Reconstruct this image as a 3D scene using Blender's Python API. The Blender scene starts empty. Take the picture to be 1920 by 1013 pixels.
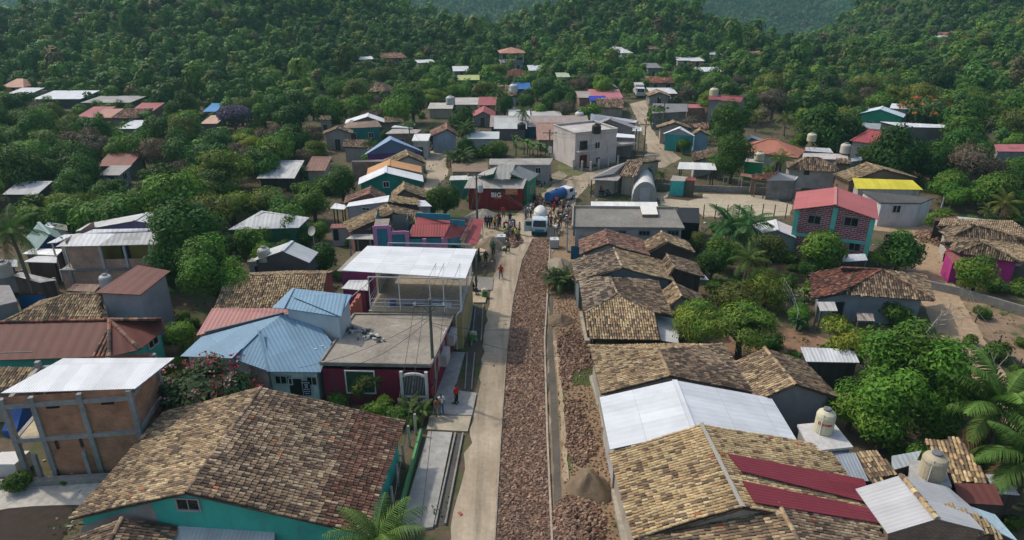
import bpy,math,random
import numpy as np
from mathutils import Vector
R=math.radians
random.seed(7);RNG=np.random.default_rng(7)
S=bpy.context.scene
COL=S.collection
# ------------------------------------------------------------------ camera, sky, sun, exposure
PITCH,FPX,CAMH=R(23.6),1280.0,30.0
cam=bpy.data.cameras.new('camera');camo=bpy.data.objects.new('camera',cam);COL.objects.link(camo)
camo.location=(0,0,CAMH);camo.rotation_euler=(R(90)-PITCH,0,0)
cam.sensor_fit='HORIZONTAL';cam.sensor_width=36;cam.lens=36*FPX/1920
cam.clip_start=0.5;cam.clip_end=6000
S.camera=camo
SUN_EL,SUN_AZ=R(50),R(-60)
W=bpy.data.worlds.new('World');S.world=W;W.use_nodes=True
wn=W.node_tree.nodes;wn.clear()
_o=wn.new('ShaderNodeOutputWorld');_b=wn.new('ShaderNodeBackground');_s=wn.new('ShaderNodeTexSky')
_s.sky_type='NISHITA';_s.sun_disc=False;_s.sun_elevation=SUN_EL;_s.sun_rotation=SUN_AZ
_s.air_density=1.2;_s.dust_density=3.0
_b.inputs['Strength'].default_value=0.15
W.node_tree.links.new(_s.outputs[0],_b.inputs[0]);W.node_tree.links.new(_b.outputs[0],_o.inputs[0])
sl=bpy.data.lights.new('sun','SUN');sl.energy=2.35;sl.angle=R(2.0);sl.color=(1.0,0.93,0.82)
so=bpy.data.objects.new('sun',sl);COL.objects.link(so)
so.rotation_euler=Vector((math.sin(SUN_AZ)*math.cos(SUN_EL),math.cos(SUN_AZ)*math.cos(SUN_EL),math.sin(SUN_EL))).to_track_quat('Z','Y').to_euler()
S.view_settings.view_transform='Standard';S.view_settings.look='None'
S.view_settings.exposure=0.24;S.view_settings.gamma=1.0
S.cycles.max_bounces=5;S.cycles.diffuse_bounces=2;S.cycles.glossy_bounces=2
S.cycles.transmission_bounces=2;S.cycles.transparent_max_bounces=4;S.cycles.volume_bounces=0
# ------------------------------------------------------------------ measuring from the photograph (1920 x 1013 pixels)
CP,SP=math.cos(PITCH),math.sin(PITCH)
def ray(px,py):
 dx,dy=(px-960)/FPX,-(py-506.5)/FPX
 return np.array([dx,CP+SP*dy,-SP+CP*dy])
def P(px,py,z=0.0):
 d=ray(px,py);return np.array([0,0,CAMH])+d*((z-CAMH)/d[2])
def bump(x,y,cx,cy,sx,sy,a):return a*np.exp(-((x-cx)/sx)**2-((y-cy)/sy)**2)
def hgt(x,y):
 x=np.asarray(x,float);y=np.asarray(y,float)
 h=bump(x,y,-130,372,78,95,61)+bump(x,y,50,335,50,42,24)+bump(x,y,305,410,88,100,94)+bump(x,y,-20,470,80,70,17)
 h=h+bump(x,y,195,235,45,55,11)+bump(x,y,-60,300,60,50,5)
 h=h-0.135*np.clip(y-270,0,560)
 far=np.clip(y-800-0.10*np.abs(x-120),0,None)
 h=h+far*0.32*(1+0.30*np.sin(x/120+1.0)+0.16*np.sin(x/47+y/90))
 h=h+np.clip((y-240)/120,0,1)*(6*np.sin(x/26+y/80+1.3)+3.5*np.sin(x/15-y/60))*np.clip(h/10,0,1)*(y<860)
 rough=np.clip((y-215)/80,0,1)
 h=h+rough*(1.3*np.sin(x/17+2)*np.sin(y/21)+0.8*np.sin(x/9-y/13))
 return h
def GP(px,py,up=0.0):
 """point of the pixel's ray that is `up` above the terrain"""
 d=ray(px,py);o=np.array([0,0,CAMH]);t0=20.0
 t=t0
 while t<2500:
  p=o+d*t
  if p[2]<=float(hgt(p[0],p[1]))+up:break
  t0=t;t *= 1.01
 for _ in range(24):
  m=(t0+t)/2;p=o+d*m
  if p[2]<=float(hgt(p[0],p[1]))+up:t=m
  else:t0=m
 return o+d*t
def PX(p):
 w=p[2]-CAMH;dep=p[1]*CP-w*SP;upv=p[1]*SP+w*CP
 return 960+FPX*p[0]/dep,506.5-FPX*upv/dep,dep
def ZAT(y,py):
 k=-(py-506.5)/FPX
 return CAMH+y*(k*CP-SP)/(CP+k*SP)
# ------------------------------------------------------------------ mesh builder
class MB:
 def __init__(s):s.v=[];s.n=0;s.f=[]
 def add(s,verts,faces,mat=0,col=(1,1,1),uv=None):
  verts=np.asarray(verts,float).reshape(-1,3);faces=np.asarray(faces,int)
  if faces.ndim==1:faces=faces[None]
  m=len(faces);col=np.asarray(col,float)
  if col.ndim==1:col=np.repeat(col[None],m,0)
  if uv is None:uv=np.zeros((len(verts),2))
  s.f.append((faces+s.n,np.full(m,mat),col,np.asarray(uv,float)[faces].reshape(-1,2)))
  s.v.append(verts);s.n+=len(verts)
 def poly(s,pts,mat=0,col=(1,1,1),uv=None):s.add(pts,[list(range(len(pts)))],mat,col,uv)
 def wall(s,p0,p1,z0,z1a,z1b=None,mat=0,col=(1,1,1)):
  z1b=z1a if z1b is None else z1b
  L=math.hypot(p1[0]-p0[0],p1[1]-p0[1])
  s.add([(p0[0],p0[1],z0),(p1[0],p1[1],z0),(p1[0],p1[1],z1b),(p0[0],p0[1],z1a)],[0,1,2,3],mat,col,
   [(0,z0),(L,z0),(L,z1b),(0,z1a)])
 def prism(s,pts,thick,mat=0,col=(1,1,1),uv=None,smat=None):
  """top polygon pts (3D) with sides and a bottom `thick` below"""
  pts=np.asarray(pts,float);n=len(pts)
  b=pts-np.array([0,0,thick])
  s.poly(pts,mat,col,uv);s.poly(b[::-1],mat if smat is None else smat,col)
  for i in range(n):
   j=(i+1)%n;L=np.linalg.norm(pts[i]-pts[j])
   s.add([pts[i],b[i],b[j],pts[j]],[0,1,2,3],mat if smat is None else smat,col,[(0,thick),(0,0),(L,0),(L,thick)])
 def box(s,c,size,mat=0,col=(1,1,1),rz=0.0,ax=None):
  """box centred at c; ax = optional 3x3 rows as axes"""
  h=np.array(size)/2.0
  A=np.array([[math.cos(rz),math.sin(rz),0],[-math.sin(rz),math.cos(rz),0],[0,0,1]])if ax is None else np.asarray(ax)
  q=np.array([[-1,-1,-1],[1,-1,-1],[1,1,-1],[-1,1,-1],[-1,-1,1],[1,-1,1],[1,1,1],[-1,1,1]])*h
  v=q@A+np.asarray(c,float)
  for f,(i,j)in(((0,3,2,1),(0,1)),((4,5,6,7),(0,1)),((0,1,5,4),(0,2)),((2,3,7,6),(0,2)),((1,2,6,5),(1,2)),((3,0,4,7),(1,2))):
   s.add(v[list(f)],[0,1,2,3],mat,col,q[list(f)][:,[i,j]])
 def beam(s,a,b,w,h,mat=0,col=(1,1,1)):
  a=np.asarray(a,float);b=np.asarray(b,float);d=b-a;L=np.linalg.norm(d);d /= max(L,1e-9)
  up=np.array([0,0,1.0])if abs(d[2])<0.95 else np.array([0,1.0,0])
  x=np.cross(d,up);x /= np.linalg.norm(x);y=np.cross(x,d)
  s.box((a+b)/2,(w,L,h),mat,col,ax=[x,d,y])
 def tube(s,path,rad,n=6,mat=0,col=(1,1,1),cap=True):
  path=np.asarray(path,float);k=len(path);rad=np.broadcast_to(rad,k)
  V=[]
  for i in range(k):
   d=path[min(i+1,k-1)]-path[max(i-1,0)];d /= max(np.linalg.norm(d),1e-9)
   r=np.array([1.0,0,0])if abs(d[0])<0.9 else np.array([0,1.0,0])
   x=np.cross(d,r);x /= np.linalg.norm(x);y=np.cross(d,x)
   a=np.arange(n)*2*math.pi/n
   V.append(path[i]+rad[i]*(np.cos(a)[:,None]*x+np.sin(a)[:,None]*y))
  V=np.concatenate(V);Fs=[(i*n+j,i*n+(j+1)%n,(i+1)*n+(j+1)%n,(i+1)*n+j)for i in range(k-1)for j in range(n)]
  s.add(V,Fs,mat,col)
  if cap:s.poly(V[-n:],mat,col);s.poly(V[:n][::-1],mat,col)
 def lathe(s,prof,c=(0,0,0),n=14,mat=0,col=(1,1,1),sx=1.0):
  prof=np.asarray(prof,float);a=np.arange(n)*2*math.pi/n;V=[]
  for r,z in prof:V.append(np.stack([c[0]+r*np.cos(a)*sx,c[1]+r*np.sin(a),np.full(n,c[2]+z)],1))
  V=np.concatenate(V);k=len(prof)
  s.add(V,[(i*n+j,i*n+(j+1)%n,(i+1)*n+(j+1)%n,(i+1)*n+j)for i in range(k-1)for j in range(n)],mat,col)
  s.poly(V[-n:],mat,col)
 def build(s,name,mats,parent=None,smooth=False,off=None):
  me=bpy.data.meshes.new(name)
  if off is None:off=np.array(parent['_off'])if parent is not None and '_off' in parent else np.zeros(3)
  V=np.concatenate(s.v)-off
  lens=np.concatenate([np.full(len(f),f.shape[1])for f,*_ in s.f]);loops=np.concatenate([f.ravel()for f,*_ in s.f])
  me.vertices.add(len(V));me.vertices.foreach_set('co',V.astype(np.float32).ravel())
  me.loops.add(len(loops));me.loops.foreach_set('vertex_index',loops.astype(np.int32))
  me.polygons.add(len(lens));st=np.concatenate([[0],np.cumsum(lens)[:-1]]).astype(np.int32)
  me.polygons.foreach_set('loop_start',st);me.polygons.foreach_set('loop_total',lens.astype(np.int32))
  me.polygons.foreach_set('material_index',np.concatenate([m for _,m,*_ in s.f]).astype(np.int32))
  me.polygons.foreach_set('use_smooth',np.full(len(lens),smooth))
  uvl=me.uv_layers.new(name='UVMap');uvl.data.foreach_set('uv',np.concatenate([u for*_,u in s.f]).astype(np.float32).ravel())
  at=me.attributes.new('Col','FLOAT_COLOR','FACE');c=np.concatenate([c for _,_,c,_ in s.f])
  at.data.foreach_set('color',np.concatenate([c,np.ones((len(c),1))],1).astype(np.float32).ravel())
  for m in(mats if isinstance(mats,(list,tuple))else[mats]):me.materials.append(M(m)if isinstance(m,str)else m)
  me.update(calc_edges=True);me.validate()
  o=bpy.data.objects.new(name,me);COL.objects.link(o)
  if parent is not None:
   o.parent=parent
   if '_off' in parent:o['_off']=list(off)
  return o
LANDMARKS=[] # (px, py, text) used to word the labels of trees
def tag(o,label,cat,group=None):
 o['label']=label;o['category']=cat
 if group:o['group']=group
 return o
def thing(name,label,cat,loc=(0,0,0),group=None,world=True,lm=None):
 o=bpy.data.objects.new(name,None);COL.objects.link(o);o.empty_display_size=0.3
 o.location=[float(a)for a in loc]
 if world:o['_off']=[float(a)for a in loc]
 tag(o,label,cat,group)
 if lm:q=PX(loc);LANDMARKS.append((q[0],q[1]-1500/max(q[2],1),lm))
 return o
def structure(o):o['kind']='structure';return o
def stuff(o):o['kind']='stuff';return o
def dup(root,loc,rz=0.0,label=None,sc=1.0,mats=None):
 r=root.copy();COL.objects.link(r);r.location=[float(a)for a in loc];r.rotation_euler=(0,0,rz)
 r.scale=(sc,sc,sc)if np.isscalar(sc)else sc
 if label:r['label']=label
 for ch in root.children:
  c=ch.copy();COL.objects.link(c);c.parent=r
  for g in ch.children:
   e=g.copy();COL.objects.link(e);e.parent=c
 return r
# ------------------------------------------------------------------ materials
MATS={}
class N:
 def __init__(s,name):
  s.m=bpy.data.materials.new(name);s.m.use_nodes=True;s.t=s.m.node_tree;s.t.nodes.clear()
  s.out=s.t.nodes.new('ShaderNodeOutputMaterial');s.b=s.t.nodes.new('ShaderNodeBsdfPrincipled')
  s.link(s.b.outputs[0],s.out.inputs[0]);s.b.inputs['Specular IOR Level'].default_value=0.25
 def link(s,a,b):s.t.links.new(a,b)
 def new(s,t,**k):
  n=s.t.nodes.new(t)
  for a,v in k.items():setattr(n,a,v)
  return n
 def put(s,sock,v):
  if hasattr(v,'is_linked'):s.link(v,sock)
  else:
   if isinstance(v,(tuple,list))and len(v)==3 and sock.type=='RGBA':v=(*v,1)
   sock.default_value=v
 def math(s,op,a,b=0.0,c=None):
  n=s.new('ShaderNodeMath',operation=op);s.put(n.inputs[0],a);s.put(n.inputs[1],b)
  if c is not None:s.put(n.inputs[2],c)
  return n.outputs[0]
 def coord(s,kind='Object'):
  if kind=='UV':return s.new('ShaderNodeUVMap').outputs[0]
  if kind=='World':return s.new('ShaderNodeNewGeometry').outputs['Position']
  return s.new('ShaderNodeTexCoord').outputs[kind]
 def noise(s,scale,co=None,detail=4,rough=0.6,stretch=None):
  co=co or s.coord('World')
  if stretch:
   mp=s.new('ShaderNodeMapping');mp.inputs['Scale'].default_value=stretch;s.link(co,mp.inputs[0]);co=mp.outputs[0]
  n=s.new('ShaderNodeTexNoise');n.inputs['Scale'].default_value=scale;n.inputs['Detail'].default_value=detail
  n.inputs['Roughness'].default_value=rough;s.link(co,n.inputs['Vector']);return n.outputs[0]
 def ramp(s,f,stops):
  n=s.new('ShaderNodeValToRGB');s.put(n.inputs[0],f);e=n.color_ramp.elements
  while len(e)<len(stops):e.new(0.5)
  for el,(p,c)in zip(e,stops):el.position=p;el.color=(*c,1)if len(c)==3 else c
  return n.outputs[0]
 def mix(s,f,a,b,mode='MIX'):
  n=s.new('ShaderNodeMix',data_type='RGBA',blend_type=mode);s.put(n.inputs[0],f);s.put(n.inputs[6],a);s.put(n.inputs[7],b);return n.outputs[2]
 def attr(s,name='Col'):return s.new('ShaderNodeAttribute',attribute_name=name).outputs[0]
 def bump(s,h,strength=0.4,dist=0.05):
  n=s.new('ShaderNodeBump');n.inputs['Strength'].default_value=strength;n.inputs['Distance'].default_value=dist
  s.put(n.inputs['Height'],h);s.link(n.outputs[0],s.b.inputs['Normal'])
 def done(s,col,rough=0.85,metal=0.0):
  s.put(s.b.inputs['Base Color'],col);s.put(s.b.inputs['Roughness'],rough);s.put(s.b.inputs['Metallic'],metal);return s.m
def M(key):
 """materials by short description: 'plaster:r,g,b', 'metal:r,g,b,pitch,rust', 'paint:r,g,b', 'brick', ..."""
 if key in MATS:return MATS[key]
 kind,_,arg=key.partition(':');a=[float(x)for x in arg.split(',')]if arg else[]
 m=MATS[key]=MAKE[kind](*a);return m
def _dk(c,k):return tuple(x*k for x in c)
def m_plaster(r,g,b):
 n=N('plaster');c=(r,g,b)
 big=n.noise(0.45,detail=5,rough=0.65);st=n.noise(1.6,detail=5,stretch=(1,1,0.25))
 col=n.ramp(big,[(0.3,_dk(c,0.78)),(0.5,c),(0.75,tuple(min(1,x*1.1+0.012)for x in c))])
 grime=n.math('MULTIPLY',n.math('SUBTRACT',st,0.52),3.2)
 cl=n.new('ShaderNodeClamp');n.link(grime,cl.inputs[0]);cl.inputs[2].default_value=0.55
 col=n.mix(cl.outputs[0],col,tuple(0.45*x+0.05 for x in c))
 n.bump(n.noise(6.0,detail=3),0.15,0.02)
 return n.done(col,0.9)
def m_paint(r,g,b,rough=0.6,metal=0.0):
 n=N('paint');c=(r,g,b)
 return n.done(n.ramp(n.noise(2.5,n.coord('Object')),[(0.3,_dk(c,0.85)),(0.7,c)]),rough,metal)
def m_metal(r,g,b,pitch=0.2,rust=0.1,rough=0.5):
 n=N('roof_metal');c=(r,g,b);uv=n.coord('UV')
 sp=n.new('ShaderNodeSeparateXYZ');n.link(uv,sp.inputs[0]);u,v=sp.outputs[0],sp.outputs[1]
 h=n.math('SINE',n.math('MULTIPLY',u,2*math.pi/pitch));n.bump(h,0.45,0.02)
 cell=n.new('ShaderNodeCombineXYZ');n.link(n.math('FLOOR',n.math('DIVIDE',u,0.9)),cell.inputs[0]);n.link(n.math('FLOOR',n.math('DIVIDE',v,2.9)),cell.inputs[1])
 wn_=n.new('ShaderNodeTexWhiteNoise',noise_dimensions='2D');n.link(cell.outputs[0],wn_.inputs['Vector'])
 k=n.math('MULTIPLY_ADD',wn_.outputs['Value'],0.16,0.92)
 cc=n.new('ShaderNodeCombineColor');[n.link(k,cc.inputs[i])for i in range(3)]
 col=n.mix(1.0,n.ramp(n.noise(0.7,detail=6),[(0.3,_dk(c,0.86)),(0.65,c)]),cc.outputs[0],'MULTIPLY')
 streak=n.noise(1.0,uv,6,0.7,stretch=(2.2,0.35,1))
 f=n.ramp(streak,[(0.62-0.3*rust,(0,0,0)),(0.80-0.25*rust,(min(1,0.25+rust),)*3)])
 col=n.mix(f,col,(0.16,0.085,0.05))
 seam=n.math('LESS_THAN',n.math('FRACT',n.math('DIVIDE',v,2.9)),0.012)
 col=n.mix(n.math('MULTIPLY',seam,0.45),col,_dk(c,0.4))
 n.b.inputs['Specular IOR Level'].default_value=0.22
 return n.done(col,rough+.1,0.0)
def m_tile():
 n=N('clay_tile');f=n.noise(7.0,detail=4)
 col=n.mix(1.0,n.attr(),n.ramp(f,[(0.28,(0.55,0.52,0.5)),(0.6,(1.05,1.03,1.0))]),'MULTIPLY')
 lich=n.ramp(n.noise(1.1,detail=6,rough=0.7),[(0.56,(0,0,0)),(0.72,(0.42,)*3)])
 col=n.mix(lich,col,(0.075,0.062,0.048));n.bump(n.noise(25.0,detail=2),0.3,0.01)
 return n.done(col,0.92)
def m_brick(r=0.30,g=0.16,b=0.10,mr=0.33,mg=0.30,mb=0.27,sc=1.0,off=0.5,mort=0.012):
 n=N('brick');t=n.new('ShaderNodeTexBrick');n.link(n.coord('UV'),t.inputs['Vector'])
 t.inputs['Scale'].default_value=sc;t.inputs['Brick Width'].default_value=0.29;t.inputs['Row Height'].default_value=0.10
 t.inputs['Mortar Size'].default_value=mort;t.inputs['Color1'].default_value=(r,g,b,1);t.inputs['Color2'].default_value=(r*1.4,g*1.25,b*1.1,1)
 t.inputs['Mortar'].default_value=(mr,mg,mb,1);t.offset=off
 col=n.mix(1.0,t.outputs[0],n.ramp(n.noise(0.9,detail=6),[(0.3,(0.62,0.6,0.58)),(0.65,(1.1,1.08,1.05))]),'MULTIPLY')
 n.bump(t.outputs['Fac'],-0.4,0.02)
 return n.done(col,0.95)
def m_concrete(r=0.30,g=0.28,b=0.25,patch=0.5):
 n=N('concrete');c=(r,g,b)
 a=n.noise(0.35,detail=8,rough=0.68);d=n.noise(3.0,detail=5)
 col=n.ramp(a,[(0.28,_dk(c,1-0.62*patch)),(0.45,_dk(c,0.85)),(0.58,c),(0.75,tuple(min(1,x*(1+0.45*patch))for x in c))])
 col=n.mix(1.0,col,n.ramp(d,[(0.3,(0.78,)*3),(0.7,(1.12,)*3)]),'MULTIPLY')
 n.bump(d,0.25,0.02);return n.done(col,0.92)
def m_block():
 n=N('concrete_block');t=n.new('ShaderNodeTexBrick');n.link(n.coord('UV'),t.inputs['Vector'])
 t.inputs['Scale'].default_value=1;t.inputs['Brick Width'].default_value=0.4;t.inputs['Row Height'].default_value=0.2;t.inputs['Mortar Size'].default_value=0.012
 t.inputs['Color1'].default_value=(0.21,0.20,0.185,1);t.inputs['Color2'].default_value=(0.26,0.245,0.225,1);t.inputs['Mortar'].default_value=(0.17,0.16,0.15,1)
 col=n.mix(1.0,t.outputs[0],n.ramp(n.noise(0.8,detail=6),[(0.3,(0.6,)*3),(0.7,(1.15,)*3)]),'MULTIPLY');return n.done(col,0.95)
def m_dirt(r,g,b,var=0.5,gr=0.0):
 n=N('dirt');c=(r,g,b)
 a=n.noise(0.16,detail=9,rough=0.7);d=n.noise(2.2,detail=6,rough=0.7)
 col=n.ramp(a,[(0.3,_dk(c,1-0.5*var)),(0.5,c),(0.72,tuple(min(1,x*(1+0.4*var))for x in c))])
 col=n.mix(1.0,col,n.ramp(d,[(0.25,(0.68,0.66,0.63)),(0.7,(1.14,1.13,1.1))]),'MULTIPLY')
 if gr>0:
  f=n.ramp(n.noise(0.28,detail=7,rough=0.7),[(0.62-0.25*gr,(0,0,0)),(0.72-0.25*gr,(0.9,)*3)])
  col=n.mix(f,col,n.ramp(n.noise(1.4,detail=5),[(0.3,(0.035,0.055,0.018)),(0.7,(0.085,0.105,0.035))]))
 if gr>.5: # the wooded hills carry undergrowth instead of bare soil
  sp=n.new('ShaderNodeSeparateXYZ');n.link(n.coord('World'),sp.inputs[0]);k=n.new('ShaderNodeMapRange');n.link(sp.outputs[1],k.inputs[0]);k.inputs[1].default_value=165;k.inputs[2].default_value=215
  col=n.mix(k.outputs[0],col,n.ramp(n.noise(0.25,detail=8,rough=0.75),[(0.3,(0.022,0.036,0.010)),(0.55,(0.045,0.07,0.018)),(0.8,(0.085,0.08,0.035))]))
 n.bump(d,0.6,0.06);return n.done(col,0.97)
def m_tracks(r,g,b):
 """packed earth with wheel tracks along Y"""
 n=N('dirt_street');c=(r,g,b);co=n.coord('World')
 a=n.noise(0.12,co,9,0.7);s_=n.noise(0.55,co,6,0.65,stretch=(1.6,0.12,1));d=n.noise(3.0,co,6,0.7)
 col=n.ramp(s_,[(0.3,_dk(c,0.52)),(0.5,c),(0.7,tuple(x*1.25 for x in c))])
 col=n.mix(1.0,col,n.ramp(a,[(0.3,(0.66,0.60,0.53)),(0.65,(1.1,1.08,1.05))]),'MULTIPLY')
 col=n.mix(1.0,col,n.ramp(d,[(0.25,(0.82,0.8,0.78)),(0.7,(1.1,1.1,1.08))]),'MULTIPLY')
 n.bump(d,0.4,0.05);return n.done(col,0.97)
def m_vc(rough=0.9,spec=0.2):
 n=N('tinted');n.b.inputs['Specular IOR Level'].default_value=spec
 return n.done(n.mix(1.0,n.attr(),n.ramp(n.noise(5.0),[(0.3,(0.8,)*3),(0.7,(1.08,)*3)]),'MULTIPLY'),rough)
def m_leaf():
 n=N('foliage');oi=n.new('ShaderNodeObjectInfo');col=n.mix(1.0,n.attr(),oi.outputs['Color'],'MULTIPLY')
 n.put(n.b.inputs['Base Color'],col);n.b.inputs['Roughness'].default_value=0.6;n.b.inputs['Specular IOR Level'].default_value=0.18
 tr=n.new('ShaderNodeBsdfTranslucent');n.link(n.mix(1.0,col,(1.0,1.15,0.5),'MULTIPLY'),tr.inputs[0])
 mx=n.new('ShaderNodeMixShader');mx.inputs[0].default_value=0.22;n.link(n.b.outputs[0],mx.inputs[1]);n.link(tr.outputs[0],mx.inputs[2]);n.link(mx.outputs[0],n.out.inputs[0])
 return n.m
def m_bark(r=0.11,g=0.085,b=0.065):
 n=N('bark');return n.done(n.ramp(n.noise(4.0,n.coord('Object'),6),[(0.3,(r*0.5,g*0.5,b*0.5)),(0.7,(r*1.3,g*1.3,b*1.3))]),0.95)
def m_glass():
 n=N('window_glass');n.b.inputs['Specular IOR Level'].default_value=0.5
 return n.done(n.ramp(n.noise(0.6),[(0.35,(0.006,0.007,0.008)),(0.7,(0.022,0.026,0.03))]),0.12)
def m_wood(r=0.13,g=0.09,b=0.06):
 n=N('timber');return n.done(n.ramp(n.noise(2.0,detail=6,stretch=(1.2,1.2,0.1)),[(0.3,(r*.5,g*.5,b*.5)),(0.7,(r*1.3,g*1.3,b*1.3))]),0.9)
MAKE=dict(plaster=m_plaster,paint=m_paint,metal=m_metal,tile=m_tile,brick=m_brick,concrete=m_concrete,block=m_block,dirt=m_dirt,tracks=m_tracks,
   vc=m_vc,leaf=m_leaf,bark=m_bark,glass=m_glass,wood=m_wood)
# ------------------------------------------------------------------ roofs
def snoise(x,y,seed,f=0.35):
 r=np.random.default_rng(seed);o=np.zeros_like(x)
 for i in range(6):
  k=f*1.6**i;a=r.uniform(0,6.28);o=o+np.sin((x*math.cos(a)+y*math.sin(a))*k+r.uniform(0,6.28))/1.25**i
 return o/2.2
PAL={ # weathered clay: light, mid, dark, share of dark
 'tan':((0.50,0.39,0.23),(0.29,0.205,0.125),(0.13,0.097,0.068),0.32),
 'gold':((0.56,0.44,0.25),(0.39,0.28,0.15),(0.17,0.12,0.08),0.20),
 'brown':((0.42,0.325,0.22),(0.24,0.17,0.112),(0.095,0.07,0.052),0.42),
 'grey':((0.48,0.40,0.285),(0.29,0.22,0.155),(0.10,0.082,0.066),0.40),
 'red':((0.36,0.17,0.11),(0.22,0.085,0.058),(0.085,0.05,0.042),0.40),
 'rose':((0.44,0.27,0.20),(0.28,0.15,0.11),(0.10,0.07,0.058),0.36)}
def plane_axes(poly):
 n=np.zeros(3)
 for i in range(len(poly)):n+=np.cross(poly[i],poly[(i+1)%len(poly)])
 n /= np.linalg.norm(n)
 if n[2]<0:n=-n
 d=np.array([0,0,-1.0]);d=d-n*d.dot(n)
 d=d/np.linalg.norm(d)if np.linalg.norm(d)>1e-3 else np.array([0,-1.0,0])
 return n,d,np.cross(n,d)
def inside(a,b,A,B):
 r=np.zeros(a.shape,bool);n=len(A);j=n-1
 for i in range(n):
  c=((B[i]>b)!=(B[j]>b))&(a<(A[j]-A[i])*(b-B[i])/(B[j]-B[i]+1e-12)+A[i]);r ^= c;j=i
 return r
def tile_cols(x,y,pal,seed,rng):
 L,Mi,D,sh=[np.array(q)for q in PAL[pal]]
 m=len(x);t=rng.random(m)+0.22*snoise(x,y,seed)
 c=np.where((t<sh)[:,None],D*rng.uniform(0.8,1.5,(m,1)),np.where((t<sh+0.42)[:,None],Mi*1.08,L*.92)*rng.uniform(0.78,1.15,(m,1)))*(1+.16*snoise(x,y,seed+1,.55))[:,None]
 odd=rng.random(m)<0.004;c[odd]=(0.42,0.16,0.075)
 return c
def tiled(mb,poly,pal='tan',seed=1,big=1.0,recol=None):
 poly=np.asarray(poly,float);n,d,u=plane_axes(poly);o=poly.mean(0)
 A,B=(poly-o)@u,(poly-o)@d;rng=np.random.default_rng(seed)
 pu,pv=0.205*big,0.34*big
 ga,gb=np.meshgrid(np.arange(A.min()+pu/2,A.max(),pu),np.arange(B.min()+pv*0.6,B.max()+pv*.3,pv));a,b=ga.ravel(),gb.ravel()
 k=inside(a,b-0.06,A,B);a,b=a[k],b[k];m=len(a)
 mb.prism(poly-n*0.015,0.10,0,(0.10,0.072,0.05))
 if not m:return
 wav=0.035*np.sin(a*0.7+seed)+0.03*np.sin(b*0.9+a*.4)
 a=a+rng.normal(0,0.012,m)*big+0.03*np.sin(b*0.8+seed);b=b+rng.normal(0,0.022,m)*big;rot=rng.normal(0,0.045,m)
 th=np.radians([180,140,90,40,0]);Lh=0.215*big;V=np.zeros((m,10,3))
 for e,(sg,r,lift)in enumerate(((-1,0.082*big,0.0),(1,0.096*big,0.038))):
  for q in range(5):
   ac=r*math.cos(th[q]);hh=(0.078*big)*math.sin(th[q])+lift+wav+0.03
   aa=a+ac-sg*Lh*rot;bb=b+sg*Lh+ac*rot
   V[:,e*5+q]=o+aa[:,None]*u+bb[:,None]*d+(hh if np.ndim(hh)else np.full(m,hh))[:,None]*n
 f=np.array([(q,q+1,5+q+1,5+q)for q in range(4)])
 F_=(np.arange(m)[:,None,None]*10+f[None]).reshape(-1,4)
 ctr=o+a[:,None]*u+b[:,None]*d
 c=tile_cols(ctr[:,0],ctr[:,1],pal,seed,rng)
 if recol:c=recol(ctr,c,rng)
 mb.add(V.reshape(-1,3),F_,0,np.repeat(c,4,0))
def ridge_tiles(mb,a,b,pal='brown',seed=3,r=0.13):
 a=np.asarray(a,float);b=np.asarray(b,float);L=np.linalg.norm(b-a);k=max(1,int(L/0.36));rng=np.random.default_rng(seed)
 d=(b-a)/L;x=np.cross(d,[0,0,1.0]);x /= np.linalg.norm(x);up=np.cross(x,d)
 cs=tile_cols(np.linspace(a[0],b[0],k),np.linspace(a[1],b[1],k),pal,seed,rng);th=np.radians([180,135,90,45,0])
 for i in range(k):
  c0,c1=a+d*(i*L/k-0.03),a+d*((i+1)*L/k+0.03);V=[]
  for c,rr in((c0,r*0.92),(c1,r*1.08)):
   j=rng.normal(0,0.012,2)
   for t in th:V.append(c+x*(rr*math.cos(t)+j[0])+up*(rr*math.sin(t)*0.95+0.03+j[1]))
  mb.add(V,[(q,q+1,6+q,5+q)for q in range(4)],0,cs[i])
def metal_plane(mb,poly,mat=0,thick=0.05,turn=False):
 poly=np.asarray(poly,float);n,d,u=plane_axes(poly);o=poly[0]
 uv=np.stack([(poly-o)@u,(poly-o)@d],1)
 if turn:uv=uv[:,::-1]
 mb.prism(poly,thick,mat,(1,1,1),uv)
# ------------------------------------------------------------------ houses
ROADS=[]
HOUSES=[] # footprints, to keep trees off them
def pts(l):return[P(*q)if len(q)==3 else P(q[0],q[1])for q in l]
def new_house(name,label,cat,lm,foot,base):
 c=np.mean([f[:2]for f in foot],0)
 root=thing(name,label,cat,(c[0],c[1],base),lm=lm)
 HOUSES.append([tuple(f[:2])for f in foot]);return root
WALLS={}
def put_walls(root,foot,base,tops,mat,part='wall',extra=None,sink=0.4):
 """foot: 2D corners in order; tops: z per corner (or list of edge tops); extra: more polygons"""
 mb=MB();n=len(foot);area=sum(foot[i][0]*foot[(i+1)%n][1]-foot[(i+1)%n][0]*foot[i][1]for i in range(n))
 w=WALLS.setdefault(root.name,[])
 for i in range(n):
  j=(i+1)%n;mb.wall(foot[i],foot[j],base-sink,tops[i],tops[j])
  w.append((np.array(foot[i][:2],float),np.array(foot[j][:2],float)))
 for e in extra or[]:
  e=np.asarray(e);L=np.hypot(e[:,0]-e[0,0],e[:,1]-e[0,1]);mb.poly(e,0,(1,1,1),np.stack([L,e[:,2]],1))
 return mb.build(part,mat,root)
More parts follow.
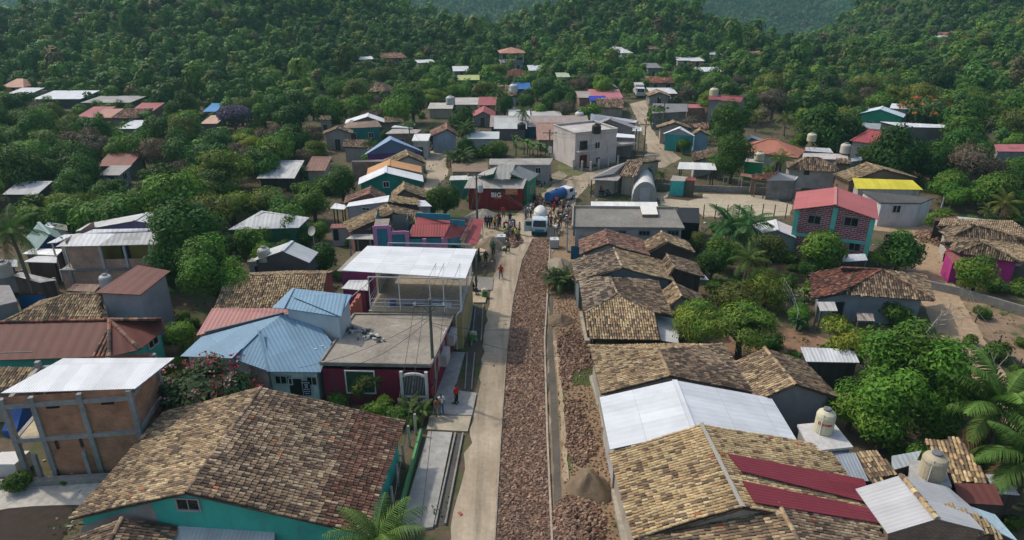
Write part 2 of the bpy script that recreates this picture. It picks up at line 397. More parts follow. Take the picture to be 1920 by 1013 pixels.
def facing(root,px,py):
 """wall of the house that the pixel's ray meets first: point, along, outward"""
 d=ray(px,py);o=np.array([0,0,CAMH]);best=None
 for p0,p1 in WALLS[root.name]:
  e=p1-p0;L=np.linalg.norm(e)
  if L<0.2:continue
  e=e/L;nn=np.array([e[1],-e[0]])
  if nn.dot(-p0)<0:nn=-nn
  den=d[:2].dot(nn)
  if abs(den)<1e-6:continue
  t=(p0-o[:2]).dot(nn)/den
  if t<=0:continue
  q=o+d*t;s_=(q[:2]-p0).dot(e)
  if-0.4<=s_<=L+0.4 and(best is None or t<best[0]):best=(t,q,e,nn)
 return best
def opening(root,px,py,w,h,kind='window',frame='paint:0.45,0.45,0.43',pane='glass',bars=1,px_units=True,out=0.0):
 g=facing(root,px,py)
 if g is None:print('NO WALL',root.name,px,py);return None
 t,q,e,nn=g;dep=PX(q)[2]
 if px_units:
  cosn=abs(ray(px,py)[:2].dot(nn))/np.linalg.norm(ray(px,py)[:2])
  w=w*dep/FPX/max(0.35,cosn);h=h*dep/FPX/max(0.5,CP)
 E3=np.array([e[0],e[1],0]);N3=np.array([nn[0],nn[1],0]);Z=np.array([0,0,1.0]);q=q+N3*out
 return put_opening(root,q,E3,N3,w,h,kind,frame,pane,bars)
def put_opening(root,q,E3,N3,w,h,kind,frame,pane,bars):
 Z=np.array([0,0,1.0]);ax=[E3,N3,Z]
 if kind=='door':
  mb=MB();mb.box(q+N3*0.02,(w,0.08,h),0,ax=ax);d=mb.build('door',pane if pane != 'glass' else 'wood:0.07,0.05,0.04',root)
  mb=MB();t=0.07
  mb.box(q+N3*0.035-E3*(w/2+t/2),(t,0.1,h+t),0,ax=ax);mb.box(q+N3*0.035+E3*(w/2+t/2),(t,0.1,h+t),0,ax=ax)
  mb.box(q+N3*0.035+Z*(h/2+t/2),(w,0.1,t),0,ax=ax);mb.build('frame',frame,d);return d
 mb=MB();t=min(0.09,w*0.1)
 mb.box(q-E3*(w/2)+N3*0.03,(t,0.1,h+t),0,ax=ax);mb.box(q+E3*(w/2)+N3*0.03,(t,0.1,h+t),0,ax=ax)
 mb.box(q-Z*(h/2)+N3*0.05,(w-t,0.14,t),0,ax=ax);mb.box(q+Z*(h/2)+N3*0.03,(w-t,0.1,t),0,ax=ax)
 for i in range(bars):mb.box(q+E3*(w*((i+1)/(bars+1)-0.5))+N3*0.025,(t*0.6,0.07,h-t),0,ax=ax)
 f=mb.build('window',frame,root)
 mb=MB();mb.box(q+N3*0.005,(w-t*.5,0.03,h-t*.5),0,ax=ax);mb.build('pane',pane,f);return f
def auto_open(root,base,seed,n=3,door='wood:0.07,0.05,0.04'):
 """a door and windows on the walls that face the street"""
 rng=random.Random(seed);walls=[]
 for p0,p1 in WALLS[root.name]:
  e=p1-p0;L=np.linalg.norm(e);e=e/max(L,1e-6);nn=np.array([e[1],-e[0]]);mid=(p0+p1)/2
  c=np.mean([p for w in WALLS[root.name]for p in w],0)
  if nn.dot(mid-c)<0:nn=-nn
  if nn.dot(-mid)>0.15*np.linalg.norm(mid)and L>2:walls.append((p0,e,nn,L))
 for i,(p0,e,nn,L)in enumerate(walls):
  k=max(1,int(L/3.0));k=min(k,n);pick=rng.randrange(k)if i==0 else-1
  for j in range(k):
   s_=L*(j+0.5)/k+rng.uniform(-0.2,0.2);q=np.array([*(p0+e*s_),0.0]);E3=np.array([*e,0]);N3=np.array([*nn,0])
   if j==pick:q[2]=base+1.0;put_opening(root,q,E3,N3,0.95,2.0,'door','paint:0.4,0.4,0.38',door,0)
   else:q[2]=base+1.5;put_opening(root,q,E3,N3,rng.uniform(0.9,1.3),1.0,'window','paint:0.4,0.4,0.38','glass',1)
def roof_of(root,planes,roof,seed=1,ridges=(),part='roof',thick=0.05,turn=False,big=1.0,recol=None):
 """planes: list of 3D polygons; roof: 'tile:tan' or a metal / concrete key"""
 mb=MB()
 if roof.startswith('tile:'):
  pals=roof[5:].split('/')
  for i,p in enumerate(planes):tiled(mb,p,pals[i%len(pals)],seed*13+i,big,recol)
  for i,(a,b)in enumerate(ridges):ridge_tiles(mb,a,b,pals[0],seed+i,0.13*big)
  return mb.build(part,'tile',root)
 for p in planes:metal_plane(mb,p,0,thick,turn)
 o=mb.build(part,roof,root)
 if ridges and roof.startswith('metal'):
  mb=MB()
  for a,b in ridges:mb.beam(np.asarray(a)+(0,0,.02),np.asarray(b)+(0,0,.02),0.34,0.05)
  mb.build('ridge_cap',roof,o)
 return o
def base_for(px,py,zr):
 b=0.0
 for _ in range(4):p=P(px,py,b+zr);b=float(hgt(p[0],p[1]))if p[1]>195 else 0.0
 return b
def G(name,label,lm,rf,rb,ef,zr=4.3,ze=2.9,k=1.0,ef2=None,roof='tile:tan',wall='plaster:0.4,0.37,0.33',hipf=False,hipb=False,ov=0.35,og=0.25,seed=None,auto=0,base=None,cat='house',big=None,turn=False,recol=None,gable=None):
 """gabled (or hipped) house: ridge ends rf, rb and one eave corner ef at rf's end, as photo pixels at heights zr, ze"""
 seed=seed or int(rf[0]*7+rf[1]);base=base_for(*rf,zr)if base is None else base
 a,b,c=P(*rf,base+zr),P(*rb,base+zr),P(*ef,base+ze);ax=b-a;L=np.linalg.norm(ax[:2]);ax=ax/L
 if big is None:big=1.0 if a[1]<95 else(1.35 if a[1]<150 else 2.0)
 nrm=np.array([-ax[1],ax[0],0]);e=c-a;w1=e.dot(nrm);hf=-e[:2].dot(ax[:2])if hipf else 0.0
 w2=-w1*k
 if ef2 is not None:w2=(P(*ef2,base+ze)-a).dot(nrm)
 if isinstance(hipb,tuple):hipb=max(0.3,float((P(*hipb,base+ze)-b).dot(ax)))
 hb=(hf if hipb is True and hipf else(abs(w1)*0.8 if hipb is True else hipb))if hipb else 0.0
 hf=max(hf,0.0)
 def corner(w,end):return(a-ax*hf if end==0 else b+ax*hb)+nrm*w+np.array([0,0,ze-zr])
 A1,B1,A2,B2=corner(w1,0),corner(w1,1),corner(w2,0),corner(w2,1)
 planes=[[a,b,B1,A1],[b,a,A2,B2]];ridges=[(a,b)]
 if hipf:planes.append([a,A1,A2]);ridges+=[(a,A1),(a,A2)]
 if hipb:planes.append([b,B2,B1]);ridges+=[(b,B1),(b,B2)]
 s1,s2=np.sign(w1),np.sign(w2);i0=ov if hipf else og;i1=ov if hipb else og
 F1=[corner(w1-s1*ov,0)+ax*i0,corner(w1-s1*ov,1)-ax*i1,corner(w2-s2*ov,1)-ax*i1,corner(w2-s2*ov,0)+ax*i0]
 root=new_house(name,label,cat,lm,F1,base)
 sl1,sl2=(zr-ze)/abs(w1),(zr-ze)/abs(w2);zt1,zt2=base+ze+sl1*ov-0.13,base+ze+sl2*ov-0.13
 tops=[zt1,zt1,zt2,zt2];ex=[]
 for hip,p,q,r,ii in((hipf,F1[0],F1[3],a,i0),(hipb,F1[1],F1[2],b,-i1)):
  if not hip:m_=r+ax*ii;ex.append([(p[0],p[1],zt1),(q[0],q[1],zt2),(m_[0],m_[1],base+zr-0.13)])
 put_walls(root,F1,base,tops,wall,extra=ex if gable is None else None)
 if gable is not None:
  mb=MB()
  for e_ in ex:e_=np.asarray(e_);mb.poly(e_,0,(1,1,1),np.stack([np.hypot(e_[:,0]-e_[0,0],e_[:,1]-e_[0,1]),e_[:,2]],1))
  mb.build('gable',gable,root)
 roof_of(root,planes,roof,seed,ridges,big=big,turn=turn,recol=recol)
 if auto:auto_open(root,base,seed,auto)
 root['_base']=base
 return root
def SH(name,label,lm,q,roof='metal:0.6,0.61,0.62,0.2,0.05',wall='plaster:0.4,0.37,0.33',inset=0.3,thick=0.06,base=None,auto=0,cat='house',posts=None,open_=False,turn=False,big=1.0,seed=5,wpart='wall'):
 """single-pitch or flat roofed building from the four roof corners (px, py, z)"""
 base=(base_for(q[0][0],q[0][1],q[0][2]))if base is None else base
 p=[P(a,b,base+z)for a,b,z in q];c=np.mean(p,0)
 foot=[]
 for v in p:d=(c-v);d[2]=0;foot.append(v+d/np.linalg.norm(d)*inset*1.4)
 root=new_house(name,label,cat,lm,foot,base);root['_base']=base
 if not open_:put_walls(root,foot,base,[v[2]-thick-0.02 for v in p],wall,part=wpart)
 else:
  for v,f in zip(p,foot):
   mb=MB();mb.box((f[0],f[1],(base-.2+v[2]-thick)/2),(0.13,0.13,v[2]-thick-base+.2));mb.build('post',wall,root)
 roof_of(root,[p],roof,seed,thick=thick,turn=turn,big=big)
 if auto:auto_open(root,base,seed+int(q[0][0]),auto)
 return root
def sheet(name,px,z,mat,jit=0.12,step=0.9,kind='structure',terrain=False,thick=0.0):
 """ground sheet from a pixel outline"""
 q=[P(a,b,0)[:2]for a,b in px]if not terrain else[GP(a,b)[:2]for a,b in px]
 out=[];rng=random.Random(len(px)*31+int(px[0][0]))
 for i in range(len(q)):
  a,b=q[i],q[(i+1)%len(q)];k=max(1,int(np.linalg.norm(b-a)/step))
  for j in range(k):
   w=a+(b-a)*j/k;out.append((w[0]+(rng.gauss(0,jit)if j else 0),w[1]+(rng.gauss(0,jit)if j else 0),z+(float(hgt(w[0],w[1]))if terrain else 0)))
 mb=MB()
 if thick:mb.prism(out,thick)
 else:mb.poly(out)
 if name in('street','side_street','lane','sand_lot','walkway','earth_verge','concrete_yard','yard_path'):ROADS.append((px,[(w[0],w[1])for w in q]))
 o=mb.build(name,mat)
 if kind:o['kind']=kind
 return o
def PL(name,label,lm,polys,roof,foot,wall='plaster:0.4,0.37,0.33',base=None,seed=3,ridges=(),auto=0,cat='house',inset=0.3,thick=0.05,big=None,gables=(),recol=None,turn=False):
 """free roof: polygons of (px, py, z); foot: wall corners as (px, py, z of the wall top) under the eaves"""
 q0=polys[0][0];base=base_for(*q0)if base is None else base
 p3=lambda q:P(q[0],q[1],base+q[2])
 pl=[flatten([p3(q)for q in p],p)for p in polys];f3=[p3(q)for q in foot];c=np.mean(f3,0);ft=[]
 for v in f3:d=c-v;d[2]=0;ft.append(v+d/np.linalg.norm(d)*inset)
 if big is None:big=1.0 if pl[0][0][1]<95 else(1.35 if pl[0][0][1]<150 else 2.0)
 root=new_house(name,label,cat,lm,ft,base);root['_base']=base
 put_walls(root,ft,base,[v[2]-0.12 for v in ft],wall,extra=[[p3(q)for q in g]for g in gables])
 roof_of(root,pl,roof,seed,[(p3(a),p3(b))for a,b in ridges],big=big,thick=thick,recol=recol,turn=turn)
 if auto:auto_open(root,base,seed,auto)
 return root
def flatten(v,px):
 """move the corners of a roof plane along their sight lines until they share one plane"""
 if len(v)<4:return v
 v=np.array(v);c=v.mean(0);n=np.linalg.svd(v-c)[2][2];o=np.array([0,0,CAMH])
 return[o+ray(a,b)*((c-o).dot(n)/ray(a,b).dot(n))for a,b,_ in px]
def on_roof(q,plane,lift=0.1):
 a,b,c=[np.asarray(v)for v in plane[:3]];n=np.cross(b-a,c-a);n /= np.linalg.norm(n);n=n if n[2]>0 else-n
 d=ray(*q);o=np.array([0,0,CAMH]);return o+d*((a-o).dot(n)/d.dot(n))+n*lift
# ------------------------------------------------------------------ ground, street and lanes
def ground():
 mb=MB()
 xs=np.concatenate([np.arange(-1200,-260,20),np.arange(-260,300,5),np.arange(300,1201,20)]);ys=np.concatenate([np.arange(-40,200,8),np.arange(200,520,5),np.arange(520,1401,20)])
 X,Y=np.meshgrid(xs,ys);Z=hgt(X,Y);V=np.stack([X.ravel(),Y.ravel(),Z.ravel()],1);w=len(xs)
 i,j=np.meshgrid(np.arange(len(ys)-1),np.arange(w-1),indexing='ij');a=(i*w+j).ravel()
 mb.add(V,np.stack([a,a+1,a+w+1,a+w],1))
 structure(mb.build('ground','dirt:0.115,0.088,0.058,0.7,0.55',smooth=True))
ground()
MATS['dirt_yard']=m_dirt(0.24,0.185,0.125,0.5,0.25)
sheet('street',[(838,1060),(850,960),(872,880),(893,760),(905,650),(918,560),(930,490),(925,465),(945,430),(985,392),(1035,347),(1085,326),(1135,316),(1165,307),(1195,299),(1213,288),(1214,275),(1200,235),(1185,205),(1178,188),(1181,170),(1208,170),(1213,190),(1216,210),(1221,240),(1236,262),(1262,285),(1277,298),(1250,312),(1200,326),(1155,336),(1122,340),(1102,350),(1082,372),(1076,400),(1062,425),(1040,447),(1033,490),(1028,560),(1024,640),(1030,820),(1036,1060)],0.012,'tracks:0.39,0.335,0.258')
sheet('side_street',[(792,362),(800,332),(797,284),(836,281),(839,328),(818,352)],0.014,'dirt:0.40,0.33,0.25,0.5')
sheet('lane',[(1662,512),(1695,520),(1738,588),(1765,640),(1800,690),(1840,740),(1905,820),(1960,830),(1920,770),(1885,700),(1832,610),(1800,560),(1775,500),(1762,470),(1752,440),(1766,420),(1690,411),(1620,413),(1640,432),(1712,440),(1716,462),(1690,490)],0.012,'dirt:0.36,0.265,0.175,0.5,0.05')
sheet('sand_lot',[(1228,361),(1490,369),(1482,404),(1400,408),(1318,407),(1300,392),(1262,388),(1240,384)],0.012,'dirt:0.42,0.36,0.27,0.4')
sheet('yard_path',[(1090,300),(1075,325),(1030,350),(1000,352),(1025,335),(1050,318),(1060,306)],0.008,'dirt:0.28,0.235,0.165,0.5,0.35')
sheet('earth_patch',[(1330,640),(1420,610),(1500,615),(1560,640),(1480,672),(1350,668)],0.010,'dirt:0.27,0.165,0.105,0.4,0.12')
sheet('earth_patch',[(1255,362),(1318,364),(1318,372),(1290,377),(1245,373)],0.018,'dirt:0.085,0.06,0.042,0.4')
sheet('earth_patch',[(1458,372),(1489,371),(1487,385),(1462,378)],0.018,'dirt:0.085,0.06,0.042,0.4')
sheet('earth_patch',[(1755,560),(1850,570),(1960,610),(1960,700),(1880,660),(1810,600)],0.009,'dirt:0.26,0.18,0.12,0.5,0.4')
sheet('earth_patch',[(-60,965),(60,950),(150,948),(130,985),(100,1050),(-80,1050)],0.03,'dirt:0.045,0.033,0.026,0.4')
structure(sheet('concrete_yard',[(-120,915),(40,898),(200,893),(190,930),(110,1000),(-150,1080)],0.012,'concrete:0.46,0.43,0.38,0.8',jit=0.02))
sheet('earth_verge',[(1062,425),(1076,420),(1078,470),(1070,500),(1085,580),(1108,660),(1150,860),(1195,1060),(1040,1060),(1036,900),(1030,760),(1027,640),(1032,520),(1040,460)],0.008,'dirt:0.25,0.175,0.11,0.6,0.3')
sheet('earth_verge',[(905,445),(880,470),(900,480),(930,470),(985,395),(1000,380),(975,380),(905,392),(890,420)],0.009,'dirt:0.36,0.295,0.215,0.5,0.15')
sheet('grass',[(1064,705),(1090,690),(1118,672),(1122,700),(1118,725),(1092,722),(1075,725)],0.02,'dirt:0.06,0.10,0.025,0.8',kind='stuff')
sheet('grass',[(1045,738),(1057,735),(1066,800),(1055,803)],0.02,'dirt:0.09,0.115,0.04,0.8,0.3',kind='stuff')
sheet('grass',[(1056,848),(1078,843),(1074,886),(1060,882)],0.02,'dirt:0.09,0.115,0.04,0.8,0.3',kind='stuff')
sheet('grass',[(888,384),(925,380),(985,362),(992,378),(965,405),(940,404),(905,396)],0.016,'dirt:0.10,0.115,0.045,0.8,0.3',kind='stuff')
sheet('grass',[(1050,306),(1092,318),(1102,322),(1085,330),(1068,330),(1040,316)],0.015,'dirt:0.13,0.135,0.06,0.6,0.3',kind='stuff')
sheet('field',[(1560,190),(1600,183),(1680,178),(1720,186),(1700,196),(1620,200),(1570,200)],0.10,'dirt:0.07,0.13,0.03,0.5',kind='stuff',terrain=True)
# concrete walks beside the street
def slab(name,px,h,mat='concrete:0.36,0.345,0.315,0.35'):return structure(sheet(name,px,h,mat,jit=0,thick=h+0.1))
slab('walkway',[(803,812),(848,814),(812,992),(748,1000)],0.16)
slab('walkway',[(832,662),(872,664),(852,735),(894,740),(885,782),(818,780),(812,700)],0.17)
slab('walkway',[(806,782),(884,783),(877,812),(800,808)],0.15,'concrete:0.42,0.36,0.26,0.4')
slab('walkway',[(860,578),(888,572),(880,620),(866,650),(850,648)],0.16)
slab('walkway',[(868,550),(914,552),(910,570),(868,570)],0.17,'concrete:0.45,0.36,0.24,0.3')
slab('walkway',[(888,520),(926,522),(923,545),(884,546)],0.10,'concrete:0.24,0.225,0.2,0.4')  # concrete of this walk darkened to paint in the canopy's shade
slab('walkway',[(900,463),(936,462),(934,473),(900,474)],0.14,'concrete:0.55,0.46,0.34,0.3')
for q in([(854,814),(868,815),(835,985),(816,988)],[(876,664),(890,664),(884,733),(872,732)],[(892,574),(906,574),(902,640),(884,650)]):
 structure(sheet('gutter',q,0.02,'concrete:0.09,0.085,0.075,0.5',jit=0))
 for a,b in((q[0],q[3]),(q[1],q[2])):
  mb=MB();mb.beam(P(*a)+(0,0,.07),P(*b)+(0,0,.07),0.10,0.22);structure(mb.build('kerb','concrete:0.28,0.26,0.23,0.5'))
mb=MB()
for a,b in(((1032,448),(1026,560)),((1026,560),(1021,640)),((1021,640),(1026,820)),((1026,820),(1036,1040))):mb.beam(P(*a)+(0,0,.05),P(*b)+(0,0,.05),0.13,0.2)
structure(mb.build('kerb','concrete:0.40,0.335,0.26,0.4'))
mb=MB()
for a,b in(((999,448),(978,490)),((978,490),(962,560)),((962,560),(950,660)),((950,660),(939,820)),((939,820),(926,1040))):mb.beam(P(*a)+(0,0,.05),P(*b)+(0,0,.05),0.08,0.16)
structure(mb.build('kerb','concrete:0.34,0.29,0.23,0.4'))
structure(sheet('gutter',[(1034,520),(1040,520),(1036,620),(1048,800),(1057,1040),(1043,1040),(1034,800),(1027,640)],0.016,'concrete:0.12,0.105,0.085,0.5',jit=.03))
structure(sheet('earth_ridge',[(1039,640),(1046,720),(1052,800),(1058,905),(1067,905),(1060,800),(1053,720),(1045,640)],0.10,'dirt:0.36,0.285,0.19,0.5',jit=.07,step=.5,thick=.2))
mb=MB()
for a,b,w in(((1093,590),(1104,645),0.7),((1112,712),(1128,765),0.6),((1128,765),(1136,808),0.5),((1156,925),(1180,1040),0.7)):mb.beam(P(*a)+(0,0,.15),P(*b)+(0,0,.15),w,0.4)
structure(mb.build('kerb','concrete:0.38,0.345,0.28,0.5'))
# stones of the half laid street and the loose stones beside it
def stones(poly,n,r,hmax,seed,flat=0.55,z0=0.0,pile=None):
 rng=np.random.default_rng(seed);A=np.array([p[0]for p in poly]);B=np.array([p[1]for p in poly]);mb=MB()
 out_x,out_y=[],[]
 if pile is None: # near-regular scatter
  area=0.5*abs(np.dot(A,np.roll(B,1))-np.dot(B,np.roll(A,1)));s=math.sqrt(area/n)
  gx,gy=np.meshgrid(np.arange(A.min(),A.max(),s),np.arange(B.min(),B.max(),s));x=gx.ravel()+rng.uniform(-.4,.4,gx.size)*s;y=gy.ravel()+rng.uniform(-.4,.4,gx.size)*s
  k=inside(x,y,A,B);x,y=x[k],y[k];z=np.full(len(x),z0)
 else:
  cx,cy,rx,ry,hh=pile;t=np.sqrt(rng.random(n));a=rng.uniform(0,6.28,n);x=cx+rx*t*np.cos(a);y=cy+ry*t*np.sin(a);z=z0+hh*(1-t**1.5)
 m=len(x);k=7;ang=np.arange(k)*2*math.pi/k
 rad=r*rng.uniform(0.6,1.3,(m,1))*rng.uniform(0.7,1.25,(m,k));rot=rng.uniform(0,6.28,(m,1));el=rng.uniform(0.65,1.0,(m,1))
 cx_,sy_=np.cos(ang+rot)*rad,np.sin(ang+rot)*rad*el
 h=hmax*rng.uniform(0.55,1.15,(m,1));tx,ty=rng.normal(0,0.22,(m,1)),rng.normal(0,0.22,(m,1));V=np.zeros((m,2*k,3))
 V[:,:k,0]=x[:,None]+cx_;V[:,:k,1]=y[:,None]+sy_;V[:,:k,2]=z[:,None]-0.05
 V[:,k:,0]=x[:,None]+cx_*flat;V[:,k:,1]=y[:,None]+sy_*flat;V[:,k:,2]=z[:,None]+h+tx*cx_+ty*sy_+rng.normal(0,0.012,(m,k))
 side=np.array([(i,(i+1)%k,k+(i+1)%k,k+i)for i in range(k)]);top=np.arange(k,2*k)
 base=np.arange(m)*2*k
 pal=np.array([(0.25,0.165,0.122),(0.20,0.125,0.093),(0.31,0.22,0.165),(0.16,0.105,0.082),(0.24,0.18,0.145),(0.36,0.27,0.195)])
 c=pal[rng.choice(6,m,p=[.28,.22,.16,.14,.13,.07])]*rng.uniform(0.8,1.2,(m,1))*(1.03,.965,.885)
 if pile is None:c=c*(1+0.16*snoise(x,y,seed,0.3))[:,None]
 mb.add(V.reshape(-1,3),(base[:,None,None]+side).reshape(-1,4),0,np.repeat(c,k,0));nv=mb.n-m*2*k
 mb.f.append((base[:,None]+top[None],np.zeros(m,int),c,np.zeros((m*k,2))))
 return mb
lane=[P(*q)[:2]for q in[(930,1040),(941,820),(952,660),(964,560),(980,490),(1000,448),(1031,448),(1024,560),(1019,640),(1024,820),(1034,1040)]]
mb=MB();mb.poly([(a,b,0.02)for a,b in lane]);structure(mb.build('road_bed','dirt:0.09,0.065,0.05,0.5'))
structure(stones(lane,6400,0.165,0.08,11).build('cobbled_road','vc'))
for q,n,sd in(([(1044,640),(1075,612),(1098,640),(1112,690),(1075,700),(1060,735),(1050,715)],560,3),([(1058,752),(1085,750),(1105,800),(1122,850),(1085,880),(1062,850)],330,4)):
 stuff(stones([P(*a)[:2]for a in q],n,0.17,0.16,sd,z0=0.03).build('rubble','vc'))
verge=[P(*a)[:2]for a in[(1040,520),(1075,500),(1100,640),(1140,830),(1175,1040),(1060,1040),(1050,800),(1040,640)]]
stuff(stones(verge,1300,0.11,0.08,5,z0=0.02).build('rubble','vc'))
b_=P(1085,985);stuff(stones(None or[(0,0)],620,0.17,0.15,8,z0=0.03,pile=(b_[0],b_[1],1.55,2.6,0.5)).build('rubble','vc'))
b_=P(1757,449);stuff(stones([(0,0)],150,0.26,0.2,9,z0=0.05,pile=(b_[0],b_[1],2.6,2.6,0.7)).build('rubble','vc'))
b_=P(1066,402);stuff(stones([(0,0)],170,0.2,0.16,10,z0=0.05,pile=(b_[0],b_[1],1.6,3.4,0.7)).build('rubble','vc'))
b_=P(958,452);stuff(stones([(0,0)],120,0.2,0.16,12,z0=0.05,pile=(b_[0],b_[1],1.4,2.4,0.5)).build('rubble','vc'))
# ------------------------------------------------------------------ houses at the near end of the street, west side
def redpatch(c,col,rng): # newer red tiles laid over the lower end of the eastern slope
 q=np.array([PX(p)[0]for p in c]);r=np.array([PX(p)[1]for p in c])
 k=(q+0.33*(r-800)>655+rng.normal(0,14,len(q)))&(q>560)&(rng.random(len(q))<.8);col=col.copy();f=rng.uniform(0.6,1.1,(len(q),1))
 col[k]=(np.array((0.22,0.115,0.082))*f)[k]*np.where(rng.random((k.sum(),1))<.35,0.5,1.0);return col
h=G('tile_house','big clay tile gable house with turquoise end wall, beside the concrete yard','the big turquoise-ended tile house',(348,925),(490,728),(683,1010),5.2,3.0,ef2=(118,988),roof='tile:brown/tan',wall='plaster:0.06,0.40,0.32',ov=0.5,seed=21,recol=redpatch)
opening(h,353,945,36,25,'window','paint:0.35,0.35,0.33',bars=1)
mb=MB();e_=P(118,988,3.0);f_=P(690,1015,3.0);mb.beam(P(741,797,2.95),P(690,1006,2.95),0.10,0.16);mb.build('gutter','paint:0.55,0.55,0.53',h)
aw=[P(332,976,2.75),P(517,974,2.75),P(512,1050,2.2),P(315,1055,2.2)];mb=MB();metal_plane(mb,aw);mb.build('awning','metal:0.42,0.44,0.44,0.22,0.15',h)
g=facing(h,215,985)
if g: # bare grey render on the end wall
 t,q,e,nn=g;mb=MB();E3,N3=np.array([*e,0]),np.array([*nn,0])
 ptsq=[(153,989),(185,975),(230,960),(282,943),(292,962),(300,985),(318,1013),(290,1030),(150,1030)]
 w3=[]
 for a in ptsq:
  d=ray(*a);o=np.array([0,0,CAMH]);w3.append(o+d*((q-o).dot(N3)/d.dot(N3))+N3*0.012)
 mb.poly(w3);mb.build('render_patch','plaster:0.31,0.285,0.26',h)
G('tile_house','low mossy tile roof in front of the turquoise gable wall','the low mossy tile roof',(196,1040),(228,974),(325,1003),3.5,2.6,roof='tile:brown',wall='plaster:0.3,0.25,0.22',seed=22)
# two storey brick shell with a frame of raw concrete and a white sheet roof
def brick_shell():
 A=P(55,897);B=P(188,886);ax=B-A;ax /= np.linalg.norm(ax);Lx=7.35;nrm=np.array([-ax[1],ax[0],0]);Dp=4.4
 H1,H2,H3=3.0,5.55,6.15;pos=[0.0,1.68,4.45,Lx]
 at=lambda s,d,z:A+ax*s+nrm*d+np.array([0,0,z])
 foot=[at(0,0,0)[:2],at(Lx,0,0)[:2],at(Lx,Dp,0)[:2],at(0,Dp,0)[:2]]
 r=new_house('brick_building','unfinished two storey brick building with raw concrete frame under a white sheet roof','building','the unfinished brick building',foot,0.0)
 WALLS[r.name]=[(np.array(foot[0]),np.array(foot[1])),(np.array(foot[1]),np.array(foot[2]))]
 for d in(0,Dp):
  for i,s_ in enumerate(pos):
   mb=MB();mb.box(at(s_,d,H3/2-.1),(0.30,0.30,H3+.1),ax=[ax,nrm,(0,0,1)]);mb.build('column','concrete:0.30,0.295,0.28,0.4',r)
 for z in(H1,H2):
  for a,b in(((0,0),(Lx,0)),((Lx,0),(Lx,Dp)),((0,0),(0,Dp)),((0,Dp),(Lx,Dp))):
   mb=MB();mb.beam(at(*a,z),at(*b,z),0.26,0.30);mb.build('beam','concrete:0.33,0.32,0.30,0.4',r)
 mb=MB();mb.box(at(Lx/2,Dp/2,H1),(Lx-.3,Dp-.3,0.2),ax=[ax,nrm,(0,0,1)]);mb.build('floor_slab','concrete:0.52,0.44,0.30,0.4',r)
 mb=MB()
 for lo,hi in((-.2,H1-.15),(H1+.15,H2-.15),(H2+.15,H3+.06)):
  for i in(1,2):mb.wall(at(pos[i]+.15,0,0),at(pos[i+1]-.15,0,0),lo,hi)
  mb.wall(at(Lx,.15,0),at(Lx,Dp-.15,0),lo,hi);mb.wall(at(pos[1],Dp,0),at(Lx,Dp,0),lo,hi)
  mb.wall(at(pos[1],.15,0),at(pos[1],Dp-.15,0),lo,hi)
 mb.wall(at(.15,0,0),at(pos[1]-.15,0,0),H2+.15,H3+.06)
 mb.build('wall','brick:0.36,0.175,0.105,0.38,0.27,0.20,1,0.5,0.01',r)
 for s_ in(2.75,5.95):
  mb=MB();mb.box(at(s_,-0.01,H2-.3),(0.75,0.06,0.16),ax=[ax,nrm,(0,0,1)]);mb.build('vent','paint:0.01,0.01,0.01',r)
 for s_ in(2.3,3.75):
  mb=MB();mb.box(at(s_,-0.06,H1-.55),(0.12,0.12,0.6),ax=[ax,nrm,(0,0,1)]);mb.build('bracket','wood:0.05,0.045,0.04',r)
 mb=MB();mb.box(at(3.95,-0.4,0.95),(0.22,0.22,2.3),ax=[ax,nrm,(0,0,1)]);tag(mb.build('post','concrete:0.30,0.29,0.27,0.4'),'short concrete post standing against the lower brick wall','post')
 roof=[P(1,737,6.2),P(253,729,6.2),P(327,671,6.5),P(118,672,6.5)]
 mb=MB();metal_plane(mb,roof);mb.build('roof','metal:0.66,0.67,0.68,0.17,0.07',r)
 mb=MB();mb.beam(at(-2.5,-0.5,0.12),at(6.6,-0.9,0.12),0.5,0.5);structure(mb.build('kerb','concrete:0.27,0.255,0.23,0.5'))
 mb=MB();mb.box(at(0.95,-0.35,1.0),(0.26,0.26,2.1),ax=[ax,nrm,(0,0,1)]);tag(mb.build('post','concrete:0.30,0.29,0.27,0.4'),'concrete post under the open bay of the brick building','post')
 # behind the open bay: cloths on a line and a blue tarpaulin, wrapped pallet at the side
 t=thing('clothesline','line of red, white and yellow laundry seen through the open brick bay','laundry',at(0.3,Dp+1.2,0))
 a,b=at(-.9,Dp+2.2,3.2),at(1.9,Dp+1.6,4.2);mb=MB();mb.tube([a,(a+b)/2-(0,0,.12),b],0.012,4);mb.build('line','paint:0.5,0.5,0.5',t)
 for i,c in enumerate([(0.5,0.05,0.06),(0.6,0.58,0.55),(0.4,0.08,0.1),(0.55,0.42,0.06),(0.5,0.4,0.1),(0.5,0.1,0.08)]):
  p=a+(b-a)*(0.1+i*0.15);q=p+(b-a)*0.12;dz=np.array([0,0,-0.85]);mb=MB();n_=nrm*0.03
  mb.add([p,q,q+dz,p+dz,p+n_,q+n_,q+dz+n_*2,p+dz+n_*2],[(0,3,2,1),(4,5,6,7),(0,1,5,4),(3,7,6,2),(0,4,7,3),(1,2,6,5)]);mb.build('cloth','paint:%g,%g,%g,0.9'%c,t)
 for q in(a,b):mb=MB();mb.beam((q[0],q[1],0),q,.07,.07);mb.build('pole','wood',t)
 p=P(28,800,0.5);mb=MB();mb.add([p+(-.6,-.5,0),p+(.6,-.7,0.1),p+(.75,.8,1.9),p+(-.3,1,1.6),p+(-.6,-.5,-.5),p+(.6,-.7,-.5),p+(.75,.8,-.5),p+(-.3,1,-.5)],[(0,1,2,3),(0,4,5,1),(1,5,6,2),(2,6,7,3),(3,7,4,0)])
 tag(mb.build('tarpaulin','paint:0.03,0.09,0.30,0.5'),'blue tarpaulin draped behind the open bay of the brick building','tarpaulin')
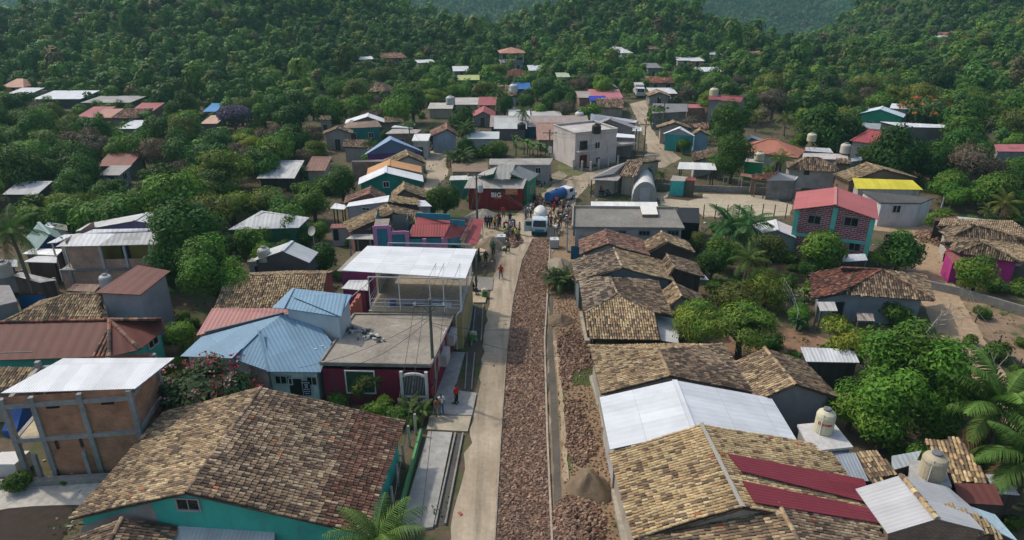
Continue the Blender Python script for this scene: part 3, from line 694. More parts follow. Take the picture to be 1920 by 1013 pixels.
 p=P(22,888);t=thing('wrapped_pallet','pallet load wrapped in pale grey plastic at the concrete yard','pallet',p);mb=MB();mb.prism([p+(-1.0,-.5,1.15),p+(.9,-.55,1.2),p+(1.0,.8,1.2),p+(-.9,.8,1.1)],1.05);mb.build('load','paint:0.55,0.53,0.51,0.35',t)
 mb=MB();[mb.beam(p+(-1,y,.07),p+(1,y,.07),.12,.13)for y in(-.4,.1,.6)];mb.build('pallet','wood',t)
 p=P(120,893);mb=MB();mb.add([p+(-1.0,.3,.1),p+(.5,.1,.1),p+(.6,.8,1.0),p+(.0,1.1,1.0),p+(-1,.36,0),p+(.5,.2,0),p+(.6,.9,.0),p+(0,1.2,.0)],[(0,1,2,3),(0,4,5,1),(1,5,6,2),(2,6,7,3),(3,7,4,0)])
 tag(mb.build('plastic_sheet','paint:0.7,0.7,0.7,0.4'),'white plastic sheet heaped under the open brick bay','sheet')
brick_shell()
h=PL('corner_house','long house with rust red sheet roof, tiled hips and turquoise corner wall','the long rust red roof',[[(205,600,4.5),(205,669,3.0),(-120,679,3.0),(-120,607,4.5)],[(205,600,4.5),(262,656,3.0),(205,669,3.0)],[(205,600,4.5),(303,597,4.3),(309,618,3.0),(262,656,3.0)],[(205,600,4.5),(-120,607,4.5),(-125,610,3.6),(303,603,3.6),(303,597,4.3)]],
 'metal:0.125,0.036,0.027,0.9,0.3',[(-120,677,3),(205,667,3),(259,654,3),(305,617,3),(300,600,3),(-120,610,3)],'plaster:0.05,0.36,0.30',inset=0.25)
mb=MB();a=P(205,600,4.5);[ridge_tiles(mb,a,P(*q),'rose',5+i,0.16)for i,q in enumerate([(205,669,3.02),(262,656,3.02),(303,600,4.3)])];ridge_tiles(mb,P(-60,606,4.5),a,'red',9,0.13)
for k in range(4):ridge_tiles(mb,a+(P(205,669,3.02)-a)*(0.18+.2*k),P(176+8*k,669,3.02),'rose',20+k,0.10)
mb.build('ridge_cap','tile',[c for c in h.children if c.name.startswith('roof')][0]);opening(h,286,638,18,22,'window')
mb=MB();mb.beam(P(-40,688,2.0),P(72,685,2.0),0.35,2.6);tag(mb.build('wall','block'),'grey block wall under the eave of the long rust red roof','wall')
PL('tile_house','mossy tile roof under the open corner of the white sheet roof','the mossy tile roof at the picture edge',[[(-60,735,2.9),(40,738,2.9),(66,690,3.7),(-70,690,3.7)]],'tile:tan',[(-60,735,2.7),(2,736,2.7),(50,700,2.7),(-60,700,2.7)],'plaster:0.33,0.26,0.19',seed=4)
PL('tile_house','pale mossy tile roof between the long rust red roof and a grey tower','the pale mossy tile roof',[[(8,603,3.0),(192,602,3.0),(187,552,4.3),(125,552,4.3)],[(8,603,3.0),(125,552,4.3),(80,565,3.0)]],'tile:tan',[(15,601,2.9),(190,600,2.9),(186,556,2.9),(90,566,2.9)],'plaster:0.3,0.28,0.25',seed=6,ridges=[((125,552,4.3),(187,552,4.3)),((8,603,3.0),(125,552,4.3))])
SH('house','blue walled house with a pale tile edge, seen over the pale mossy roof','the small blue house',[(28,557,3),(92,556,3),(82,551,3.4),(26,550,3.4)],'tile:rose','plaster:0.01,0.12,0.30',inset=0.15)
SH('house','grey concrete house with a purple ledge cut by the picture edge','the grey house at the picture edge',[(-40,582,4),(32,565,4),(18,535,4),(-40,535,4)],'concrete:0.3,0.28,0.27,0.5','plaster:0.25,0.24,0.24',inset=0.1,thick=.2)
h=SH('house','grey rendered tower house under a tilted rust red sheet roof','the rust red tilted roof',[(178,549,5.0),(263,553,5.0),(320,508,5.6),(258,497,5.6)],'metal:0.125,0.036,0.027,0.9,0.3','plaster:0.30,0.29,0.31',inset=0.35)
# brick house with a balcony
def balcony_house():
 a,b=P(121,462,5.3),P(292,458,5.3);ax=b-a;Lx=np.linalg.norm(ax);ax /= Lx;n=np.array([-ax[1],ax[0],0]);D=6.0
 at=lambda s,d,z:np.array([a[0],a[1],0])+ax*s+n*d+np.array([0,0,z])
 foot=[at(0,.3,0)[:2],at(Lx,.3,0)[:2],at(Lx,D,0)[:2],at(0,D,0)[:2]]
 r=new_house('brick_house','two storey brick house with a shaded balcony and white and grey sheet roof','house','the balcony house',foot,0.0)
 mb=MB();z1,z2=2.7,5.15;s1=Lx*0.36
 mb.wall(at(-1.1,.1,0),at(Lx,.1,0),-.3,z1);mb.wall(at(-1.1,.1,0),at(-1.1,D,0),-.3,z1)
 mb.wall(at(0,.3,0),at(s1,.3,0),z1,z2);mb.wall(at(s1,.3,0),at(Lx,.3,0),z1,z1+1.0);mb.wall(at(0,.3,0),at(0,D,0),z1,z2+.6);mb.wall(at(Lx,.3,0),at(Lx,D,0),z1,z2+.6)
 mb.build('wall','brick:0.38,0.23,0.165,0.4,0.36,0.33',r)
 mb=MB();mb.wall(at(s1,2.4,0),at(Lx,2.4,0),z1,z2+.2);mb.wall(at(s1,.35,0),at(s1,2.4,0),z1,z2);mb.build('inner_wall','plaster:0.28,0.24,0.05',r)
 mb=MB();mb.wall(at(-.9,1.6,0),at(0,1.6,0),z1,z2-.5);mb.build('yellow_wall','plaster:0.42,0.38,0.12',r)
 mb=MB();mb.prism([at(-1.1,0,z1+.05),at(Lx,0,z1+.05),at(Lx,D,z1+.05),at(-1.1,D,z1+.05)],.2);mb.build('floor_slab','concrete:0.22,0.21,0.19,0.4',r)
 for s_,z in((s1,2.6),(s1+2.3,2.6),(s1+4.8,2.6)):mb=MB();mb.box(at(s_,.28,(z1+z2)/2),(.2,.2,z2-z1),ax=[ax,n,(0,0,1)]);mb.build('column','paint:0.42,0.44,0.45',r)
 for s_ in(.4,4.0,7.5):mb=MB();mb.box(at(s_-.6,.08,1.2),(.3,.2,3.0),ax=[ax,n,(0,0,1)]);mb.build('column','concrete:0.3,0.29,0.28,0.4',r)
 mb=MB();mb.tube([at(-.1,.1,z2),at(-.1,.1,z1+.3),at(-1.1,0,z1+.1),at(-1.1,0,1.6)],.06,6);mb.build('downpipe','paint:0.65,0.64,0.62',r)
 mb=MB();q=at(s1+1.3,2.36,z1+1.0);mb.box(q,(.8,.06,1.9),ax=[ax,n,(0,0,1)]);mb.build('door','wood:0.03,0.025,0.02',r)
 mb=MB();metal_plane(mb,[P(117,462,5.3),P(184,461,5.3),P(216,438,6.0),P(156,438,6.0)]);metal_plane(mb,[P(156,438,6.0),P(300,433,6.0),P(305,428,6.2),P(175,430,6.25)]);mb.build('roof','metal:0.64,0.64,0.64,0.5,0.1',r)
 mb=MB();metal_plane(mb,[P(184,461,5.3),P(300,458,5.3),P(305,434,6.0),P(216,438,6.0)]);metal_plane(mb,[P(104,463,5.2),P(117,462,5.3),P(156,438,6.0),P(142,438,5.9)]);mb.build('roof','metal:0.42,0.42,0.41,0.5,0.15',r)
balcony_house()
SH('porch','small white tilted porch roof on posts beside the balcony house','the white porch',[(88,456,4.4),(106,455,4.4),(142,439,4.9),(120,440,4.9)],'metal:0.78,0.79,0.8,0.3,0.0','paint:0.45,0.46,0.46',open_=True,cat='porch')
G('purple_house','purple gabled house with a pale grey sheet roof behind the balcony house','the purple house',(252,414),(275,399),(148,430),6.0,4.8,roof='metal:0.50,0.50,0.49,0.3,0.05',wall='plaster:0.22,0.18,0.36')
SH('shed_house','low white roofed shed behind the coconut palm trunk','the low white shed',[(42,476,3),(107,479,3),(119,467,3.3),(60,466,3.3)],'metal:0.85,0.84,0.82,0.3,0.0','wood:0.12,0.08,0.06')
SH('shed_house','small pale grey shed roof in front of the low white shed','the small grey shed',[(43,491,2.6),(106,493,2.6),(107,480,2.9),(69,480,2.9)],'metal:0.55,0.56,0.56,0.3,0.1','wood:0.1,0.07,0.055')
SH('shed_house','bluish sheet roof beside the cream tank at the picture edge','the bluish sheet roof',[(-40,503,2.8),(33,500,2.8),(32,487,3.2),(-40,488,3.2)],'metal:0.42,0.50,0.54,0.3,0.1','plaster:0.2,0.2,0.2')
SH('shed_house','scrap sheet roof of curled grey panels beside the brick yard wall','the scrap sheet roof',[(22,516,2.2),(75,530,1.9),(106,525,1.9),(38,510,2.4)],'metal:0.5,0.48,0.46,0.25,0.3','wood:0.09,0.06,0.05',inset=.2)
SH('shed_house','lean-to of grey and rusty sheets against the brick house base','the rusty lean-to',[(122,545,2.2),(176,548,2.2),(190,533,2.6),(140,532,2.6)],'metal:0.26,0.16,0.12,0.25,0.7','wood',open_=True)
for q,l in(([(0,545),(52,543)],'brick yard wall with grey pillars, longest stretch near the picture edge'),([(52,548),(108,548)],'lower brick yard wall in front of the scrap sheet roof')):
 t=thing('yard_wall',l,'wall',P(*q[0]));a,b=P(*q[0]),P(*q[1]);hh=2.1 if q[0][0]<20 else 1.5
 mb=MB();d=(b-a)/np.linalg.norm(b-a);n=np.array([-d[1],d[0],0])*.09;mb.wall(a-n,b-n,-.2,hh);mb.wall(a+n,b+n,-.2,hh);mb.poly([a-n+(0,0,hh),b-n+(0,0,hh),b+n+(0,0,hh),a+n+(0,0,hh)]);mb.build('wall','brick:0.25,0.14,0.10,0.3,0.27,0.25',t)
 for q_ in(a,b):mb=MB();mb.box(q_+(0,0,hh/2),(.28,.28,hh+.2));mb.build('pillar','concrete:0.27,0.26,0.25,0.4',t)
G('green_roof_house','house with a mottled green grey sheet roof behind the coconut palm','the green grey roof',(93,440),(72,417),(50,447),4.6,3.2,roof='metal:0.22,0.31,0.29,0.3,0.25',wall='plaster:0.02,0.05,0.14')
SH('shed_house','olive roofed hut with white edges under the dark trees','the olive roofed hut',[(98,428,3),(127,433,3),(125,422,3.5),(112,420,3.5)],'metal:0.30,0.30,0.21,0.3,0.1','plaster:0.3,0.3,0.28')
SH('shed_house','small bright white roof between the olive hut and purple house','the bright white hut',[(82,424,3),(97,428,3),(115,420,3.4),(90,417,3.4)],'metal:0.85,0.85,0.84,0.3,0','plaster:0.3,0.3,0.3')
# ---- blue roofed house with its upper box, and neighbours
h=PL('blue_roof_house','house with a wide hipped blue metal roof and white shop front','the blue roofed house',[[(487,620,4.9),(435,672,3.4),(338,668,3.2),(377,632,3.6),(530,590,4.9)],[(487,620,4.9),(506,697,3.1),(435,672,3.4)],[(487,620,4.9),(530,590,4.9),(580,588,4.9),(622,641,3.5),(601,698,3.1),(506,697,3.1)]],
 'metal:0.175,0.29,0.39,0.30,0.1',[(345,666,3),(435,670,3),(506,694,3),(598,694,3),(625,645,3),(580,600,3),(400,632,3)],'plaster:0.60,0.60,0.61',ridges=[((487,620,4.9),(435,672,3.4)),((487,620,4.9),(506,697,3.1))],seed=8)
opening(h,532,712,30,17,'window','paint:0.5,0.5,0.5',bars=2);opening(h,585,714,18,17,'window','paint:0.5,0.5,0.5');opening(h,556,728,22,40,'door','paint:0.6,0.6,0.6','paint:0.015,0.015,0.016');opening(h,487,712,14,26,'window','paint:0.55,0.55,0.55')
g=facing(h,577,722)
if g:
 t,q,e,nn=g;E3,N3=np.array([*e,0]),np.array([*nn,0]);q=q+N3*0.3+np.array([0,0,-.1]);ax=[E3,N3,(0,0,1)];t=thing('shop_sign','dark blue sign board with white lettering at the shop door','sign',q)
 mb=MB();mb.box(q,(.55,.05,1.25),ax=ax);mb.build('board','paint:0.012,0.02,0.06',t);mb=MB()
 for k,(w,hh)in enumerate([(.42,.09),(.2,.12),(.16,.14),(.34,.07),(.38,.07),(.28,.06)]):
  z=.5-k*.19
  for j in range(4):mb.box(q+E3*(w*(j/3-.5))-N3*0+N3*.03+np.array([0,0,z]),(w/5.2,.012,hh),ax=ax)
 mb.build('lettering','paint:0.7,0.7,0.72',t)
mb=MB();a,b=P(506,720,1.9),P(470,700,2.0);n_=np.array([.0,-.06,0]);mb.wall(b+n_,a+n_,-.2,3.0);mb.build('brick_facing','brick:0.16,0.03,0.04,0.5,0.45,0.45,1,0.5,0.03',h)
q=[(537,578,6.0),(655,600,6.0)]
root=SH('roof_box','pale sheet metal upper room with blue roof standing on the blue roofed house','the upper room with blue roof',[(532,578,5.7),(638,594,5.5),(660,553,6.0),(552,541,6.1)],'metal:0.18,0.30,0.40,0.30,0.08','metal:0.45,0.50,0.53,0.30,0.05',inset=.2,thick=.08,cat='upper room')
mb=MB();metal_plane(mb,[P(510,577,5.6),P(532,579,5.8),P(552,541,6.15),P(548,540,6.1)]);metal_plane(mb,[P(548,556,6.05),P(650,552,6.05),P(640,594,5.6)]);mb.build('roof','metal:0.18,0.30,0.40,0.30,0.08',root)
g=facing(root,590,600)
if g:
 t,q,e,nn=g;E3=np.array([*e,0]);N3=np.array([*nn,0]);mb=MB();mb.box(P(612,615,4.0)-N3*0,(1.9,.5,2.6),ax=[E3,N3,(0,0,1)]);mb.build('closet','plaster:0.40,0.42,0.43',root)
SH('house','house with a salmon pink corrugated roof and grey parapet behind blue roof','the salmon pink roof',[(368,629,3.3),(400,627,3.5),(592,588,4.2),(585,577,4.4),(398,578,4.2)][:1]+[(540,592,4.0),(592,578,4.4),(398,578,4.2)],'metal:0.42,0.19,0.17,0.35,0.15','plaster:0.32,0.2,0.18')
mb=MB();mb.beam(P(386,629,3.4),P(534,592,4.1),.16,.7);tag(mb.build('parapet_wall','concrete:0.22,0.22,0.23,0.4'),'grey parapet wall between the salmon roof and the blue roof','wall')
G('tile_house','tan tile house with a brown end wall behind the blue upper room','the tan tile house behind the blue room',(612,514),(424,519),(600,578),4.2,2.9,k=0.8,roof='tile:tan',wall='plaster:0.30,0.15,0.10',seed=31)
# ---- maroon house with a flat concrete roof and barred porch
def maroon_house():
 q=[P(600,681,3.4),P(808,685,3.4),P(851,591,3.4),P(664,590,3.4)]
 foot=[P(604,690,3.2)[:2],P(806,694,3.2)[:2],P(849,592,3.2)[:2],P(666,592,3.2)[:2]]
 r=new_house('flat_roof_house','maroon house with a stained flat concrete roof and barred white porch','house','the maroon flat roofed house',foot,0.0)
 put_walls(r,foot,0,[3.15]*4,'plaster:0.17,0.012,0.035');mb=MB();mb.prism(q,.22);mb.build('roof','concrete:0.30,0.265,0.22,0.75',r)
 mb=MB();[mb.beam(q[i]+(0,0,.06),q[(i+1)%4]+(0,0,.06),.16,.14)for i in range(4)];mb.build('roof_edge','concrete:0.26,0.235,0.2,0.6',r)
 opening(r,676,716,52,44,'window','paint:0.6,0.6,0.58','paint:0.03,0.06,0.03',0)
 t,c,e,nn=facing(r,777,718);E3=np.array([*e,0]);N3=np.array([*nn,0]);ax=[E3,N3,(0,0,1)]
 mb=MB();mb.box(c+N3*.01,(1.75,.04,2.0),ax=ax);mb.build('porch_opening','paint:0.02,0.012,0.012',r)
 mb=MB();w=.92
 for s_ in(-w,w):mb.box(np.array([*(c+E3*s_)[:2],1.55])+N3*.12,(.22,.22,3.1),ax=ax)
 for i in range(9):
  a0,a1=math.pi*i/9,math.pi*(i+1)/9
  mb.beam(np.array([*(c-E3*math.cos(a0)*w)[:2],2.55+.38*math.sin(a0)])+N3*.14,np.array([*(c-E3*math.cos(a1)*w)[:2],2.55+.38*math.sin(a1)])+N3*.14,.16,.16)
 mb.box(np.array([*c[:2],.95])+N3*.14,(1.9,.2,.1),ax=ax);mb.box(np.array([*c[:2],.3])+N3*.14,(1.9,.2,.12),ax=ax)
 for i in range(9):mb.lathe([(.05,.36),(.09,.5),(.04,.65),(.07,.8),(.06,.9)],(np.array([*(c+E3*(i-4)*.2)[:2],0])+N3*.14),8)
 mb.build('porch_frame','paint:0.58,0.56,0.53',r)
 mb=MB();[mb.beam(np.array([*(c+E3*(i-7)*.115)[:2],1.0])+N3*.14,np.array([*(c+E3*(i-7)*.115)[:2],2.85])+N3*.14,.025,.025)for i in range(15)];mb.build('bars','paint:0.5,0.48,0.46',r)
 for px,py in((818,672),(826,650),(834,625)):opening(r,px,py+14,9,34,'door','paint:0.5,0.48,0.46','paint:0.2,0.02,0.04')
 for px,py in((828,668),(842,630)):
  g=facing(r,px,py);
  if g:t,c2,e2,n2=g;mb=MB();mb.box(c2+np.array([*n2,0])*.3,(1.5,.5,1.0),ax=[(*e2,0),(*n2,0),(0,0,1)]);mb.build('balustrade','plaster:0.42,0.38,0.36',r)
 rng=random.Random(3)
 for(px,py),n_,sp,l in(((700,634),24,.55,'heap of crumpled grey plastic lying on the flat concrete roof'),((662,622),26,.7,'heap of bottles and scrap at the edge of the flat roof'),((604,653),12,.35,'white bags lying on the lower edge of the blue roof')):
  t=P(px,py,3.42);mb=MB()
  for i in range(n_):
   c_=t+np.array([rng.gauss(0,sp),rng.gauss(0,sp*.45),rng.uniform(.02,.15)]);k=rng.choice([(.5,.5,.48),(.12,.12,.12),(.3,.3,.3),(.05,.06,.05),(.42,.4,.36)])
   mb.box(c_,(rng.uniform(.1,.4),rng.uniform(.08,.25),rng.uniform(.05,.22)),col=k,rz=rng.uniform(0,3))
  stuff(tag(mb.build('debris','vc'),l,'debris'))
maroon_house()
SH('house','low lean-to of grey sheet between the maroon house and the terrace','the grey lean-to',[(762,590,3.3),(848,590,3.3),(846,567,3.8),(774,563,3.8)],'metal:0.45,0.48,0.49,0.4,0.15','plaster:0.3,0.2,0.18')
# ---- roof terrace under a wide white sheet canopy
def terrace():
 z1=3.6;q=[P(690,583,z1),P(868,587,z1),P(889,520,z1),P(712,512,z1)]
 # front wall of the ground floor and terrace
 foot=[P(694,582,z1)[:2],P(866,586,z1)[:2],P(903,452,z1)[:2],P(752,446,z1)[:2]]
 A,B=np.array([*foot[0],0]),np.array([*foot[1],0]);Lx=np.linalg.norm(B-A);ax=(B-A)/Lx;n=np.array([-ax[1],ax[0],0]);D=8.4
 at=lambda s,d,z:A+ax*s+n*d+np.array([0,0,z]);foot=[at(0,0,0)[:2],at(Lx,0,0)[:2],at(Lx,D,0)[:2],at(0,D,0)[:2]]
 r=new_house('terrace_house','ochre house with an open roof terrace under a wide white canopy','house','the white canopy terrace',foot,0.0)
 put_walls(r,foot,0,[z1-.2]*4,'plaster:0.36,0.30,0.13')
 mb=MB();mb.prism([at(-.1,-.1,z1),at(Lx+.1,-.1,z1),at(Lx+.1,D,z1),at(-.1,D,z1)],.2);mb.build('terrace_floor','concrete:0.34,0.28,0.20,0.5',r)
 mb=MB();mb.wall(at(0,D-.1,0),at(Lx,D-.1,0),z1,z1+2.2);mb.wall(at(0,D,0),at(0,D*.4,0),z1,z1+1.3);mb.build('rear_wall','plaster:0.33,0.27,0.17',r)
 zc=6.7;c=[P(641,507,zc),P(873,522,zc),P(894,467,zc+.1),P(689,461,zc+.1)]
 mb=MB();metal_plane(mb,c,turn=True);mb.build('canopy','metal:0.64,0.655,0.67,0.5,0.06',r)
 for s_,d in((.05,.1),(2.6,.1),(5.2,.1),(Lx-1.5,.1),(Lx-.1,.1),(0,D-.4),(Lx,D-.4),(0,3.8),(Lx,3.8)):
  mb=MB();mb.tube([at(s_,d,z1),at(s_,d,zc-.1)],.05,6);mb.build('post','paint:0.55,0.55,0.55',r)
 mb=MB()
 for zz in(.35,.7,1.05):mb.tube([at(0,.1,z1+zz),at(Lx,.1,z1+zz)],.022,5);mb.tube([at(Lx,.1,z1+zz),at(Lx,D-.4,z1+zz)],.022,5);mb.tube([at(0,.1,z1+zz),at(0,D-.4,z1+zz)],.022,5)
 for s_ in np.linspace(0,Lx,7):mb.tube([at(s_,.1,z1),at(s_,.1,z1+1.05)],.022,5)
 mb.build('railing','paint:0.52,0.52,0.52',r)
 mb=MB();mb.tube([at(Lx,-.05,zc-.15),at(Lx,-.12,z1+.4),at(Lx-.5,-.2,z1-.3),at(Lx-.5,-.2,.1)],.055,6);mb.build('downpipe','paint:0.6,0.6,0.59',r)
 mb=MB();[mb.beam(at(0,d,zc-.08),at(Lx,d,zc-.08),.08,.1)for d in(.2,2.6,5.2,D-.4)];mb.build('canopy_frame','paint:0.4,0.4,0.4',r)
 for s_,d,c_,sz,l in((1.8,.9,(.03,.08,.3),(.5,.4,.5),'small blue box standing on the roof terrace floor'),(3.6,1.2,(.25,.26,.28),(2.0,.7,.35),'low grey bench on the roof terrace'),(5.5,1.6,(.3,.31,.33),(1.6,.6,.4),'pale table frame on the roof terrace')):
  mb=MB();k=np.array(sz);c0=at(s_,d,z1);mb.box(c0+(0,0,k[2]-.03),(k[0],k[1],.08));[mb.box(c0+(sx*(k[0]/2-.05),sy*(k[1]/2-.05),k[2]/2),(.06,.06,k[2]-.05))for sx in(-1,1)for sy in(-1,1)];mb.box(c0+(0,0,k[2]*.4),(k[0]*.8,k[1]*.7,k[2]*.3));tag(mb.build('table' if 'table' in l else 'bench' if 'bench' in l else 'box','paint:%g,%g,%g'%c_),l,'furniture' if 'box' not in l else 'box')
terrace()
SH('house','low pale sheet roof tucked under the western edge of the canopy','the pale sheet roof by the canopy',[(640,541,3.0),(690,545,3.0),(690,525,3.4),(655,525,3.4)],'metal:0.6,0.61,0.62,0.4,0.05','plaster:0.25,0.05,0.14')
SH('house','magenta walled house under the canopy corner with dusty sheet roof','the magenta house',[(632,508,4.2),(700,508,4.2),(705,470,4.6),(668,472,4.6)],'concrete:0.36,0.32,0.26,0.5','plaster:0.28,0.05,0.16',thick=.1)
mb=MB();[mb.box(P(655,598,1.3)+(1.0-i*.28,i*.12,.3+(7-i)*.22-1.3),(.32,1.0,.22*(16-2*i)))for i in range(7)]
tag(mb.build('staircase','plaster:0.42,0.15,0.12'),'salmon stepped stair wall below the ochre terrace','staircase')
mb=MB();n_=9
for i in range(n_):mb.beam(P(655+i*6,560-i*5,2.4+i*.15),P(655+i*6,560-i*5,3.4+i*.15),.04,.04)
mb.tube([P(655,560,3.4),P(703,520,4.6)],.03,5);mb.tube([P(655,560,2.9),P(703,520,4.1)],.03,5)
tag(mb.build('stair_railing','paint:0.5,0.5,0.5'),'grey metal stair railing beside the magenta house','railing')
# ------------------------------------------------------------------ houses at the near end of the street, east side
WHITE='metal:0.66,0.67,0.68,0.35,0.06'
h=G('tile_house','large golden tile roof with two maroon sheet panels set into it','the golden tile roof',(1394,953),(1316,797),(1188,1006),4.9,3.0,ef2=(1660,990),roof='tile:gold',wall='plaster:0.35,0.3,0.24',seed=41,og=.2)
pl=[P(1394,953,4.9),P(1316,797,4.9),P(1655,985,3.0)];c0=P(1394,953,4.9);c1=P(1316,797,4.9);ax_=(c1-c0)/np.linalg.norm(c1-c0);nn_=np.array([ax_[1],-ax_[0],0]);w_=(P(1660,990,3.0)-c0).dot(nn_);pl=[c0,c1,c0+nn_*w_+(0,0,-1.9)]
mb=MB();metal_plane(mb,[on_roof(q,pl,.25)for q in((1362,857),(1617,905),(1634,951),(1387,890))]);mb.build('sheet_panel','metal:0.19,0.030,0.042,0.22,0.05',h)
mb=MB();metal_plane(mb,[on_roof(q,pl,.25)for q in((1388,908),(1640,962),(1660,990),(1412,949))]);mb.build('sheet_panel','metal:0.19,0.030,0.042,0.22,0.05',h)
mb=MB();mb.beam(P(1315,795,5.05),P(1392,950,5.05),.2,.06);mb.build('ridge_flashing','paint:0.36,0.34,0.30',h)
G('tile_house','weathered tile roof with a mossy ridge, lowest on the east kerb','the weathered tile roof by the kerb',(1506,1032),(1459,945),(1200,1034),4.5,3.0,ef2=(1700,1075),roof='tile:tan/brown',wall='plaster:0.33,0.3,0.26',seed=43,og=.2)
G('white_roof_house','house with a plain white gabled sheet roof between two tile roofs','the white gabled roof',(1302,808),(1265,713),(1145,850),4.6,3.2,ef2=(1497,830),roof='metal:0.57,0.595,0.62,0.5,0.05',wall='plaster:0.4,0.38,0.36',turn=False)
G('tile_house','brown and tan tile house behind the white gabled roof, by the grass patch','the brown tile roof by the grass',(1256,706),(1235,657),(1128,745),4.5,3.1,ef2=(1416,750),hipb=(1106,649),roof='tile:tan/brown',wall='plaster:0.33,0.3,0.26',seed=45)
h=G('tile_house','small steep tile roof with a bare grey gable wall and ladder','the tile roof with grey gable',(1492,722),(1433,653),(1420,749),4.2,3.0,ef2=(1569,750),roof='tile:tan/brown',wall='plaster:0.21,0.21,0.215',seed=47)
t=thing('ladder','wooden ladder leaning at the bare grey gable wall','ladder',P(1495,812));mb=MB();a,b=P(1484,812),P(1484,812)+(0,.3,2.4)
for dx in(0,.9):mb.beam(a+(dx,0,0),b+(dx,0,0),.07,.07)
for k in range(5):mb.beam(a+(b-a)*(.15+.18*k),a+(b-a)*(.15+.18*k)+(.9,0,0),.05,.05)
mb.build('frame','wood:0.2,0.17,0.14',t)
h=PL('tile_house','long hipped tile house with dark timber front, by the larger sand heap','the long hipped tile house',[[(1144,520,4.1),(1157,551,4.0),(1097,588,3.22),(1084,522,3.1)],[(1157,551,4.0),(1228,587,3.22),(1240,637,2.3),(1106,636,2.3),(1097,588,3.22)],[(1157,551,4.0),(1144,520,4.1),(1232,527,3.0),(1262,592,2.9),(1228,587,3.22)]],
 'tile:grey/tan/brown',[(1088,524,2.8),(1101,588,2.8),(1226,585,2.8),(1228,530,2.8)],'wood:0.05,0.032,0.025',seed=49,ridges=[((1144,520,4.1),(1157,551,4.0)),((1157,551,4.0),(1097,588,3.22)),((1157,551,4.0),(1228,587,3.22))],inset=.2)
for px in(1109,1150,1195,1236):mb=MB();q=P(px,639,1.9);mb.box((q[0],q[1]+.15,.95),(.14,.14,1.9));mb.build('post','wood:0.06,0.04,0.03',h)
t=PL('shed_house','lean-to of white corrugated sheet beside the long hipped tile house','the white lean-to',[[(1228,589,2.3),(1238,638,2.0),(1272,644,1.5),(1274,600,1.9)]],'metal:0.62,0.63,0.63,0.3,0.1',[(1230,591,2),(1239,636,2),(1270,642,1.5),(1272,602,1.9)],'wood:0.05,0.035,0.03',inset=.1)
G('tile_house','small square tile roof with crooked tiles beside the rusty lean-to','the small crooked tile roof',(1278,557),(1263,529),(1243,565),3.9,2.7,ef2=(1311,551),roof='tile:tan/brown',wall='plaster:0.2,0.2,0.21',seed=51)
SH('shed_house','rusty red lean-to below the small crooked tile roof','the rusty red lean-to',[(1247,566,2.4),(1258,584,2.0),(1284,582,2.0),(1282,566,2.4)],'metal:0.19,0.07,0.06,0.3,0.3','wood:0.04,0.03,0.03',inset=.12)
h=G('tile_house','pale tile house with a slate grey gable wall facing the hipped tile house','the grey gable tile house',(1167,503),(1151,466),(1077,518),4.4,3.0,ef2=(1257,519),roof='tile:grey/tan',wall='plaster:0.13,0.16,0.175',seed=53)
opening(h,1211,529,18,8,'window','paint:0.5,0.5,0.5')
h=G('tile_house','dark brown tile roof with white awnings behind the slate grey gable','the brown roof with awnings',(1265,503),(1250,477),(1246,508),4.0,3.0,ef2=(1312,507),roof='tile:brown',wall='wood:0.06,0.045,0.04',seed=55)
for q in([(1256,511,2.6),(1305,511,2.6),(1308,526,2.1),(1258,526,2.1)],[(1305,512,2.5),(1322,516,2.4),(1329,525,2.1),(1309,524,2.1)]):mb=MB();metal_plane(mb,[P(*a)for a in q]);mb.build('awning','metal:0.60,0.61,0.62,0.4,0.05',h)
h=G('tile_house','rosy tile roof with weeds on its edge beside the blue gate','the rosy tile roof',(1141,458),(1135,431),(1091,469),4.2,3.0,ef2=(1213,475),roof='tile:rose',wall='plaster:0.35,0.33,0.3',seed=57)
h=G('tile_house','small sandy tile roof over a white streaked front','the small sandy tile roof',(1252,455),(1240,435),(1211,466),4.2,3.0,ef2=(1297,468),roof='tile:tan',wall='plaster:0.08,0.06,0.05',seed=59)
mb=MB();metal_plane(mb,[P(*a)for a in((1217,467,2.7),(1290,468,2.7),(1292,483,2.0),(1219,481,2.0))]);mb.build('awning','metal:0.66,0.65,0.63,0.4,0.25',h)
h=SH('flat_roof_house','wide flat roofed concrete house with grey stained roof at the crossing','the wide flat concrete roof',[(1074,425,3.7),(1284,427,3.7),(1264,389,3.7),(1075,387,3.7)],'concrete:0.22,0.205,0.18,0.8','plaster:0.33,0.32,0.31',inset=.25,thick=.25)
for px in(1163,1208,1262):opening(h,px,437,20,8,'window','paint:0.10,0.16,0.19',bars=2)
opening(h,1107,445,26,22,'door','paint:0.3,0.3,0.3','paint:0.42,0.38,0.30')
mb=MB();mb.beam(P(1075,388,3.85),P(1264,390,3.85),.12,.3);mb.beam(P(1073,426,3.85),P(1075,388,3.85),.15,.35);mb.build('roof_edge','concrete:0.34,0.31,0.27,0.5',h)
SH('shed_house','narrow strip of white sheet roof along the back of the flat roof','the white strip roof',[(1108,386,3.5),(1234,388,3.5),(1232,379,3.8),(1108,378,3.8)],'metal:0.78,0.77,0.73,0.9,0.0','plaster:0.3,0.3,0.3',inset=.1)
SH('roof_hatch','low white topped hatch on the wide flat concrete roof','the roof hatch',[(1204,402,4.1),(1234,402,4.1),(1230,387,4.1),(1200,386,4.1)],'paint:0.72,0.70,0.64','plaster:0.25,0.13,0.1',inset=.05,base=0,cat='hatch')
SH('shed_house','black walled yard shed with an open rail frame beside the flat concrete roof','the black yard shed',[(1262,416,3.2),(1312,419,3.2),(1311,390,3.2),(1272,389,3.2)],'metal:0.02,0.02,0.022,0.3,0.0','paint:0.012,0.012,0.013',inset=.05,auto=0)
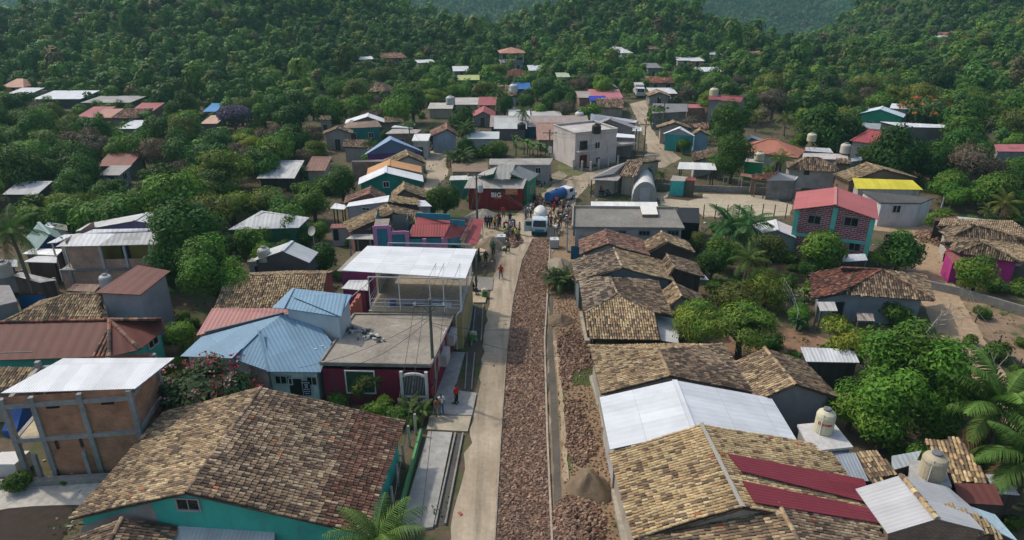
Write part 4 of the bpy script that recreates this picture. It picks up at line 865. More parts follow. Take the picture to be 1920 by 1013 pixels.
# blue gate
t=thing('gate','blue metal gate posts and panels beside the rosy tile roof','gate',P(1076,482),lm='the blue gate');mb=MB()
for a,b,z0,z1 in(((1062,470),(1064,474),0,3.0),((1074,456),(1086,457),.9,2.2),((1070,486),(1086,487),0,1.6),((1086,486),(1088,488),0,3.0)):
 mb=MB();p,q=P(*a),P(*b);mb.wall(p,q,z0,z1);n_=np.array([0,.08,0]);mb.wall(q+n_,p+n_,z0,z1);mb.wall(p+n_,p,z0,z1);mb.wall(q,q+n_,z0,z1);mb.poly([p+(0,0,z1),q+(0,0,z1),q+n_+(0,0,z1),p+n_+(0,0,z1)]);mb.build('panel','paint:0.02,0.10,0.19',t)
# ---- south east corner
h=SH('tank_house','small concrete hut whose pale flat roof carries the cream water tank','the tank hut',[(1522,846,3.3),(1600,838,3.3),(1561,790,3.3),(1495,796,3.3)],'concrete:0.55,0.53,0.51,0.35','plaster:0.3,0.29,0.28',inset=.12,thick=.15);opening(h,1512,829,5,9,'window')
PL('tile_house','low roof half of loose tan tiles and half of grey sheet','the half tiled low roof',[[(1605,850,3.0),(1646,848,3.0),(1680,893,2.4),(1630,903,2.4)]],'tile:tan',[(1570,850,2.8),(1645,850,2.8),(1676,890,2.3),(1600,898,2.3)],'wood:0.07,0.05,0.04',seed=61)
SH('shed_house','grey blue corrugated sheet beside the half tiled low roof','the grey blue sheet',[(1596,902,2.5),(1629,902,2.5),(1604,849,3.0),(1562,849,3.0)],'metal:0.30,0.34,0.37,0.2,0.1','wood:0.06,0.05,0.04',inset=.1)
h=G('shed_house','shed with a pale ribbed sheet gable and a row of tiles on its ridge','the pale ribbed gable',(1757,973),(1689,891),(1658,992),4.3,3.4,ef2=(1850,1000),roof='metal:0.45,0.45,0.455,0.24,0.1',wall='brick:0.2,0.12,0.08',seed=63,og=.1,ov=.15)
mb=MB();ridge_tiles(mb,P(1689,891,4.38),P(1757,973,4.38),'gold',3,.15);mb.build('ridge_cap','tile',h)
SH('shed_house','dull grey sheet roof beside the ribbed water tank','the dull grey sheet',[(1762,965,3.7),(1842,968,3.0),(1776,912,3.2),(1702,896,4.0)],'metal:0.36,0.38,0.39,0.24,0.1','brick:0.2,0.12,0.08',inset=.15)
PL('tile_house','strip of loose tan tiles sloping past the dull grey sheet','the strip of loose tiles',[[(1752,960,3.6),(1775,945,3.8),(1850,975,3.0),(1878,1003,2.6),(1830,1003,2.6)]],'tile:gold',[(1758,965,3.2),(1778,952,3.2),(1845,977,2.8),(1870,1000,2.4),(1825,1000,2.4)],'brick:0.22,0.12,0.08',seed=65)
SH('shed_house','pale blue sheet hanging below the strip of loose tiles','the pale blue sheet',[(1870,997,2.4),(1910,1016,2.2),(1866,965,2.6),(1822,950,2.9)],'metal:0.38,0.50,0.55,0.3,0.1','wood',inset=.15)
h=SH('tank_house','low concrete block stand that carries the ribbed water tank','the tank stand',[(1705,897,3.2),(1785,912,3.2),(1768,868,3.2),(1706,862,3.2)],'concrete:0.36,0.35,0.33,0.4','concrete:0.3,0.29,0.28,0.4',inset=.1,thick=.2)
PL('tile_house','crumbling roof of big loose tan tiles under the coconut palm','the crumbling tile roof',[[(1733,826,3.2),(1800,822,3.4),(1855,900,2.5),(1790,908,2.4),(1772,880,2.6)]],'tile:gold',[(1738,828,2.8),(1797,825,2.8),(1848,898,2.3),(1785,905,2.3)],'wood:0.06,0.045,0.035',seed=67,big=1.15)
SH('shed_house','rust brown sheet roof over plank walls below the crumbling tiles','the rust brown sheet',[(1800,943,2.4),(1882,948,2.4),(1865,908,2.7),(1788,905,2.7)],'metal:0.14,0.05,0.042,0.5,0.2','wood:0.1,0.085,0.07',inset=.15)
SH('shed_house','grey corrugated scrap sheet under the coconut palm','the grey scrap sheet',[(1872,925,2.3),(1912,928,2.3),(1880,888,2.6),(1845,890,2.6)],'metal:0.48,0.50,0.51,0.2,0.2','wood:0.08,0.06,0.05',inset=.1)
SH('shed_house','torn grey sheet lying behind the ribbed water tank','the torn grey sheet',[(1672,882,2.6),(1716,870,2.7),(1728,845,2.9),(1672,855,2.8)],'metal:0.38,0.42,0.43,0.3,0.25','wood:0.08,0.06,0.05',inset=.1)
h=SH('shed_house','ribbed white sheet shed under the spreading olive tree','the ribbed white shed',[(1512,678,2.6),(1612,680,2.6),(1600,655,3.0),(1501,651,3.0)],'metal:0.60,0.62,0.63,0.28,0.25','wood:0.06,0.05,0.045',inset=.15)
h=PL('tile_house','hipped house with half maroon half brown tiles and blue grey wall','the maroon and brown tile house',[[(1577,502,4.0),(1652,506,4.5),(1577,550,2.9),(1521,561,2.6),(1519,513,3.0)],[(1652,506,4.5),(1752,564,2.9),(1577,550,2.9)],[(1652,506,4.5),(1735,517,2.9),(1752,564,2.9)],[(1652,506,4.5),(1577,502,4.0),(1575,508,2.9),(1728,514,2.9),(1735,517,2.9)]],
 'tile:red/brown/tan/brown',[(1530,560,2.5),(1577,552,2.8),(1738,562,2.8),(1728,520,2.8),(1530,514,2.8)],'plaster:0.21,0.245,0.27',seed=69,ridges=[((1652,506,4.5),(1577,550,2.9)),((1652,506,4.5),(1752,564,2.9)),((1577,502,4.0),(1652,506,4.5))],inset=.4)
opening(h,1569,585,18,36,'door','paint:0.06,0.05,0.05','paint:0.02,0.015,0.015')
for q,l,m_ in(([(1538,583,2.1),(1571,583,2.1),(1565,566,2.5),(1532,566,2.5)],'small rusty patched awning at the blue grey wall','metal:0.55,0.53,0.5,0.3,0.35'),([(1608,601,1.2),(1640,602,1.2),(1637,588,1.35),(1606,586,1.35)],'low work table with a rusty sheet top at the blue grey wall','metal:0.4,0.38,0.36,0.3,0.6')):
 t=SH('awning' if 'awning' in l else 'work_table',l,None,q,m_,'wood:0.12,0.1,0.08',open_=True,inset=.1,cat='awning' if 'awning' in l else 'table')
# two storey house with brick pattern walls
h=G('brick_pattern_house','two storey house with maroon brick pattern walls and salmon red roof','the brick pattern house',(1566,384),(1567,351),(1486,394),7.0,5.9,ef2=(1647,405),roof='metal:0.42,0.125,0.12,0.35,0.05',wall='brick:0.20,0.03,0.042,0.40,0.30,0.33,0.45,0.5,0.022',ov=.3,og=.5)
opening(h,1527,412,22,15,'window','paint:0.2,0.2,0.2');opening(h,1596,416,24,16,'window','paint:0.2,0.2,0.2');opening(h,1602,463,19,14,'window','paint:0.2,0.2,0.2')
w0=WALLS[h.name];fr=min(w0,key=lambda w:(w[0]+w[1])[1]);p0,p1=(fr if fr[0][0]<fr[1][0]else fr[::-1]);e_=(p1-p0)/np.linalg.norm(p1-p0);L_=np.linalg.norm(p1-p0);n_=np.array([e_[1],-e_[0],0]);E3=np.array([*e_,0]);o3=np.array([*p0,0])
for s_,hh in((.22,5.95),(L_/2,6.75),(L_-.22,5.95)):mb=MB();mb.box(o3+E3*s_+n_*.03+(0,0,hh/2-.2),(.5,.14,hh),ax=[E3,n_,(0,0,1)]);mb.build('column','paint:0.13,0.46,0.39',h)
mb=MB();mb.box(o3+E3*(L_/2)+n_*.025+(0,0,2.95),(L_-1,.12,.34),ax=[E3,n_,(0,0,1)]);mb.build('band','paint:0.13,0.46,0.39',h)
mb=MB();mb.beam(P(1566,384,7.07),P(1567,351,7.07),.3,.06);mb.build('ridge_cap','paint:0.5,0.22,0.2',h)
SH('shed_house','small white sheet roof at the foot of the brick pattern house','the small white lean-to',[(1580,491,2.0),(1627,488,2.0),(1622,476,2.4),(1577,477,2.4)],'metal:0.6,0.62,0.63,0.4,0.05','wood:0.07,0.055,0.05',inset=.12)
G('shed_house','pale gabled shed roof half hidden by the feathery green tree','the pale shed by the feathery tree',(1458,432),(1453,412),(1415,432),3.4,2.7,ef2=(1490,436),roof='metal:0.60,0.61,0.62,0.4,0.1',wall='plaster:0.3,0.3,0.3')
# ---- east side lane
h=PL('tile_house','brown tiled house behind the pink walled house, beside a heap of stones','the brown tiled house at the lane',[[(1757,424,3.3),(1828,423,4.4),(1775,448,3.0)],[(1828,423,4.4),(1945,455,3.0),(1775,448,3.0)],[(1828,423,4.4),(1757,424,3.3),(1765,412,3.0),(1900,415,3.0),(1945,455,3.0)]],'tile:brown/brown/tan',[(1765,428,2.9),(1779,448,2.9),(1935,455,2.9),(1890,418,2.9)],'plaster:0.4,0.37,0.33',seed=71,ridges=[((1828,423,4.4),(1775,448,3.0)),((1828,423,4.4),(1945,455,3.0))])
h=PL('tile_house','bright pink walled house under a low brown tile roof at the lane','the pink house',[[(1762,455,3.0),(1843,455,4.2),(1797,474,2.8)],[(1843,455,4.2),(1918,494,2.8),(1797,474,2.8)],[(1843,455,4.2),(1762,455,3.0),(1790,440,3.0),(1905,452,3.0),(1930,480,2.8),(1918,494,2.8)]],'tile:brown/brown/tan',[(1772,458,2.7),(1800,474,2.7),(1912,492,2.7),(1915,470,2.7)],'plaster:0.42,0.03,0.22',seed=73,ridges=[((1843,455,4.2),(1797,474,2.8)),((1843,455,4.2),(1918,494,2.8))],inset=.3)
h=SH('porch','small pink porch with a faded red sheet roof at the lane','the pink porch',[(1786,494,2.3),(1812,490,2.2),(1793,470,2.6),(1772,471,2.6)],'metal:0.30,0.11,0.10,0.4,0.3','plaster:0.45,0.04,0.22',inset=.1,cat='porch')
SH('shed_house','shed with rust red and grey sheets behind the brown tiled house','the rust and grey shed',[(1752,414,2.7),(1797,413,2.7),(1796,405,2.9),(1752,409,2.9)],'metal:0.2,0.09,0.07,0.3,0.3','wood:0.07,0.05,0.05',inset=.1)
SH('shed_house','long pale grey sheet roof beside the rust red shed','the pale grey shed at the lane',[(1800,415,2.7),(1874,426,2.5),(1862,413,2.8),(1795,406,2.9)],'metal:0.45,0.48,0.5,0.3,0.1','wood:0.07,0.05,0.05',inset=.1)
t=thing('yard_wall','low grey wall topped with white railing along the lane garden','wall',P(1760,540));mb=MB()
for a,b in(((1735,540),(1800,555)),((1800,555),(1945,598))):mb.beam(P(*a)+(0,0,.35),P(*b)+(0,0,.35),.2,1.0)
mb.build('wall','concrete:0.25,0.24,0.22,0.5',t)
h=SH('grey_house','plain grey walled house with a dark flat roof below the yellow roof','the grey house under the yellow roof',[(1651,380,3.2),(1727,381,3.2),(1751,371,3.4),(1616,358,3.5)],'concrete:0.10,0.098,0.095,0.4','plaster:0.58,0.565,0.56',inset=.15,thick=.15);opening(h,1681,392,13,13,'window')
SH('yellow_roof_house','house with a bright yellow sheet roof behind the grey house','the yellow roof',[(1605,354,3.0),(1731,356,3.0),(1711,338,3.7),(1598,334,3.7)],'metal:0.62,0.53,0.05,0.9,0.0','plaster:0.4,0.37,0.33',inset=.3)
G('tile_house','wide tile gable house with a brown earthen end wall above the yellow roof','the wide earthen gable',(1656,318),(1624,305),(1566,330),4.6,3.0,ef2=(1746,346),roof='tile:tan',wall='plaster:0.22,0.145,0.10',seed=75)
# ------------------------------------------------------------------ houses around and beyond the crossing
def turquoise_house():
 A,B=P(701,424.5,5.3),P(864,450,3.4);A[2]=B[2]=0;ax=B-A;Lx=np.linalg.norm(ax);ax /= Lx;n=np.array([-ax[1],ax[0],0]);D=6.6
 at=lambda s,d,z:A+ax*s+n*d+np.array([0,0,z]);foot=[at(0,0,0)[:2],at(Lx,0,0)[:2],at(Lx,D,0)[:2],at(0,D,0)[:2]]
 r=new_house('turquoise_house','turquoise house framed with pink bands and red sheet roofs','house','the turquoise and pink house',foot,0.0)
 sx=lambda px:(px-701)/161*Lx;T='plaster:0.035,0.20,0.27';K='paint:0.52,0.23,0.42';zl,zm,zh=3.0,4.6,5.3
 mb=MB();mb.wall(at(0,0,0),at(sx(728),0,0),0,zh);mb.wall(at(sx(728),0,0),at(sx(760),0,0),0,zm);mb.wall(at(sx(760),0,0),at(Lx,0,0),0,3.7)
 mb.wall(at(Lx,0,0),at(Lx,D,0),0,3.4);mb.wall(at(0,D,0),at(0,0,0),0,zh);mb.wall(at(Lx,D,0),at(0,D,0),0,3.2)
 mb.wall(at(sx(728),0,0),at(sx(728),2.2,0),zl,zh);mb.wall(at(sx(760),0,0),at(sx(760),D,0),zl,zm);mb.build('wall',T,r)
 WALLS[r.name]=[(np.array(foot[0]),np.array(foot[1])),(np.array(foot[1]),np.array(foot[2]))]
 for px,z1 in((702,zh),(729,zh),(761,zm),(793,3.7),(829,3.7),(833,3.7)):mb=MB();mb.box(at(sx(px),-.03,z1/2),(.42,.16,z1),ax=[ax,n,(0,0,1)]);mb.build('column',K,r)
 for a,b,z in((701,728,zh-.1),(728,760,zm-.1),(701,834,2.75)):mb=MB();mb.beam(at(sx(a),-.05,z),at(sx(b),-.05,z),.14,.36);mb.build('band',K,r)
 mb=MB();mb.prism([at(0,0,zh+.05),at(sx(728),0,zh+.05),at(sx(728),2.2,zh+.05),at(0,2.2,zh+.05)],.15);mb.build('roof_slab','concrete:0.3,0.25,0.22,0.5',r)
 mb=MB();mb.wall(at(sx(731),D*.55,0),at(sx(758),D*.55,0),3.2,5.3);mb.build('grey_wall','plaster:0.15,0.14,0.13',r)
 mb=MB();mb.prism([at(sx(729),.1,3.3),at(sx(760),.1,3.3),at(sx(760),D,3.3),at(sx(729),D,3.3)],.15);mb.build('terrace_floor','concrete:0.2,0.18,0.16,0.5',r)
 R_='metal:0.34,0.075,0.075,0.3,0.1';mb=MB()
 for q in([(764,444,3.8),(838,444,3.8),(844,421,4.7),(774,421,4.7)],[(832,445,3.9),(866,451,3.2),(878,422,3.7),(844,421,4.7)],[(778,421,4.7),(878,422,3.9),(872,416,4.2),(782,407,5.0)]):metal_plane(mb,[P(*a)for a in q])
 mb.build('roof',R_,r)
 mb=MB();metal_plane(mb,[P(870,456,3.1),P(895,458,2.8),P(908,411,3.2),P(884,410,3.5)]);mb.build('porch_roof',R_,r)
 mb=MB();mb.beam(P(864,452,3.5),P(884,411,3.9),.35,.12);mb.build('gutter','paint:0.09,0.05,0.05',r)
 for(a,b),(c,d),z0,z1 in(((780,407),(844,413),4.7,5.4),((844,413),(872,418),4.3,5.0)):mb=MB();p,q=P(a,b,4.9),P(c,d,4.7);mb.beam((p[0],p[1],(z0+z1)/2),(q[0],q[1],(z0+z1)/2),.15,z1-z0);mb.build('parapet',T,r)
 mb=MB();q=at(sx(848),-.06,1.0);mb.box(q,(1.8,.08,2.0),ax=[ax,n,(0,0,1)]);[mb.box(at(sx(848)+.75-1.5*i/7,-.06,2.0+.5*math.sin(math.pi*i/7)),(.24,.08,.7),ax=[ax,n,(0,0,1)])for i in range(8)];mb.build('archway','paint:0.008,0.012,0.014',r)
 for p in((873,456,3.0),(892,457,2.9),(905,415,3.1)):mb=MB();q=P(*p)*(1,1,0);mb.tube([q,q+(0,0,2.75)],.05,6);mb.build('post','paint:0.4,0.4,0.4',r)
turquoise_house()
G('tile_house','tan tile house next to the turquoise house, with a steep front hip','the steep tan tile roof',(738,399),(724,383),(655,431),4.6,3.0,ef2=(786,396),hipf=False,roof='tile:tan',wall='plaster:0.16,0.08, 0.07',seed=81)
PL('tile_house','low tile lean-to with straight furrows beside the turquoise tower','the furrowed tile lean-to',[[(727,401,4.2),(840,403,4.2),(838,412,3.8),(705,431,2.9),(663,430,2.9)]],'tile:tan',[(668,430,2.8),(705,430,2.8),(740,408,3.0),(725,404,3.0)],'plaster:0.14,0.075,0.065',seed=83)
SH('awning','pale sheet awning on thin posts beside the turquoise tower','the pale awning',[(648,448,2.3),(700,449,2.3),(699,439,2.6),(664,439,2.6)],'metal:0.5,0.47,0.42,0.4,0.1','paint:0.3,0.3,0.3',open_=True,cat='awning')
h=SH('latrine','tiny grey outhouse with a dark door and rust red roof','the tiny outhouse',[(619,428,2.3),(660,427,2.3),(664,419,2.5),(622,420,2.5)],'metal:0.24,0.095,0.075,0.4,0.2','plaster:0.36,0.35,0.34',inset=.12,cat='outhouse');opening(h,630,440,9,21,'door','paint:0.3,0.3,0.3','paint:0.02,0.02,0.025')
h=SH('white_roof_house','grey walled house with a long white sheet roof below the teal gable','the long white sheet roof',[(649,388,3.0),(728,378,4.0),(730,366,4.2),(654,380,3.2)],WHITE,'plaster:0.33,0.32,0.33',inset=.2);opening(h,686,392,14,5,'window')
PL('tile_house','sandy strip of roof tiles continuing the long white sheet roof','the sandy strip of tiles',[[(728,378,4.0),(783,385,3.1),(784,374,3.3),(736,366,4.2)]],'tile:gold',[(730,378,3.2),(780,385,3.0),(781,376,3.0),(738,368,3.2)],'plaster:0.1,0.1,0.11',seed=85)
SH('shed_house','small white sheet porch at the end of the sandy tile strip','the small white end porch',[(783,387,3.0),(810,387,2.8),(797,376,3.1),(784,375,3.2)],WHITE,'plaster:0.3,0.3,0.3',inset=.2)
SH('shed_house','white and grey patchwork sheet roof beside the dark round tree','the patchwork sheet roof',[(619,391,2.6),(645,393,2.6),(652,385,2.8),(628,381,2.9)],'metal:0.7,0.71,0.72,0.5,0.1','wood:0.1,0.06,0.05',open_=True)
G('tile_house','red and brown tile house in front of the teal gable, nearer the trees','the red brown tile roof',(693,364),(695,350),(647,378),4.2,3.0,ef2=(722,366),roof='tile:rose',wall='plaster:0.2,0.12,0.1',seed=87)
G('tile_house','sandy tile gable house between the teal house and the side street','the sandy tile gable',(757,357),(757,342),(735,366),4.3,3.0,ef2=(800,368),roof='tile:tan',wall='plaster:0.16,0.11,0.09',seed=89)
h=G('teal_house','teal walled gable house under a clean white sheet roof','the teal gable',(723,324),(723.5,312),(673,336),4.9,3.4,ef2=(794,339),roof=WHITE,wall='plaster:0.012,0.20,0.15',og=.5);opening(h,724,346,11,10,'window','paint:0.6,0.6,0.6')
G('orange_roof_house','house with a plain orange roof behind the teal gable','the orange roof',(729,311),(730,299),(689,319),4.9,3.7,ef2=(791,324),roof='metal:0.50,0.26,0.11,0.9,0.0',wall='plaster:0.3,0.25,0.2')
h=G('tile_house','sandy tile house with a pale gable at the side street corner','the pale gabled tile house',(766,293),(761,282),(722,301),4.4,3.1,ef2=(796,303),roof='tile:tan',wall='plaster:0.36,0.33,0.3',seed=91)
SH('long_house','long low brown walled building with a thin roof edge','the long brown wall',[(658,304,3),(720,303,3),(722,299,3.2),(660,301,3.2)],'metal:0.25,0.22,0.2,0.4,0.2','brick:0.19,0.11,0.08',inset=.1)
G('blue_roof_house','house with a big pale blue hipped roof over purple walls','the pale blue hipped roof',(733,262),(731,256),(684,284),5.2,3.0,ef2=(789,279),hipf=True,hipb=True,roof='metal:0.25,0.35,0.52,0.35,0.03',wall='plaster:0.11,0.03,0.15')
SH('house','rusty corrugated hip roof over teal walls and a dark porch','the rusty corrugated roof',[(640,241,3),(716,238,3),(708,226,3.9),(658,225,3.9)],'metal:0.27,0.19,0.14,0.3,0.35','plaster:0.02,0.16,0.15',auto=2)
G('white_roof_house','white gabled sheet roof just behind the rusty corrugated roof','the white gable behind the rusty roof',(689,219),(690,212),(648,227),4.6,3.4,ef2=(721,224),roof=WHITE,wall='plaster:0.16,0.12,0.1')
SH('tile_house','dark tile roof with a pale edge beside the white gable','the dark tile strip',[(714,231,3),(758,230,3),(757,219,3.7),(722,218,3.7)],'tile:brown','plaster:0.25,0.2,0.16')
SH('tile_house','low tile roof in the bushes in front of the rusty corrugated roof','the low tile roof in bushes',[(642,276,2.6),(690,277,2.6),(691,263,3.3),(644,262,3.3)],'tile:brown','plaster:0.3,0.28,0.25')
h=SH('house','grey patched sheet roof over a pillared porch','the pillared porch house',[(722,251,3),(782,250,3),(790,243,3.4),(736,242,3.4)],'metal:0.42,0.38,0.34,0.3,0.3','plaster:0.18,0.13,0.11',auto=2)
SH('white_roof_house','white sheet roof peeking over the pillared porch house','the white roof over the porch house',[(733,239,3.4),(768,243,3.4),(775,240,3.8),(740,235,3.8)],WHITE,'plaster:0.3,0.3,0.3')
h=SH('box_house','boxy cream shop with a white flat roof and orange sign by side street','the boxy cream shop',[(772,264,3.2),(803,264,3.2),(808,251,3.4),(777,251,3.4)],'paint:0.7,0.69,0.67','plaster:0.45,0.42,0.37',thick=.2,auto=1)
G('tile_house','tile house with pale blue wall beside the tall palm','the pale blue tile house',(838,243),(837,232),(808,250),4.2,2.9,ef2=(857,244),roof='tile:rose',wall='plaster:0.28,0.32,0.38',seed=93)
h=SH('house','tile roofed house among trees with a white porch strip','the tile house among trees',[(597,224,3),(622,225,3),(620,218,3.6),(602,217,3.6)],'tile:tan','plaster:0.3,0.27,0.24',auto=1)
G('tile_house','small brown gabled tile house with white porch beside the rusty roof','the small brown gable',(632,241),(634,236),(608,249),4.0,3.0,roof='tile:brown',wall='plaster:0.3,0.27,0.24',seed=95,auto=1)
# ---- red shop
def red_shop():
 h=PL('shop','red corner shop with white BIG lettering under grey corrugated roofs','the red shop',[[(870,353,3.0),(981,354,3.0),(988,335,3.7),(880,333,3.7)]],'metal:0.36,0.33,0.29,0.9,0.2',[(875,354,3.0),(979,356,3.0),(987,337,3.4),(882,335,3.4)],'plaster:0.17,0.012,0.014',inset=.25)
 g=facing(h,930,367);t,q,e,nn=g;E3=np.array([*e,0]);N3=np.array([*nn,0])
 def text(s,px,py,size,mat,nm):
  t,q,e,nn=facing(h,px,py);cu=bpy.data.curves.new(nm,'FONT');cu.body=s;cu.size=size;cu.extrude=.015;cu.offset=.02*size;cu.align_x='CENTER';cu.align_y='CENTER';o=bpy.data.objects.new(nm,cu);COL.objects.link(o)
  cu.materials.append(M(mat));o.parent=h;z=np.array([0,0,1.0]);mtx=np.eye(4);ee=np.array([*e,0])*(1 if e[0]>0 else-1);n3=np.array([*nn,0]);mtx[:3,0]=ee;mtx[:3,1]=z;mtx[:3,2]=n3;mtx[:3,3]=q+n3*.03-np.array(h['_off'])
  from mathutils import Matrix
  bpy.context.view_layer.update();me=bpy.data.meshes.new_from_object(o.evaluated_get(bpy.context.evaluated_depsgraph_get()));bpy.data.objects.remove(o);o=bpy.data.objects.new(nm,me);COL.objects.link(o);o.parent=h
  o.matrix_local=Matrix(mtx.tolist());return o
 text('BIG',930.5,366,.92,'paint:0.75,0.74,0.70','lettering');text('COLA',933,371.5,.34,'paint:0.6,0.25,0.02','lettering')
 q=P(934,359,2.6);t,c,e,nn=facing(h,933,359.5);ax=[(*e,0),(*nn,0),(0,0,1)]
 mb=MB();mb.box(c+np.array([*nn,0])*.012,(1.5,.03,.6),ax=ax);mb.build('black_panel','paint:0.012,0.012,0.012',h)
 opening(h,961,368,10,8,'window','paint:0.1,0.05,0.05');t,c,e,nn=facing(h,959,360);mb=MB();mb.box(c+np.array([*nn,0])*.05,(1.7,.08,.75),ax=ax);s_=mb.build('sign_board','paint:0.42,0.13,0.06',h)
 mb=MB();[mb.box(c+np.array([*nn,0])*.1+np.array([*e,0])*(x*.2-.6)+np.array([0,0,.12-.24*(k)]),(.13,.02,.11),ax=ax)for k in range(2)for x in range(7-2*k)];mb.build('lettering','paint:0.55,0.4,0.3',s_)
red_shop()
PL('green_house','green walled house with steep grey corrugated roofs behind the red shop','the green house behind the shop',[[(926,336,4.0),(956,336,4.0),(966,309,5.4),(934,308,5.4)],[(956,325,4.9),(992,340,3.2),(1011,326,3.2),(972,311,4.9)],[(887,334,3.6),(925,326,4.8),(932,312,4.8),(905,322,3.8)]],'metal:0.34,0.335,0.30,0.6,0.2',[(888,336,3.2),(990,342,3.2),(1008,328,3.2),(930,314,3.2)],'plaster:0.05,0.24,0.12',auto=2,gables=[[(956,336,3.2),(990,341,3.1),(957,326,4.7)],[(888,335,3.4),(925,337,3.2),(925,327,4.7)]],inset=.25)
SH('shed_house','low white sheet shed with green front beside the weeping palm','the low white shed by the shop',[(842,338,2.6),(895,337,2.6),(910,328,2.8),(845,330,2.8)],'metal:0.55,0.54,0.5,0.5,0.15','plaster:0.05,0.22,0.15',inset=.2)
h=SH('long_house','long grey concrete house with a flat cement roof behind the red shop','the long cement roof',[(917,309,3.2),(1031,309,3.2),(1037,297,3.2),(918,298,3.2)],'concrete:0.34,0.32,0.29,0.6','plaster:0.26,0.25, 0.25',thick=.25,inset=.2);opening(h,1009,320,10,10,'window')
SH('brick_foundation','roofless low brick foundation walls beside the weeping palm','the brick foundation',[(848,322,.9),(916,322,.9),(914,305,.9),(846,305,.9)],'dirt:0.26,0.19,0.14,0.5','brick:0.30,0.2,0.15',inset=.05,cat='foundation')
# ---- cream two storey house
def cream_house():
 A=P(1077,316);B=P(1154,306);ax=B-A;Lx=np.linalg.norm(ax);ax /= Lx;n=np.array([-ax[1],ax[0],0]);D=7.5;Hh=5.9
 at=lambda s,d,z:A+ax*s+n*d+np.array([0,0,z]);foot=[at(0,0,0)[:2],at(Lx,0,0)[:2],at(Lx,D,0)[:2],at(0,D,0)[:2]]
 r=new_house('cream_house','cream two storey house with a roof parapet, small balcony and black roof tank','house','the cream two storey house',foot,0.0)
 put_walls(r,foot,0,[Hh]*4,'plaster:0.55,0.485,0.45');mb=MB();mb.prism([at(.1,.1,Hh-.3),at(Lx-.1,.1,Hh-.3),at(Lx-.1,D-.1,Hh-.3),at(.1,D-.1,Hh-.3)],.2);mb.build('roof','concrete:0.5,0.46,0.43,0.4',r)
 mb=MB();[mb.beam(at(*a,Hh+.02),at(*b,Hh+.02),.22,.14)for a,b in(((0,0),(Lx,0)),((Lx,0),(Lx,D)),((Lx,D),(0,D)),((0,D),(0,0)))];mb.build('parapet','plaster:0.5,0.46,0.43',r)
 mb=MB();mb.box(at(Lx*.22,-.5,2.9),(3.2,1.0,.16),ax=[ax,n,(0,0,1)]);mb.build('balcony','plaster:0.55,0.485,0.45',r)
 mb=MB();[mb.tube([at(Lx*.22-1.5+i*.25,-.95,2.95),at(Lx*.22-1.5+i*.25,-.95,3.9)],.018,4)for i in range(13)];mb.tube([at(Lx*.22-1.55,-.95,3.9),at(Lx*.22+1.55,-.95,3.9)],.025,4);mb.build('balcony_rail','paint:0.03,0.03,0.03',r)
 opening(r,1094,274,13,17,'window','paint:0.05,0.05,0.05',bars=3);opening(r,1120,272.5,9,11,'window','paint:0.6,0.58,0.55');opening(r,1121,300,8,10,'window','paint:0.6,0.58,0.55');opening(r,1093,303,14,23,'door','plaster:0.55,0.485,0.45','wood:0.12,0.03,0.02')
 # open annex at the street side
 b=lambda s,d,z:at(Lx+s,d+.8,z);W_=4.6;Dp=6.0
 mb=MB();mb.prism([b(0,0,2.9),b(W_,0,2.9),b(W_,Dp,2.9),b(0,Dp,2.9)],.3);mb.build('annex_floor','plaster:0.42,0.38,0.35',r)
 for s_,d in((W_-.1,.1),(W_-.1,Dp-.1),(.4,.1)):mb=MB();mb.tube([b(s_,d,0),b(s_,d,5.3)],.09,6);mb.build('post','paint:0.05,0.05,0.05',r)
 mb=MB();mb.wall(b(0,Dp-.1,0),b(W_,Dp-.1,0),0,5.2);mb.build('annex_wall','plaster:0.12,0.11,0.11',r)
 mb=MB();[mb.tube([b(0,0.1,2.9+z),b(W_,0.1,2.9+z)],.02,4)for z in(.35,.7,1.0)];[mb.tube([b(W_-.1,.1,2.9+z),b(W_-.1,Dp,2.9+z)],.02,4)for z in(.35,.7,1.0)];mb.build('railing','paint:0.2,0.19,0.19',r)
 mb=MB();metal_plane(mb,[P(1155,257,5.4),P(1191,259,5.4),P(1190,253,5.6),P(1157,250,5.6)]);mb.build('annex_roof',WHITE,r)
 t=thing('fence','low fence with cream posts in front of the cream two storey house','fence',P(1112,322));fp=[P(*q)for q in((1075,318),(1091,321),(1107,322),(1122,317),(1140,312),(1158,310))]
 for q in fp:mb=MB();mb.box(q+(0,0,.85),(.28,.28,1.7));mb.build('post','plaster:0.45,0.41,0.38',t)
 for a,b_ in zip(fp,fp[1:]):mb=MB();mb.beam(a+(0,0,.25),b_+(0,0,.25),.12,.5);[mb.beam(a+(0,0,z),b_+(0,0,z),.03,.03)for z in(.8,1.1,1.4)];mb.build('panel','concrete:0.2,0.19,0.18,0.4',t)
cream_house()
G('grey_gable_house','taupe gable behind the cream house with white sheet roofs','the taupe gable',(1143,224),(1144,219),(1106,243),6.6,5.2,ef2=(1190,238),roof='metal:0.30,0.27,0.26,0.5,0.0',wall='plaster:0.24,0.215,0.21')
SH('white_roof_house','bright white sheet roof behind the taupe gable','the bright white roof',[(1106,228,5.6),(1192,230,5.2),(1196,226,5.4),(1108,213,6.8)],WHITE,'plaster:0.25,0.24,0.24')
SH('porch','white sheet porch on posts at the uphill street','the white street porch',[(1157,245,4.4),(1203,246,4.2),(1203,239,4.5),(1186,235,4.9)],WHITE,'paint:0.3,0.28,0.26',open_=True,cat='porch')
G('tile_house','dark brown hipped tile house at the bend of the dirt street','the dark hipped house at the bend',(1205,306),(1176,302),(1192,333),4.4,2.9,hipf=False,ef2=(1225,300),roof='tile:brown',wall='plaster:0.33,0.3,0.25',seed=101)
